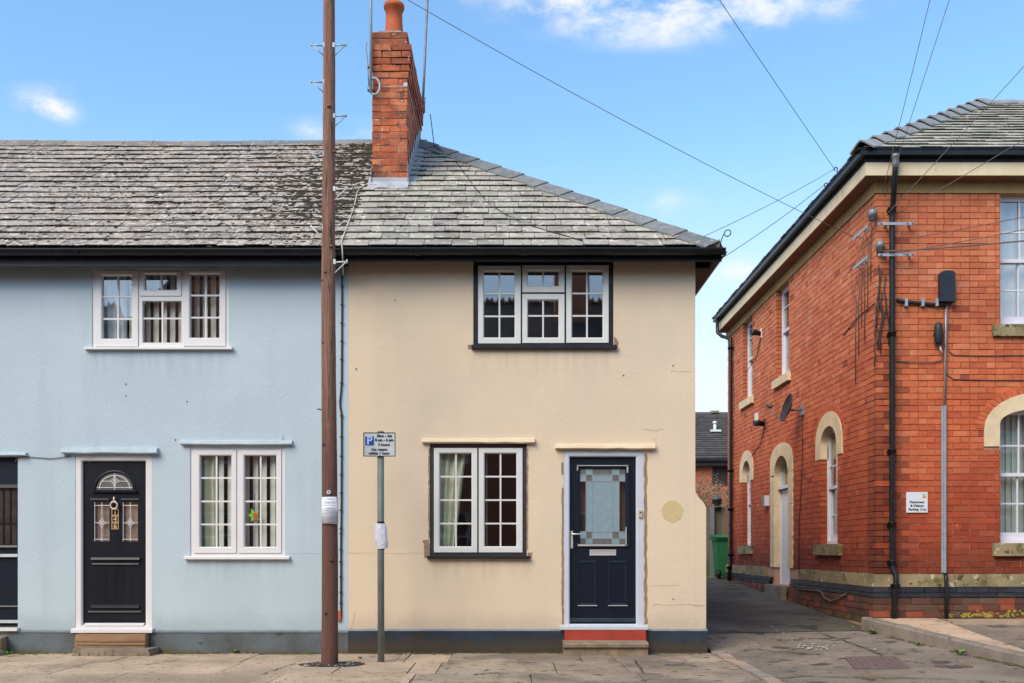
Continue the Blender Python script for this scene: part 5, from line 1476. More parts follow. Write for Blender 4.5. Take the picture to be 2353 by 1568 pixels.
# downpipes
def downpipe(house, path, r, m, collars=(), label=None):
    p = obj('downpipe', MB().tube(path, r, 10), m, house, label)
    for c in collars:
        obj('pipe_collar', MB().lathe([(r + .004, -.03), (r + .014, -.028), (r + .014, .02), (r + .020, .022), (r + .020, .034), (r + .003, .036)], c, 12), m, p)
        obj('pipe_lug', MB().box(c[0] - r - .018, c[0] + r + .018, c[1] + r - .01, c[1] + r + .02, c[2] - .022, c[2] + .022), m, p)
    return p
px_ = fx(2049, RY - .06); py_ = RY - .065; rp_ = .037
gx_ = fx(2056, RY - .28)
downpipe(brk, [(gx_, RY - .30, rz(5.24)), (gx_, RY - .285, rz(5.0)), (gx_, RY - .275, rz(4.94)), ((gx_ + px_) / 2, RY - .17, rz(4.70)), (px_, py_ - .005, rz(4.52)), (px_, py_, rz(4.45)), (px_, py_, rz(-.12)), (px_, py_, rz(-.22)), (px_ + .03, py_ - .05, rz(-.33)), (px_ + .03, py_ - .055, rz(-.42)), (px_ + .012, py_ - .055, rz(-.55)), (px_ + .005, py_ - .055, .33)], rp_, M['black_plastic'],
         [(px_, py_, rz(4.55)), (px_, py_, zz(770)), (px_, py_, zz(1038)), (px_, py_, zz(1205)), (px_ + .028, py_ - .055, zz(1345)), (px_, py_, zz(1292))], 'black cast downpipe at the corner')
obj('hopper', MB().lathe([(.034, 0), (.046, .06), (.046, .14), (.052, .145), (.052, .18)], (gx_, RY - .295, rz(5.02)), 10), M['galv_dark'], brk)
yq = depth_y(1686) ; xq = RX - .07
downpipe(brk, [(RX - .30, yq + .35, rz(5.2)), (RX - .30, yq + .3, rz(4.86)), (RX - .22, yq + .2, rz(4.76)), (xq, yq, rz(4.66)), (xq, yq, rz(4.5)), (xq, yq, rz(-.28)), (xq - .03, yq, rz(-.40)), (xq - .04, yq, rz(-.66))], .040, M['black_plastic'],
         [(xq, yq, rz(4.45)), (xq, yq, rz(1.75)), (xq, yq, rz(-.1)), (xq - .03, yq, rz(-.38)), (xq, yq, rz(.9))], 'black downpipe at the far end of the alley wall')
# ================================================================ telegraph pole
PY = -1.25
pxx = fx(757, PY)
pole = thing('telegraph_pole', 'brown creosoted wooden telegraph pole with metal climbing steps in front of the cottages', 'pole', (pxx, PY, 0))
mb = MB(); rq = random.Random(6)
path, rad = [], []
for i in range(40):
    t = i / 39; z = -.25 + 8.05 * t
    path.append((pxx - .012 * t + .006 * math.sin(t * 9), PY, z)); rad.append(.092 - .033 * t + rq.uniform(-.0016, .0016))
mb.tube(path, rad, 22); obj('pole_shaft', mb, M['wood_pole'], pole)
obj('pole_cap', MB().lathe([(.075, 0), (.075, .02), (.02, .07)], (pxx - .012, PY, 7.79), 14), M['galv_dark'], pole)
def climb_step(py, side, m):
    z = fz(py, PY); r = .088 - .033 * (z / 8)
    x0 = pxx + side * (r - .01); x1 = x0 + side * .135
    mb = MB().tube([(x0, PY - .03, z + .0), (x1, PY - .04, z + .005)], .008, 6)
    mb.tube([(x1, PY - .04, z - .012), (x1, PY - .04, z + .028)], .007, 6)
    mb.tube([(x1 - side * .01, PY - .04, z), (x0, PY - .03, z - .115)], .006, 6)
    mb.box(x0 - .012, x0 + .012, PY - .045, PY - .015, z - .02, z + .03)
    obj('climbing_step', mb, m, pole)
for py, s in ((108, -1), (108, 1), (192, -1), (270, 1), (357, -1), (437, 1), (525, -1), (604, 1)): climb_step(py, s, M['galv'] if py < 400 else M['white_plastic'])
obj('cable_peg', MB().tube([(pxx - .08, PY, fz(941, PY)), (pxx - .135, PY - .01, fz(939, PY))], .008, 6), M['dark_iron'], pole)
for k in range(9):   # knots
    z = rq.uniform(.4, 6.8); a = rq.uniform(3.6, 5.8); r = .092 - .033 * z / 8
    obj('knot', MB().lathe([(.022, -.02), (.014, .0), (.004, .008)], (pxx + math.cos(a) * (r + .001), PY + math.sin(a) * (r - .002), z), 7), M['wood_pole'], pole)
tg = obj('number_tag', MB().disc((fx(754.5, PY - .1), fz(1130, PY - .1)), .023, PY - .094, PY - .084, 18), M['sign_white'], pole)
text('numeral', '4', .032, fx(754.5, PY - .1), PY - .0955, fz(1130, PY - .1), M['print'], pole)
# printed notice stapled round the pole
mb = MB(); nw = 10
x0, x1 = fx(738, PY - .1), fx(774, PY - .1); z0, z1 = fz(1203.5, PY - .1), fz(1141, PY - .1)
for i in range(nw + 1):
    x = x0 + (x1 - x0) * i / nw; d = (x - pxx) / .095
    y = PY - .006 - .092 * math.sqrt(max(.02, 1 - min(1, d * d))) - .004
    mb.v += [(x, y, z0 + .006 * (1 - i / nw)), (x, y, z1 + .004 * i / nw), (x, y + .0015, z0 + .006 * (1 - i / nw)), (x, y + .0015, z1)]
for i in range(nw):
    q = i * 4
    mb.face((q, q + 4, q + 5, q + 1), smooth=True); mb.face((q + 2, q + 3, q + 7, q + 6), smooth=True); mb.face((q, q + 2, q + 6, q + 4)); mb.face((q + 1, q + 5, q + 7, q + 3))
nt = thing('notice', 'white printed planning notice stapled to the wooden telegraph pole', 'notice', (pxx, PY - .1, z0))
obj('sheet', mb, M['paper'], nt)
mb = MB(); rq = random.Random(8)
for k, t in enumerate((.93, .82, .78, .70, .60, .575, .52, .50, .46, .42, .40, .20, .17, .12, .09)):
    a, b = (.12, .88) if k % 4 else (.35, .8)
    for i in range(6):
        xa, xb_ = x0 + (x1 - x0) * (a + (b - a) * i / 6), x0 + (x1 - x0) * (a + (b - a) * (i + 1) / 6)
        f = lambda x: PY - .012 - .092 * math.sqrt(max(.02, 1 - min(1, ((x - pxx) / .095) ** 2))) - .0005
        z = z0 + (z1 - z0) * t
        mb.poly([(xa, f(xa), z - .0022), (xb_, f(xb_), z - .0022), (xb_, f(xb_), z + .0022), (xa, f(xa), z + .0022)])
obj('print_lines', mb, M['grey_print'], nt, kind='stuff')

# ================================================================ parking sign
SY = -.96; sx = fx(875.5, SY)
sg = thing('parking_sign', 'small grey parking time sign on a green grey steel post', 'sign', (sx, SY, 0))
mb = MB().tube([(sx, SY, -.2), (sx - .004, SY, 1.2), (sx - .006, SY, fz(992.5, SY))], .0375, 16); obj('post', mb, M['steel_post'], sg)
obj('post_cap', MB().lathe([(.038, 0), (.038, .012), (.02, .02)], (sx - .006, SY, fz(993.5, SY)), 14), M['bare_wood'], sg)
PYL = SY - .048
p = (fx(835.3, PYL), fx(907.7, PYL), fz(1047.5, PYL), fz(993.5, PYL))
pc = (p[0] + p[1]) / 2; W, H = p[1] - p[0], p[3] - p[2]
plate = obj('sign_plate', MB().box(*p[:2], PYL, PYL + .004, *p[2:]), M['sign_white'], sg, 'rectangular parking restriction plate with blue P')
obj('sign_border', MB().ring((p[0] - .003, p[1] + .003, p[2] - .003, p[3] + .003), [(p[0] + .006, p[1] - .006, p[2] + .006, p[3] - .006)], PYL - .0025, PYL + .006), M['print'], plate)
obj('clip', MB().box(sx - .06, sx + .06, PYL + .004, SY, p[3] - .08, p[3] - .05).box(sx - .06, sx + .06, PYL + .0045, SY, p[2] + .05, p[2] + .08), M['galv_dark'], sg)
bx0, bx1, bz0, bz1 = p[0] + W * .05, p[0] + W * .325, p[2] + H * .46, p[2] + H * .84
obj('blue_square', MB().box(bx0, bx1, PYL - .003, PYL - .0005, bz0, bz1), M['sign_blue'], plate)
text('letter', 'P', .125, (bx0 + bx1) / 2, PYL - .0045, (bz0 + bz1) / 2 + .001, M['sign_pale'], plate, bold=.003)
for s, rx_, rz_, sz in (('Mon - Sat', .66, .865, .042), ('8 am - 6 pm', .655, .69, .042), ('3 hours', .645, .49, .042), ('No return', .50, .285, .042), ('within 1 hour', .49, .125, .042)):
    text('lettering', s, sz, p[0] + W * rx_, PYL - .0035, p[2] + H * rz_, M['print'], plate, bold=.0012)
# crumpled paper taped round the post
mb = MB(); n, m_ = 14, 10; rq = random.Random(15)
pw = thing('taped_paper', 'crumpled white paper sheet taped round the sign post', 'paper', (sx, SY, fz(1262, SY)))
for k in range(m_ + 1):
    t = k / m_; z = fz(1260, SY) + (fz(1202, SY) - fz(1260, SY)) * t
    for i in range(n):
        a = 2 * math.pi * i / n
        r = .043 + .012 * math.sin(t * math.pi) + .004 * math.sin(3 * a + 9 * t) + rq.uniform(-.002, .002)
        off = -.012 + .028 * (1 - t)
        mb.v.append((sx - .004 + off + r * 1.35 * math.cos(a), SY + r * math.sin(a), z + (.012 * math.cos(a) if k == 0 else 0)))
for k in range(m_):
    for i in range(n):
        i2 = (i + 1) % n; mb.face((k * n + i, k * n + i2, (k + 1) * n + i2, (k + 1) * n + i), smooth=False)
obj('sheet', mb, M['paper'], pw)
for py in (1199.5, 1259.5): obj('tape', MB().tube([(sx - .003, SY, fz(py + 2.6, SY)), (sx - .003, SY, fz(py - 2.2, SY))], .0405, 16), M['black_plastic'], pw)

# ================================================================ cables
def sag_path(a, b, sag, n=14):
    a, b = Vector(a), Vector(b)
    return [a.lerp(b, t) - Vector((0, 0, sag * 4 * t * (1 - t))) for t in lin(0, 1, n)]
def at(px, py, Y): return Vector((fx(px, Y), Y, fz(py, Y)))
def wire(name, a, b, sag, r, m, label):
    return tag(obj(name, MB().tube(sag_path(a, b, sag), r, 5), m), label, 'wire')
top = Vector((pxx, PY, 7.70)); CG, CB = M['cable_grey'], M['cable']
ys_ = depth_y(1965)
wire('telephone_wire', top, Vector((RX - .01, ys_, rz((1264 - 545) * (ys_ + 12) / FOC))), .10, .0042, CG, 'thin overhead wire from the telegraph pole to the brick side wall')
hk = Vector((EX + .05, 2.3, EZ + .22))
wire('telephone_wire', hk, at(1440, -320, -2.0), .02, .0042, CG, 'thin overhead wire rising steeply from the eaves hook into the sky')
e1, e2 = at(2026, 445, RY - .1), at(2032, 452, RY - .1)
wire('telephone_wire', e1, at(2215, -330, -.8), .03, .0042, CG, 'overhead wire rising almost upright from the brick corner, the steeper of two')
wire('telephone_wire', e2, at(2285, -330, -.8), .03, .0042, CG, 'overhead wire rising almost upright from the brick corner, the more slanted of two')
wire('telephone_wire', at(2003, 527, RY - .08), at(2560, -80, -1), .03, .0045, CG, 'overhead wire sloping up over the brick building roof to the far ridge')
wire('telephone_wire', at(2058, 492, RY - .06), at(2600, 165, -1), .03, .0045, CG, 'lower overhead wire sloping across the gutter of the brick building')
wire('telephone_wire', at(2060, 552, RY - .06), at(2650, 432, -.5), .03, .0055, M['cable_brown'], 'overhead wire crossing the upper sash panes, starting at the upper bracket')
wire('telephone_wire', at(2050, 582, RY - .06), at(2650, 462, -.5), .03, .0055, M['cable_brown'], 'overhead wire crossing the upper sash panes, starting between the brackets')
wire('telephone_wire', at(2022, 578, RY - .07), at(2650, 520, -.5), .03, .010, M['cable_brown'], 'thick brown overhead cable leaving the lower bracket')
hk2 = Vector((EX + .05, 2.75, EZ + .16))
wire('telephone_wire', hk, Vector((HIP_X - .16, EAVE_Y + .16, EAVE_Z + .165)), .03, .004, CG, 'thin wire from the eaves hook down to the end of the cream cottage hip')
wire('telephone_wire', hk2, Vector((X_RIGHT + .01, .42, fz(638, .42))), .05, .0045, CB, 'thin wire from the second eaves hook down to the cream cottage side wall')
for k, h in enumerate((hk, hk2)):
    mb = MB(); pts = [h + Vector((.10, .05, -.26)), h + Vector((.05, .02, -.12)), h + Vector((.04, 0, -.03))]
    for a in lin(-1.2, 4.2, 9): pts.append(h + Vector((.02, 0, 0)) + Vector((.025 * math.cos(a), 0, .025 * math.sin(a))))
    mb.tube(pts, .009, 6); tag(obj('eaves_hook', mb, M['dark_iron']), 'black iron wire hook on the alley gutter, ' + ('taller one with two wires' if k == 0 else 'shorter one with one wire'), 'hook')
def roof_pt(px, py, h=.03):
    # point on the front slope seen at a photo position
    k = math.tan(PITCH); s = (HY - py) / FOC
    Y = (EAVE_Z - EYE - EAVE_Y * k - s * CAM_DIST) / (s - k)
    return Vector((fx(px, Y), Y, fz(py, Y))) + ROOF_N * h
pts = [Vector((CHX1 + .16, 3.7, fz(262, 3.7))), roof_pt(998, 345, .06), roof_pt(1040, 366), roof_pt(1066, 400, .02), roof_pt(1092, 437), roof_pt(1122, 470, .02), roof_pt(1162, 498), roof_pt(1205, 517, .02), roof_pt(1262, 536), roof_pt(1338, 558)]
tag(obj('roof_cable', MB().tube(pts, .007, 5), CB), 'black aerial cable lying across the cream cottage slates', 'cable')
pts = [Vector((CHX0 - .02, CHY0 - .02, fz(408, 1.7))), roof_pt(850, 425, .04), roof_pt(828, 436), roof_pt(821, 446), roof_pt(815, 475), roof_pt(805, 505), roof_pt(792, 540), roof_pt(785, 562, .04), Vector((fx(786, -.42), -.42, 4.76)), Vector((fx(787, -.42), -.42, 4.66)), Vector((fx(788, -.2), -.2, 4.6)), Vector((fx(788), -.01, 4.56))]
tag(obj('aerial_cable', MB().tube(pts, .008, 5), M['cable_white']), 'cream coloured cable snaking down the mossy slates below the chimney', 'cable')
wc_ = thing('wall_cable', 'black cable clipped down the party line between blue and cream cottages', 'cable', (fx(785), -.02, fz(1428)))
pts = [(fx(x), -.014, fz(y)) for x, y in ((792, 604), (788, 622), (786, 645), (786, 700), (785.5, 800), (785, 880), (783, 905), (781, 925), (782.5, 940), (785, 952), (785, 1050), (784.5, 1150), (783.5, 1250), (783.5, 1350), (783.5, 1395), (784, 1408), (783, 1420), (778, 1427))]
obj('cable_run', MB().tube(pts, .0105, 6), CB, wc_)
for y in (658, 700, 742, 784, 826, 880, 955, 1003, 1048, 1090, 1132, 1172, 1213, 1225, 1262, 1290, 1325, 1360, 1385):
    x = lerp_tab([(600, 787), (800, 785.5), (1000, 785), (1300, 783.5), (1430, 783.5)], y)
    obj('cable_clip', MB().box(fx(x) - .018, fx(x) + .014, -.026, -.001, fz(y) - .008, fz(y) + .008), CB, wc_)
obj('entry_pot', MB().prism([(fx(775), fz(1402)), (fx(783), fz(1402)), (fx(784), fz(1420)), (fx(780), fz(1427)), (fx(775), fz(1424))], 1, -.03, -.001), M['terracotta'], wc_)
tag(obj('door_wire', MB().tube([(fx(x), -.012, fz(y)) for x, y in ((36, 1060), (42, 1050), (60, 1049), (90, 1051), (118, 1053), (145, 1050), (163, 1047))], .005, 5), CG), 'thin grey wire slung between the two dark front doors', 'wire')

# ================================================================ fittings on the brick building
def onf(px, py, d=0.0): return Vector((fx(px, RY), RY - d, zz(py)))
ub = thing('utility_box', 'dark blue telephone junction box high on the brick front', 'utility box', onf(2170, 692))
a, b = onf(2154, 691), onf(2187, 626)
prof = [(a.x, a.z), (b.x, a.z), (b.x, b.z - .03)] + [(p_[0], p_[1]) for p_ in arc((a.x + b.x) / 2, b.z - .03, (b.x - a.x) / 2, .035, .3, math.pi - .3, 6)] + [(a.x, b.z - .03)]
obj('box_cover', MB().prism(prof, 1, RY - .10, RY - .002), M['utility_box'], ub)
obj('box_base', MB().box(a.x - .006, b.x + .006, RY - .108, RY - .002, a.z - .03, a.z + .006), M['utility_box'], ub)
for dx in (.05, .10, .15): obj('box_tail', MB().tube([(a.x + dx, RY - .05, a.z - .02), (a.x + dx - .02, RY - .05, a.z - .08)], .012, 6), CB, ub)
pts = [onf(2058, 688, .03), onf(2075, 694, .035), onf(2110, 697, .03), onf(2140, 700, .03), onf(2165, 700, .03), onf(2172, 694, .04)]
cb = tag(obj('cable_bundle', MB().tube(pts, .024, 8), CB), 'thick black cable bundle running from downpipe to the junction box', 'cable', None)
for px in (2078, 2116, 2148): obj('saddle_clip', MB().box(fx(px, RY) - .018, fx(px, RY) + .018, RY - .064, RY - .001, zz(705), zz(688)), M['galv'], cb)
jc = thing('cable_joint', 'black cable splice with white sleeve below the junction box', 'cable joint', onf(2150, 798))
mb = MB().lathe([(.03, 0), (.052, .03), (.056, .2), (.05, .27), (.03, .29)], onf(2151, 793, .06), 10)
obj('joint_body', mb, CB, jc)
mb = MB()
for k in range(10):
    v0 = onf(2142 + (k % 5) * 4.5, 788 - (k // 5) * 22, .07); mb.tube([v0, v0 + Vector((.03 * math.sin(k * 2.1), -.01, -.05))], .008, 5)
obj('joint_tail', mb, CB, jc, kind='stuff')
obj('sleeve', MB().tube([onf(2155, 794, .05), onf(2157, 803, .045), onf(2162, 812, .03)], .014, 8), M['white_plastic'], jc)
pts = [onf(2162, 812, .02), onf(2164, 822, .02), onf(2158, 829, .02), onf(2140, 832, .02), onf(2100, 832, .02), onf(2058, 829, .02)]
obj('joint_lead', MB().tube(pts, .007, 5), M['cable_brown'], jc)
cd = thing('riser_conduit', 'galvanised steel cable guard with grey riser cable on the brick front', 'conduit', onf(2166, 1415))
obj('riser_cable', MB().tube([onf(2172, 700, .03), onf(2172, 750, .03), onf(2169, 850, .03), onf(2167, 936, .03)], .015, 8), M['cable_grey'], cd)
obj('riser_cable', MB().tube([onf(2169.5, 712, .035), onf(2169.5, 760, .035), onf(2166, 936, .035)], .010, 8), M['galv'], cd)
a, b = onf(2161.5, 1315), onf(2171.5, 932)
obj('steel_guard', MB().prism([(a.x, RY - .002), (a.x, RY - .012), (a.x + .015, RY - .014), (a.x + .02, RY - .045), (b.x - .008, RY - .045), (b.x, RY - .012), (b.x, RY - .002)], 2, a.z, b.z), M['galv'], cd)
obj('lower_pipe', MB().tube([onf(2167, 1316, .06), onf(2167, 1330, .085), onf(2167, 1372, .095), onf(2167, 1421, .095)], .026, 10), M['black_plastic'], cd)
for py in (520, 591):
    br = thing('wire_bracket', 'galvanised flat wire bracket at the brick corner, ' + ('upper of two' if py < 550 else 'lower of two'), 'bracket', onf(2040, py))
    x0_ = 2008 if py < 550 else 2010
    obj('flat_bar', MB().box(fx(x0_, RY), fx(2092, RY), RY - .12, RY - .108, zz(py) - .018, zz(py) + .018), M['galv'], br)
    for px in (2016, 2076, 2088): obj('bolt', MB().disc((fx(px, RY), zz(py)), .010, RY - .135, RY - .10, 8), M['dark_iron'], br)
    obj('side_bar', MB().box(RX - .13, RX - .12, RY - .02, RY + .55, zz(py) - .018, zz(py) + .018), M['galv'], br)
    for yy in (RY + .15, RY + .45): obj('standoff', MB().box(RX - .125, RX + .01, yy, yy + .02, zz(py) - .01, zz(py) + .01), M['galv_dark'], br)
    for px in (2030, 2084): obj('standoff', MB().box(fx(px, RY), fx(px, RY) + .02, RY - .11, RY + .01, zz(py) - .01, zz(py) + .01), M['galv_dark'], br)
    ins = onf(2001 if py < 550 else 2018, 510 if py < 550 else 583, .06)
    obj('insulator', MB().lathe([(.05, 0), (.052, .06), (.058, .062), (.058, .14), (.03, .15)], (ins.x, ins.y, ins.z), 10), M['galv_dark'], br)
mb = MB(); rq = random.Random(19)
for k in range(9):
    p0_ = Vector((RX + .02 + .05 * (k % 4), RY - .03, zz(610 + 12 * k))); q = [p0_]
    for j in range(6): q.append(q[-1] + Vector((rq.uniform(-.035, .035), 0, -rq.uniform(.08, .2))))
    mb.tube(q, .008, 5)
tag(obj('cable_tangle', mb, CB), 'tangle of black cables hanging at the brick corner beside the downpipe', 'cable')
mb = MB()
for k in range(6):
    y0_ = RY + .12 + .12 * k; z0_ = zz(470 + 30 * k)
    mb.tube([Vector((RX - .015, y0_, z0_)), Vector((RX - .05, y0_ + .05, z0_ - .1)), Vector((RX - .02, y0_ - .02, z0_ - .28)), Vector((RX - .015, y0_ + .04, z0_ - .5)), Vector((RX - .015, y0_ + .04, z0_ - 1.0 - .2 * (k % 3)))], .006, 5)
tag(obj('looped_cable', mb, M['cable_brown']), 'loose looped cables on the alley side of the brick corner', 'cable')
for pts, lab in (([(2112, 808 + 0), (2125, 813), (2200, 815), (2352, 816), (2500, 816)], None),):
    pass
tag(obj('brick_cable', MB().tube([onf(2172, 845, .012), onf(2176, 862, .012), onf(2190, 871, .012), onf(2260, 873, .012), onf(2352, 873, .012), onf(2480, 874, .012)], .007, 5), M['cable_brown']), 'thin cable along the brick front just above the arch', 'cable')
tag(obj('brick_cable', MB().tube([onf(2178, 805, .012), onf(2190, 816, .012), onf(2260, 817, .012), onf(2352, 816, .012), onf(2480, 817, .012)], .007, 5), M['cable_brown']), 'thin cable along the brick front below the upper sash sill', 'cable')
tag(obj('alley_cable', MB().tube([Vector((RX - .012, RY + .02, zz(695))), Vector((RX - .012, RY + .6, zz(700))), Vector((RX - .012, RY + 1.3, zz(722)))], .008, 5), CB), 'black cable curving back along the alley wall from the downpipe', 'cable')
# wall sign
s4 = (fx(2080.5, RY), fx(2129.5, RY), zz(1177), zz(1130))
ws = thing('wall_sign', 'square white parking notice with coloured emblem on the brick front', 'sign', ((s4[0] + s4[1]) / 2, RY - .01, s4[2]))
obj('sign_panel', MB().box(s4[0], s4[1], RY - .018, RY - .006, s4[2], s4[3]), mat('white_sign', (.72, .73, .75), None, 4, .4), ws)
wsx = (s4[0] + s4[1]) / 2; ww = s4[1] - s4[0]; wh = s4[3] - s4[2]
for s, t, m in (('Pensioners', .51, M['print']), ('& Visitors', .33, M['print'])): text('lettering', s, .045, wsx, RY - .0195, s4[2] + wh * t, m, ws, bold=.001)
text('lettering', 'Parking', .045, wsx - ww * .17, RY - .0195, s4[2] + wh * .15, M['print'], ws, bold=.001); text('lettering', 'Only', .045, wsx + ww * .28, RY - .0195, s4[2] + wh * .15, M['blue_print'], ws, bold=.001)
ex = s4[0] + ww * .75; ez = s4[2] + wh * .73
obj('emblem', MB().box(ex, ex + ww * .16, RY - .0205, RY - .0175, ez + wh * .10, ez + wh * .19), M['green_print'], ws)
obj('emblem', MB().box(ex + ww * .02, ex + ww * .17, RY - .0206, RY - .0175, ez + wh * .045, ez + wh * .098), M['orange_print'], ws)
obj('emblem', MB().box(ex + ww * .01, ex + ww * .16, RY - .0207, RY - .0175, ez, ez + wh * .042), M['red_print'], ws)

# alley wall fittings
def ona(px, py, d=0.0):
    Y = FOC * (RX - d) / (px - CX) - CAM_DIST
    return Vector((RX - d, Y, fz(py, Y)))
dm = ona(1845, 941)
ds = thing('satellite_dish', 'small dark satellite dish on an arm above the arched alley window', 'satellite dish', dm)
obj('wall_bracket', MB().box(RX - .03, RX + .005, dm.y - .07, dm.y + .07, dm.z - .09, dm.z + .09).tube([dm + Vector((-.02, 0, 0)), dm + Vector((-.13, 0, .0)), dm + Vector((-.2, .02, .0))], .02, 8), M['galv_dark'], ds)
mb = MB(); ax = Vector((-.93, -.06, .28)).normalized(); up = Vector((0, 0, 1)); sd = ax.cross(up).normalized(); up2 = sd.cross(ax)
cdish = dm + Vector((-.21, .02, .02)); nr, na = 6, 24
for k in range(nr + 1):
    r = k / nr
    for i in range(na):
        an = 2 * math.pi * i / na
        mb.v.append(tuple(cdish + ax * (.075 * r * r) + sd * (.21 * r * math.cos(an)) + up2 * (.24 * r * math.sin(an))))
for k in range(nr):
    for i in range(na):
        i2 = (i + 1) % na; mb.face((k * na + i, k * na + i2, (k + 1) * na + i2, (k + 1) * na + i), smooth=True)
mb.tube([cdish + ax * .075 + sd * (.21 * math.cos(a)) + up2 * (.24 * math.sin(a)) for a in lin(0, 2 * math.pi, 25)], .006, 5)
obj('reflector', mb, M['dish'], ds)
lnb = cdish + ax * .36 - up2 * .05
obj('feed_arm', MB().tube([cdish - up2 * .22, cdish - up2 * .22 + ax * .12, lnb - up2 * .04], .010, 6), M['galv_dark'], ds)
obj('feed_horn', MB().tube([lnb - up2 * .04 - ax * .04, lnb + ax * .06], .024, 8).tube([lnb - ax * .05, lnb - ax * .02], .034, 8), M['dark_iron'], ds)
obj('dish_lead', MB().tube([dm + Vector((-.02, 0, -.06)), ona(1843, 1000, .012), ona(1842, 1060, .012), ona(1840, 1130, .012), ona(1835, 1200, .012), ona(1835, 1320, .055)], .007, 5), CB, ds)
for px, py, lab in ((1749, 766, 'small black flood lamp between the two upper alley windows'), (1757, 974, 'small black camera on the alley wall above the arched door')):
    q = ona(px, py); t_ = thing('security_lamp' if py < 900 else 'security_camera', lab, 'lamp' if py < 900 else 'camera', q)
    obj('back_plate', MB().box(RX - .02, RX + .004, q.y - .05, q.y + .05, q.z - .08, q.z + .1), M['white_plastic'] if py < 900 else CB, t_)
    obj('housing', MB().tube([q + Vector((-.02, 0, 0)), q + Vector((-.10, 0, .02)), q + Vector((-.11, -.02, .02)), q + Vector((-.22, -.06, .01))], [.05, .045, .06, .055], 10), M['black_plastic'], t_)
    obj('lamp_cable', MB().tube([q + Vector((-.01, 0, -.05)), q + Vector((-.012, .3, -.35)), q + Vector((-.012, 1.2, -.55))], .006, 5), CB, t_)
q = ona(1740, 958); tag(obj('wall_vent', MB().box(RX - .05, RX + .004, q.y - .05, q.y + .05, q.z - .08, q.z + .08), M['white_plastic']), 'small white plastic box on the alley wall under the upper sill', 'box')
q = ona(1764, 1150); ic = thing('intercom', 'pale intercom box with dark side beside the arched alley door', 'intercom', q)
obj('intercom_case', MB().box(RX - .09, RX + .004, q.y - .09, q.y + .09, q.z - .10, q.z + .10), M['galv_dark'], ic); obj('intercom_face', MB().box(RX - .092, RX + .002, q.y - .1, q.y - .091, q.z - .1, q.z + .1), M['white_plastic'], ic)
tag(obj('plinth_hose', MB().tube([ona(1832, 1352, .07), ona(1885, 1358, .075), ona(1893, 1372, .085), ona(1908, 1381, .085), ona(1925, 1375, .085), ona(1942, 1364, .08)], .012, 6), M['cable_brown']), 'brown hose sagging below the blue brick plinth in the alley', 'hose')

# ================================================================ curtains and blinds
def curtain(name, x0, x1, z0, z1, y, m, label, folds=5, amp=.025, lean=0.0, top_w=1.0, group=None):
    mb = MB(); n, k = folds * 8, 10
    for j in range(k + 1):
        t = j / k; z = z0 + (z1 - z0) * t
        for i in range(n + 1):
            u = i / n; w = (x1 - x0) * (1 + (top_w - 1) * t)
            x = x0 + u * w + lean * t
            mb.v.append((x, y + amp * math.sin(u * folds * 2 * math.pi + .6 * math.sin(3 * t)) + .008 * math.sin(9 * u + 4 * t), z))
    for j in range(k):
        for i in range(n):
            q = j * (n + 1) + i; mb.face((q, q + 1, q + n + 2, q + n + 1), smooth=True)
    return tag(obj(name, mb, m), label, 'curtain', group)
def blind(px0, px1, py0, py1, y, pitch, width, ang, m, label, skip=()):
    r = R4(px0, px1, py0, py1); b = thing('vertical_blind', label, 'blind', ((r[0] + r[1]) / 2, y, r[2]))
    obj('head_rail', MB().box(r[0], r[1], y - .02, y + .02, r[3], r[3] + .03), M['upvc'], b)
    x = r[0] + pitch / 2; rq = random.Random(int(px0)); k = 0
    while x < r[1]:
        a = ang + rq.uniform(-.1, .1)
        dx, dy_ = math.cos(a) * width / 2, math.sin(a) * width / 2
        mb = MB(); mb.prism([(x - dx, y - dy_ - .001), (x + dx, y + dy_ - .001), (x + dx, y + dy_ + .001), (x - dx, y - dy_ + .001)], 2, r[2], r[3])
        obj('slat', mb, m, b); x += pitch; k += 1
    return b
curtain('net_curtain', fx(226), fx(282), fz(792), fz(622), .13, M['net'], 'pale net curtain beside the blind in the upper blue cottage window', 3, .02)
blind(282, 512, 626, 792, .15, .100, .089, -.55, M['blind'], 'cream vertical blind in the upper window of the blue cottage')
curtain('window_curtain', fx(452), fx(488), fz(1266), fz(1036), .14, M['curtain_green'], 'pale green curtain beside the blind in the lower blue cottage window', 2, .025, .0)
blind(490, 642, 1036, 1262, .15, .105, .089, -.62, M['blind'], 'cream vertical blind in the lower window of the blue cottage')
curtain('window_curtain', fx(999), fx(1042), fz(1265), fz(1030), .135, M['curtain_green'], 'sage green curtain gathered at the side of the lower cream cottage window', 4, .03, -.02, 1.75)
curtain('window_curtain', fx(1104), fx(1119), fz(1265), fz(1030), .13, M['curtain_mauve'], 'narrow mauve curtain at the middle of the lower cream cottage window', 2, .02)
mb = MB(); r_ = FLW
y = RY + .30
b_ = thing('vertical_blind', 'pale green vertical blind closed behind the arched front sash', 'blind', ((r_[0] + r_[1]) / 2, y, r_[2]))
x = r_[0] + .02
while x < r_[1]:
    obj('slat', MB().prism([(x - .042, y - .014), (x + .045, y + .014), (x + .045, y + .016), (x - .042, y - .012)], 2, r_[2] + .02, r_[3] - .01), M['blind_green'], b_); x += .082
curtain('net_curtain', FU[0] + .02, FU[1] - .02, FU[2] + .05, FU[3] - .03, RY + .32, M['net'], 'pale net curtain behind the upper front sash of the brick building', 6, .02)
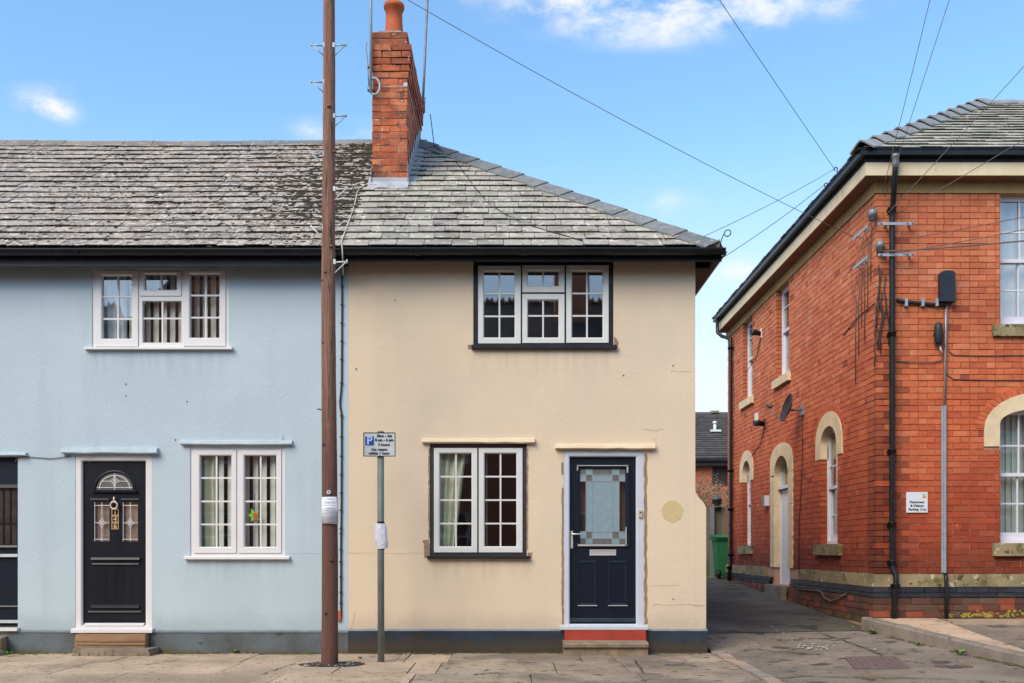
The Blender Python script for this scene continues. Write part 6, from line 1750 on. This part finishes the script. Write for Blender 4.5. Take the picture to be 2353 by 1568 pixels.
# hanging star in the lower blue window
st_ = thing('sun_catcher', 'lime green and orange star hanging in the lower blue cottage window', 'ornament', (fx(579), .06, fz(1195)))
cx_, cz_ = fx(579), fz(1183); pts = []
for k in range(10):
    a = math.pi / 2 + .3 + k * math.pi / 5; r = .092 if k % 2 == 0 else .038
    pts.append((cx_ + r * math.cos(a), cz_ + r * math.sin(a)))
obj('star', MB().prism(pts, 1, .058, .066), M['sun_green'], st_); obj('heart', MB().prism([(cx_ + .026 + .03 * math.cos(a), cz_ - .005 + .04 * math.sin(a)) for a in lin(0, 6.0, 9)], 1, .053, .059), M['sun_red'], st_)
obj('cord', MB().tube([(cx_ + .01, .062, cz_ + .06), (cx_ + .012, .062, cz_ + .26)], .004, 5), M['sign_blue'], st_)
# ================================================================ end of the alley
def bricktex(name, c1, c2, mortar, bw=.225, bh=.075):
    m = bpy.data.materials.new(name); m.use_nodes = True
    N, L = m.node_tree.nodes, m.node_tree.links; P = N['Principled BSDF']; P.inputs['Roughness'].default_value = .9
    g = N.new('ShaderNodeNewGeometry'); sp = N.new('ShaderNodeSeparateXYZ'); L.new(g.outputs['Position'], sp.inputs[0])
    ad = N.new('ShaderNodeMath'); L.new(sp.outputs['X'], ad.inputs[0]); L.new(sp.outputs['Y'], ad.inputs[1])
    cb_ = N.new('ShaderNodeCombineXYZ'); L.new(ad.outputs[0], cb_.inputs['X']); L.new(sp.outputs['Z'], cb_.inputs['Y'])
    b = N.new('ShaderNodeTexBrick'); L.new(cb_.outputs[0], b.inputs['Vector'])
    b.inputs['Color1'].default_value = (*c1, 1); b.inputs['Color2'].default_value = (*c2, 1); b.inputs['Mortar'].default_value = (*mortar, 1)
    b.inputs['Scale'].default_value = 1; b.inputs['Mortar Size'].default_value = .006; b.inputs['Brick Width'].default_value = bw; b.inputs['Row Height'].default_value = bh
    L.new(b.outputs['Color'], P.inputs['Base Color'])
    bp = N.new('ShaderNodeBump'); bp.inputs['Strength'].default_value = .5; bp.inputs['Distance'].default_value = .008; bp.invert = True
    L.new(b.outputs['Fac'], bp.inputs['Height']); L.new(bp.outputs[0], P.inputs['Normal'])
    return m
M['far_brick'] = bricktex('far_orange_brick', (.50, .13, .05), (.38, .085, .035), (.36, .22, .14))
M['opp_brick'] = bricktex('street_brick', (.52, .17, .095), (.40, .125, .07), (.40, .31, .24))
bh_ = thing('back_house', 'orange brick house with dark tiled roof seen through the alley gap', 'house', (8, 26, 1))
HYB = 24.0; ez_ = fz(1055, HYB); rzb = fz(950, HYB + 3.6)
win = (fx(1636, HYB), fx(1636, HYB) + 1.3, fz(1116, HYB), fz(1070, HYB))
obj('wall', MB().ring((-1, 16, .4, ez_), [win], HYB, HYB + .3).box(-1, -.75, HYB + .3, HYB + 7, .4, ez_ - .01).box(15.75, 16, HYB + .3, HYB + 7, .4, ez_ - .01), M['far_brick'], bh_)
wd = obj('window', MB().ring(win, [(win[0] + .05, (win[0] + win[1]) / 2 - .02, win[2] + .05, win[3] - .05), ((win[0] + win[1]) / 2 + .02, win[1] - .05, win[2] + .05, win[3] - .05)], HYB + .06, HYB + .12), M['dark_brown_frame'], bh_)
for a, b in ((win[0] + .05, (win[0] + win[1]) / 2 - .02), ((win[0] + win[1]) / 2 + .02, win[1] - .05)): obj('pane', MB().box(a, b, HYB + .09, HYB + .1, win[2] + .05, win[3] - .05), M['brown_glass'], wd)
roof_h = obj('roof', deck([(-1.3, HYB - .3, ez_), (16.3, HYB - .3, ez_), (16.3, HYB + 3.6, rzb - .03), (-1.3, HYB + 3.6, rzb - .03)]), M['roof_tile_dark'], bh_)
obj('roof_back', deck([(-1.3, HYB + 3.6, rzb - .03), (16.3, HYB + 3.6, rzb - .03), (16.3, HYB + 7.4, ez_), (-1.3, HYB + 7.4, ez_)]), M['roof_tile_dark'], bh_)
nt_ = 21; rq = random.Random(5)
hv_ = Vector((0, 3.9, rzb - ez_)); hn = Vector((0, -(rzb - ez_), 3.9)).normalized()
for k in range(nt_):
    p_ = Vector((0, HYB - .3, ez_)) + hv_ * (k / nt_); q_ = p_ + hv_ * (1.15 / nt_)
    mb = MB(); n = 60; t = rq.uniform(.85, 1.1)
    xs = lin(-1.3, 16.3, n)
    for x in xs:
        j = rq.uniform(-.006, .006)
        for pp, h in ((p_, .002), (p_, .05 + j), (q_, .012)):
            w = pp + hn * h; mb.v.append((x, w.y, w.z))
    for i in range(n - 1):
        tt = t * rq.uniform(.8, 1.15)
        for m_ in range(2): mb.face((i * 3 + m_, i * 3 + 3 + m_, i * 3 + 4 + m_, i * 3 + 1 + m_), (tt, tt, tt))
    obj('tile_course', mb, M['roof_tile_dark'], roof_h)
obj('ridge', MB().prism([(HYB + 3.45, rzb - .05), (HYB + 3.6, rzb + .07), (HYB + 3.75, rzb - .05)], 0, -1.3, 16.3), M['roof_tile_dark'], roof_h)
obj('ridge_vent', MB().box(fx(1632, HYB + 3.6), fx(1650, HYB + 3.6), HYB + 3.45, HYB + 3.75, rzb + .03, rzb + .11), M['stone_dirty'], roof_h)
vp = at(1642, 985, HYB + 1.9)
obj('vent_pipe', MB().tube([vp - Vector((0, 0, .2)), vp + Vector((0, 0, .22))], .06, 10).lathe([(.085, 0), (.085, .08), (.03, .1)], vp + Vector((0, 0, .2)), 10).box(vp.x - .2, vp.x + .2, vp.y - .2, vp.y - .1, vp.z - .12, vp.z - .04), M['white_plastic'], roof_h)
obj('gutter', MB().prism([(HYB - .42, ez_ - .02), (HYB - .42, ez_ - .1), (HYB - .30, ez_ - .12), (HYB - .30, ez_ - .02)], 0, -1.3, 16.3), M['black_plastic'], bh_)
obj('fascia', MB().box(-1.3, 16.3, HYB - .29, HYB - .26, ez_ - .24, ez_ - .02), M['dark_brown_frame'], bh_)
# timber fence
FY = 12.4; fn = thing('timber_fence', 'tall weathered board fence closing the end of the alley', 'fence', (5.5, FY, .6))
zt_ = fz(1166, FY); zb_ = lerp_tab(ZC, FY) - .05
x = 2.4; rq = random.Random(14)
while x < 9.5:
    w = rq.uniform(.14, .17); t = rq.uniform(.75, 1.15)
    obj('board', MB().box(x, x + w - .006, FY + rq.uniform(-.008, .008), FY + .02, zb_ + .05, zt_ + rq.uniform(-.02, .02), (t, t * .98, t * .95), .003), M['fence_wood'], fn); x += w
for z in (zb_ + .3, zt_ - .3): obj('rail', MB().box(2.4, 9.5, FY + .03, FY + .08, z - .04, z + .04), M['fence_wood'], fn)
obj('gravel_board', MB().box(2.4, 9.5, FY - .02, FY + .01, zb_, zb_ + .19), M['fence_wood'], fn)
px0 = fx(1635, FY - .05)
fp = obj('post', MB().box(px0 - .05, px0 + .05, FY - .11, FY - .025, zb_, zt_ + .02), M['galv_dark'], fn)
for xx in (2.5, 7.2, 9.4): obj('post', MB().box(xx - .05, xx + .05, FY - .11, FY - .025, zb_, zt_ + .05), M['fence_wood'], fn)
ln_ = thing('post_lantern', 'dark iron lantern standing on the fence post', 'lantern', (fx(1646, FY), FY, zt_))
lx = fx(1646, FY)
obj('lantern_base', MB().lathe([(.13, 0), (.13, .03), (.05, .05), (.05, .07), (.14, .09)], (lx, FY - .02, zt_ - .0), 8), M['dark_iron'], ln_); obj('lantern_cage', MB().lathe([(.10, 0), (.13, .1), (.15, .11), (.06, .19), (.02, .24)], (lx, FY - .02, zt_ + .09), 8), M['dark_iron'], ln_)
# wheelie bin
BY = 11.25; bx_ = fx(1646, BY); bz_ = lerp_tab(ZC, BY)
bn = thing('wheelie_bin', 'green wheeled refuse bin half hidden behind the brick building end', 'bin', (bx_ + .28, BY + .3, bz_))
mb = MB(); A = [(bx_ + .07, BY + .08), (bx_ + .52, BY + .08), (bx_ + .52, BY + .55), (bx_ + .07, BY + .55)]; B = [(bx_ + .01, BY), (bx_ + .58, BY), (bx_ + .58, BY + .62), (bx_ + .01, BY + .62)]
mb.v = [(x, y, bz_ + .06) for x, y in A] + [(x, y, bz_ + .93) for x, y in B]
for k in range(4): mb.face((k, (k + 1) % 4, 4 + (k + 1) % 4, 4 + k))
mb.face((3, 2, 1, 0)); mb.face((4, 5, 6, 7)); obj('bin_body', mb, M['bin_green'], bn)
obj('bin_rim', MB().box(bx_ - .03, bx_ + .62, BY - .03, BY + .66, bz_ + .90, bz_ + .95), M['bin_green'], bn)
mb = MB(); prof = [(BY - .06, bz_ + .95), (BY - .06, bz_ + .97), (BY + .1, bz_ + 1.01), (BY + .5, bz_ + 1.03), (BY + .7, bz_ + 1.0), (BY + .7, bz_ + .955)]
mb.prism(prof, 0, bx_ - .045, bx_ + .635); obj('bin_lid', mb, M['bin_green'], bn)
for s in (bx_ + .04, bx_ + .52): 
    w_ = MB().tube([(s - .03, BY + .02, bz_ + .10), (s + .05, BY + .02, bz_ + .10)], .10, 14); obj('wheel', w_, M['black_plastic'], bn)
# bare shrub behind the fence
bs = thing('bare_shrub', 'leafless brown shrub with dry seed heads above the fence', 'shrub', (fx(1640, 17.5), 17.5, .75))
stem, tw = MB(), MB(); lf_ = MB(); rq = random.Random(23); base = Vector((fx(1640, 17.5), 17.5, .70))
def leaf(mb, p, s, r):
    a = Vector((r.uniform(-1, 1), r.uniform(-1, 1), r.uniform(-1, 1))).normalized(); b = a.orthogonal().normalized()
    mb.poly([p - a * s, p + b * s * .5, p + a * s, p - b * s * .5])
def grow(p, d, L, r, lev):
    q = p + d * L * .5 + Vector((rq.uniform(-.05, .05), rq.uniform(-.05, .05), 0)) * L; e = p + d * L
    (stem if lev < 2 else tw).tube([p, q, e], [r, r * .8, r * .55], 5, caps=False)
    if lev >= 3:
        for k in range(5): leaf(lf_, p.lerp(e, rq.random()) + Vector((rq.gauss(0, .03), rq.gauss(0, .03), rq.gauss(0, .03))), rq.uniform(.018, .05), rq)
        return
    for k in range(4 if lev else 7):
        t = rq.uniform(.45, 1); nd = (d + Vector((rq.gauss(0, .5), rq.gauss(0, .5), rq.gauss(.12, .3)))).normalized()
        grow(p.lerp(e, t), nd, L * rq.uniform(.45, .7), r * .5, lev + 1)
for k in range(5): grow(base + Vector((rq.uniform(-.2, .2), rq.uniform(-.2, .2), 0)), Vector((rq.gauss(0, .22), rq.gauss(0, .22), 1)).normalized(), 1.55, .028, 0)
obj('trunk', stem, M['twig'], bs); obj('twigs', tw, M['twig'], bs, kind='stuff'); obj('crown', lf_, M['dry_leaf'], bs, kind='stuff')

# ================================================================ small things on the ground
def ground_pt(px, py, zf=gz):
    Y = -1.5
    for _ in range(30):
        X = fx(px, Y); Z = zf(X, Y); Y2 = FOC * (EYE - Z) / (py - HY) - CAM_DIST
        Y += (Y2 - Y) * .6
    return Vector((fx(px, Y), Y, zf(fx(px, Y), Y)))
def flat0(x, y): return 0.0
# soil pit round the pole
mb = MB(); rq = random.Random(3); c = Vector((pxx + .03, PY + .05, 0)); n = 30
mb.v.append((c.x, c.y, .014))
for ring_, h in ((.55, .012), (1.0, .0045)):
    for k in range(n):
        a = 2 * math.pi * k / n; q = 1 + .22 * mnoise.noise(Vector((math.cos(a) * 1.4, math.sin(a) * 1.4, ring_)))
        mb.v.append((c.x + .36 * ring_ * q * math.cos(a), c.y + .26 * ring_ * q * math.sin(a), h + rq.uniform(0, .004)))
for k in range(n):
    k2 = (k + 1) % n; mb.face((0, 1 + k, 1 + k2), smooth=True); mb.face((1 + k, 1 + n + k, 1 + n + k2, 1 + k2), smooth=True)
o = obj('soil_pit', mb, M['soil']); o['kind'] = 'structure'
# litter and grit
def scatter(name, m, spots, label, cat, seed):
    r = random.Random(seed); mb = MB()
    for (p_, s, fl) in spots:
        k = r.randint(5, 7); ph = r.uniform(0, 6)
        pts = [(p_.x + s * r.uniform(.6, 1.2) * math.cos(ph + 2 * math.pi * i / k), p_.y + s * fl * r.uniform(.6, 1.2) * math.sin(ph + 2 * math.pi * i / k)) for i in range(k)]
        mb.prism(pts, 2, p_.z + .001, p_.z + .004 + s * .03)
    return tag(obj(name, mb, m), label, cat, kind='stuff')
rq = random.Random(61)
sp = []
for k in range(22):
    p_ = ground_pt(rq.gauss(1868, 26), rq.gauss(1487, 4)); sp.append((p_ + Vector((0, 0, .004)), rq.uniform(.008, .026), 1.2))
for px, py in ((1838, 1479), (1848, 1480), (1868, 1479), (1800, 1455), (1783, 1448), (1775, 1440), (1960, 1440), (1945, 1453), (1985, 1445), (2010, 1492), (1820, 1468)): sp.append((ground_pt(px, py) + Vector((0, 0, .006)), rq.uniform(.008, .02), 1))
scatter('paint_flakes', M['flake'], sp, 'scattered pale paint flakes on the alley tarmac', 'debris', 1)
sp = []
for k in range(55):
    a = rq.uniform(0, 6.28); r_ = rq.uniform(.1, .4)
    sp.append((Vector((pxx + r_ * math.cos(a), PY - .04 + r_ * .75 * math.sin(a), .012)), rq.uniform(.004, .012), 1))
sp += [(Vector((pxx - .22, PY - .17, .014)), .04, .4), (Vector((pxx + .1, PY - .19, .014)), .02, .6), (Vector((pxx + .2, PY + .04, .014)), .025, .4)]
scatter('pole_litter', M['flake'], sp, 'bits of pale litter round the foot of the telegraph pole', 'litter', 2)
sp = []
for k in range(260):
    x = rq.uniform(-6.2, 2.3); y = -.06 - abs(rq.gauss(0, .07)) if rq.random() < .6 else rq.uniform(-2.8, -.1)
    sp.append((Vector((x, y, .005)), rq.uniform(.003, .009), 1))
scatter('pavement_grit', M['joint'], sp, 'dark grit and crumbs scattered over the pavement', 'grit', 3)
# moss line and weeds along walls and kerbs
mm = MB(); rq = random.Random(71); X3, Y3, Z3 = Vector((1, 0, 0)), Vector((0, 1, 0)), Vector((0, 0, 1))
for k in range(1100):
    x = rq.uniform(-6.3, 2.3)
    if fx(165) < x < fx(350) or fx(1290) < x < fx(1492): continue
    if mnoise.noise(Vector((x * 1.4, 0, 0))) < -.05 and rq.random() < .8: continue
    moss_clump(mm, Vector((x, -.035 - abs(rq.gauss(0, .05)), .002)), X3, Y3, Z3, rq.uniform(.008, .04), rq.uniform(.006, .025), rq.uniform(.004, .014), rq)
for k in range(260):
    y = rq.uniform(-2.6, 1.2); x = edge_x(y) - .025 - abs(rq.gauss(0, .02))
    if mnoise.noise(Vector((y * 2.2, 4, 0))) < .0: continue
    moss_clump(mm, Vector((x, y, gz(x, y) - .004)), X3, Y3, Z3, rq.uniform(.01, .03), rq.uniform(.01, .04), rq.uniform(.006, .02), rq)
tag(obj('wall_foot_moss', mm, mat('green_moss', (.075, .07, .022), (.12, .09, .035), 9, .95, .8, 100)), 'low green moss along the wall foot and the kerb', 'moss', kind='stuff')
mm = MB()
for k in range(110):
    x = RX + rq.uniform(.9, 2.6); moss_clump(mm, Vector((x, RY - .068, .345 + abs(rq.gauss(0, .035)))), X3, Z3, -Y3, rq.uniform(.01, .035), rq.uniform(.006, .02), .004, rq)
tag(obj('yellow_moss', mm, mat('yellow_moss', (.36, .31, .04), (.24, .21, .05), 9, .95, .6, 100)), 'bright yellow moss on the lowest bricks of the brick front', 'moss', kind='stuff')
def weed(p_, s, n, label):
    mb = MB(); r = random.Random(int(p_.x * 1000))
    for k in range(n):
        a = r.uniform(0, 6.28); d = Vector((math.cos(a), math.sin(a), r.uniform(.3, 1.2))).normalized(); sd = d.cross(Z3).normalized()
        L = s * r.uniform(.6, 1.2); w = L * .28
        q0, q1, q2 = p_, p_ + d * L * .5 + Z3 * L * .1, p_ + d * L
        mb.poly([q0, q1 - sd * w, q2]); mb.poly([q0, q2, q1 + sd * w])
    return tag(obj('weed', mb, M['leaf']), label, 'weed')
weed(ground_pt(827, 1513, flat0), .05, 12, 'small green weed between pole and sign post')
weed(Vector((fx(770 - 230), -.06, .01)), .06, 14, 'pale green weed at the foot of the blue cottage plinth')
weed(ground_pt(1928, 1414), .13, 22, 'green weed clump at the foot of the alley wall')
weed(ground_pt(2003, 1455), .08, 16, 'green weed at the rounded end of the kerb')
weed(ground_pt(2205, 1503), .09, 18, 'green weed at the base of the kerb near the iron grate')
weed(ground_pt(2110, 1482), .06, 14, 'low green weed midway along the kerb base')
weed(Vector((fx(52), -.36, .01)), .07, 16, 'green weed beside the step of the chipped navy door')
# iron covers
gc_ = ground_pt(2012, 1522); ang = math.radians(-12)
gr = thing('drain_grate', 'rusty rectangular iron drain grate set in the alley mouth', 'drain', gc_)
def rotp(x, y): return (gc_.x + x * math.cos(ang) - y * math.sin(ang), gc_.y + x * math.sin(ang) + y * math.cos(ang))
def gbox(x0, x1, y0, y1, h0, h1):
    mb = MB(); P = [rotp(x0, y0), rotp(x1, y0), rotp(x1, y1), rotp(x0, y1)]
    mb.v = [(a, b, gz(a, b) + h0) for a, b in P] + [(a, b, gz(a, b) + h1) for a, b in P]
    for q in ((0, 3, 2, 1), (4, 5, 6, 7), (0, 1, 5, 4), (1, 2, 6, 5), (2, 3, 7, 6), (3, 0, 4, 7)): mb.face(q)
    return mb
obj('grate_bed', gbox(-.24, .24, -.40, .40, -.03, -.004), M['print'], gr)
fr = gbox(-.26, .26, -.43, -.40, -.02, .012)
for q in ((-.26, .26, .40, .43), (-.26, -.235, -.40, .40), (.235, .26, -.40, .40)): merge(fr, gbox(*q, -.02, .012))
obj('grate_frame', fr, M['iron'], gr)
for k in range(8): obj('grate_bar', gbox(-.235, .235, -.375 + k * .10, -.325 + k * .10, -.01, .014), M['iron'], gr)
for k in range(7): obj('grate_bar', gbox(-.215 + k * .066, -.185 + k * .066, -.40, .40, -.01, .0125), M['iron'], gr)
for k, (px, py) in enumerate(((2165, 1529), (2187, 1531), (2212, 1529))):
    c = ground_pt(px, py); mb = MB()
    mb.prism([(c.x - .06, c.y - .09), (c.x + .06, c.y - .09), (c.x + .07, c.y + .08), (c.x - .05, c.y + .08)], 2, c.z - .02, c.z + .006)
    tag(obj('stop_cover', mb, M['iron' if k != 1 else 'dark_iron']), ('small rusty valve cover beside the kerb, nearest the grate', 'small dark valve cover between two rusty ones beside the kerb', 'small rusty valve cover beside the kerb, farthest from the grate')[k], 'cover')
c = ground_pt(1547, 1528, flat0)
mb = MB().lathe([(.10, -.01), (.10, .006), (.085, .008), (.083, .004), (.02, .005)], (c.x, c.y, .0), 20)
tag(obj('valve_cover', mb, M['dark_iron']), 'round dark iron cover in the pavement before the cream cottage', 'cover')
# cracks and worn seams
def gcrack(points, w, zf, parent, m=None, lift=.004):
    mb = MB(); P = [ground_pt(a, b, zf) for a, b in points]; r = random.Random(int(points[0][0])); fine = []
    for a, b in zip(P, P[1:]):
        for k in range(6): fine.append(a.lerp(b, k / 6) + Vector((r.uniform(-.015, .015), r.uniform(-.015, .015), 0)))
    fine.append(P[-1])
    for i, p_ in enumerate(fine):
        t = (fine[min(i + 1, len(fine) - 1)] - fine[max(i - 1, 0)]).normalized(); s = Vector((-t.y, t.x, 0)) * w * r.uniform(.3, 1.1)
        for q in (p_ - s, p_ + s): mb.v.append((q.x, q.y, zf(q.x, q.y) + lift))
    for i in range(len(fine) - 1): mb.face((2 * i, 2 * i + 2, 2 * i + 3, 2 * i + 1))
    return obj('crack', mb, m or M['crack'], parent)
up_ = lambda x, y: .006
gcrack([(1640, 1452), (1760, 1453), (1880, 1454), (1985, 1455)], .010, gz, cross)
gcrack([(1890, 1455), (1960, 1478), (2015, 1500), (2060, 1520)], .012, gz, cross)
gcrack([(1690, 1562), (1800, 1556), (1850, 1552), (1900, 1554), (2050, 1556), (2200, 1560)], .016, gz, cross)
gcrack([(1480, 1518), (1560, 1522), (1600, 1531)], .014, up_, pave); gcrack([(1150, 1519), (1230, 1521), (1320, 1517), (1430, 1520), (1480, 1518)], .008, up_, pave)
gcrack([(1330, 1540), (1400, 1546), (1450, 1544), (1520, 1550)], .010, up_, pave); gcrack([(1090, 1549), (1130, 1545), (1170, 1547)], .022, up_, pave)
gcrack([(1455, 1515), (1470, 1532), (1480, 1546)], .012, up_, pave); gcrack([(590, 1552), (640, 1536), (680, 1522)], .008, up_, pave)
gcrack([(0, 1531), (60, 1528), (140, 1531), (200, 1524), (260, 1514)], .006, up_, pave); gcrack([(330, 1528), (380, 1518), (430, 1512)], .006, up_, pave)
gcrack([(2072, 1433), (2100, 1440), (2160, 1450)], .008, rpz, cross, lift=.002); gcrack([(1700, 1495), (1740, 1490), (1790, 1497), (1830, 1488)], .014, gz, cross)
tar = [(1720, 1432), (1800, 1428), (1900, 1436)]

# ================================================================ the other side of the street (seen mirrored in the panes)
def opposite(name, x0, x1, gable, h, rz1, label, chim_x=None):
    FYo = -13.6; t = thing(name, label, 'house', ((x0 + x1) / 2, -18, 0), 'brick terrace on the far side of the street')
    wins = []
    n = max(2, int((x1 - x0) / 2.4)); 
    for i in range(n):
        xc = x0 + (x1 - x0) * (i + .5) / n
        wins += [(xc - .5, xc + .5, .95, 2.25), (xc - .5, xc + .5, 3.5, 4.7)]
    mb = MB().ring((x0, x1, -.2, h), wins, FYo - .3, FYo)
    mb.box(x0, x0 + .25, FYo - 9, FYo - .3, -.2, h - .01); mb.box(x1 - .25, x1, FYo - 9, FYo - .3, -.2, h - .01); mb.box(x0 + .25, x1 - .25, FYo - 9, FYo - 8.75, -.2, h - .02)
    if gable: mb.prism([(x0 + .01, h), (x1 - .01, h), ((x0 + x1) / 2, rz1 - .15)], 1, FYo - .3, FYo - .001)
    obj('wall', mb, M['opp_brick'], t)
    for w in wins:
        q = obj('window', MB().ring(w, [(w[0] + .06, w[1] - .06, w[2] + .06, (w[2] + w[3]) / 2 - .03), (w[0] + .06, w[1] - .06, (w[2] + w[3]) / 2 + .03, w[3] - .06)], FYo - .14, FYo - .06), M['upvc'], t)
        obj('pane', MB().box(w[0] + .06, w[1] - .06, FYo - .12, FYo - .115, w[2] + .06, w[3] - .06), M['brown_glass'], q)
    if gable:
        c = (x0 + x1) / 2
        mb = deck([(x0 - .25, FYo + .3, h - .1), (c, FYo + .3, rz1), (c, FYo - 9, rz1), (x0 - .25, FYo - 9, h - .1)]); merge(mb, deck([(x1 + .25, FYo + .3, h - .1), (x1 + .25, FYo - 9, h - .1), (c, FYo - 9, rz1 - .002), (c, FYo + .3, rz1 - .002)]))
    else:
        mb = deck([(x1, FYo + .3, h - .05), (x0, FYo + .3, h - .05), (x0, FYo - 4.5, rz1), (x1, FYo - 4.5, rz1)]); merge(mb, deck([(x0, FYo - 4.5, rz1 - .002), (x0, FYo - 9.3, h - .05), (x1, FYo - 9.3, h - .05), (x1, FYo - 4.5, rz1 - .002)]))
        mb.prism([(FYo - 4.4, rz1 - .02), (FYo - 4.5, rz1 + .06), (FYo - 4.6, rz1 - .02)], 0, x0, x1)
    rf = obj('roof', mb, M['roof_tile_dark'], t)
    if not gable:
        cr = MB(); x = x0
        while x < x1 - .3:
            cr.prism([(x, rz1 + .05), (x + .06, rz1 + .2), (x + .14, rz1 + .1), (x + .22, rz1 + .2), (x + .28, rz1 + .05)], 1, FYo - 4.52, FYo - 4.48); x += .34
        obj('ridge_crest', cr, M['terracotta'], rf, kind='stuff')
    if chim_x is not None:
        c_ = obj('chimney', MB().box(chim_x - .5, chim_x + .5, FYo - 4.0, FYo - 3.2, rz1 - 2.2, rz1 + 1.7).box(chim_x - .56, chim_x + .56, FYo - 4.06, FYo - 3.14, rz1 + 1.45, rz1 + 1.6), M['opp_brick'], t)
        for dx in (-.25, .25): obj('chimney_pot', MB().lathe([(.14, 0), (.11, .35), (.14, .38), (.14, .42)], (chim_x + dx, FYo - 3.6, rz1 + 1.7), 12), M['terracotta'], c_)
opposite('terrace_house', -3.2, 6.2, False, 5.6, 8.75, 'dark roofed brick house opposite with a broad chimney and crested ridge', 1.75)
opposite('terrace_house', 6.25, 15.5, False, 5.6, 8.7, 'brick house opposite the brick building with a chimney at its far end', 13.5)
opposite('terrace_house', -11.5, -3.9, True, 5.4, 9.2, 'brick house opposite the blue cottage with its gable to the street')
opposite('terrace_house', -21.5, -11.9, False, 5.6, 8.6, 'brick house beyond the gabled one across the street', -16)
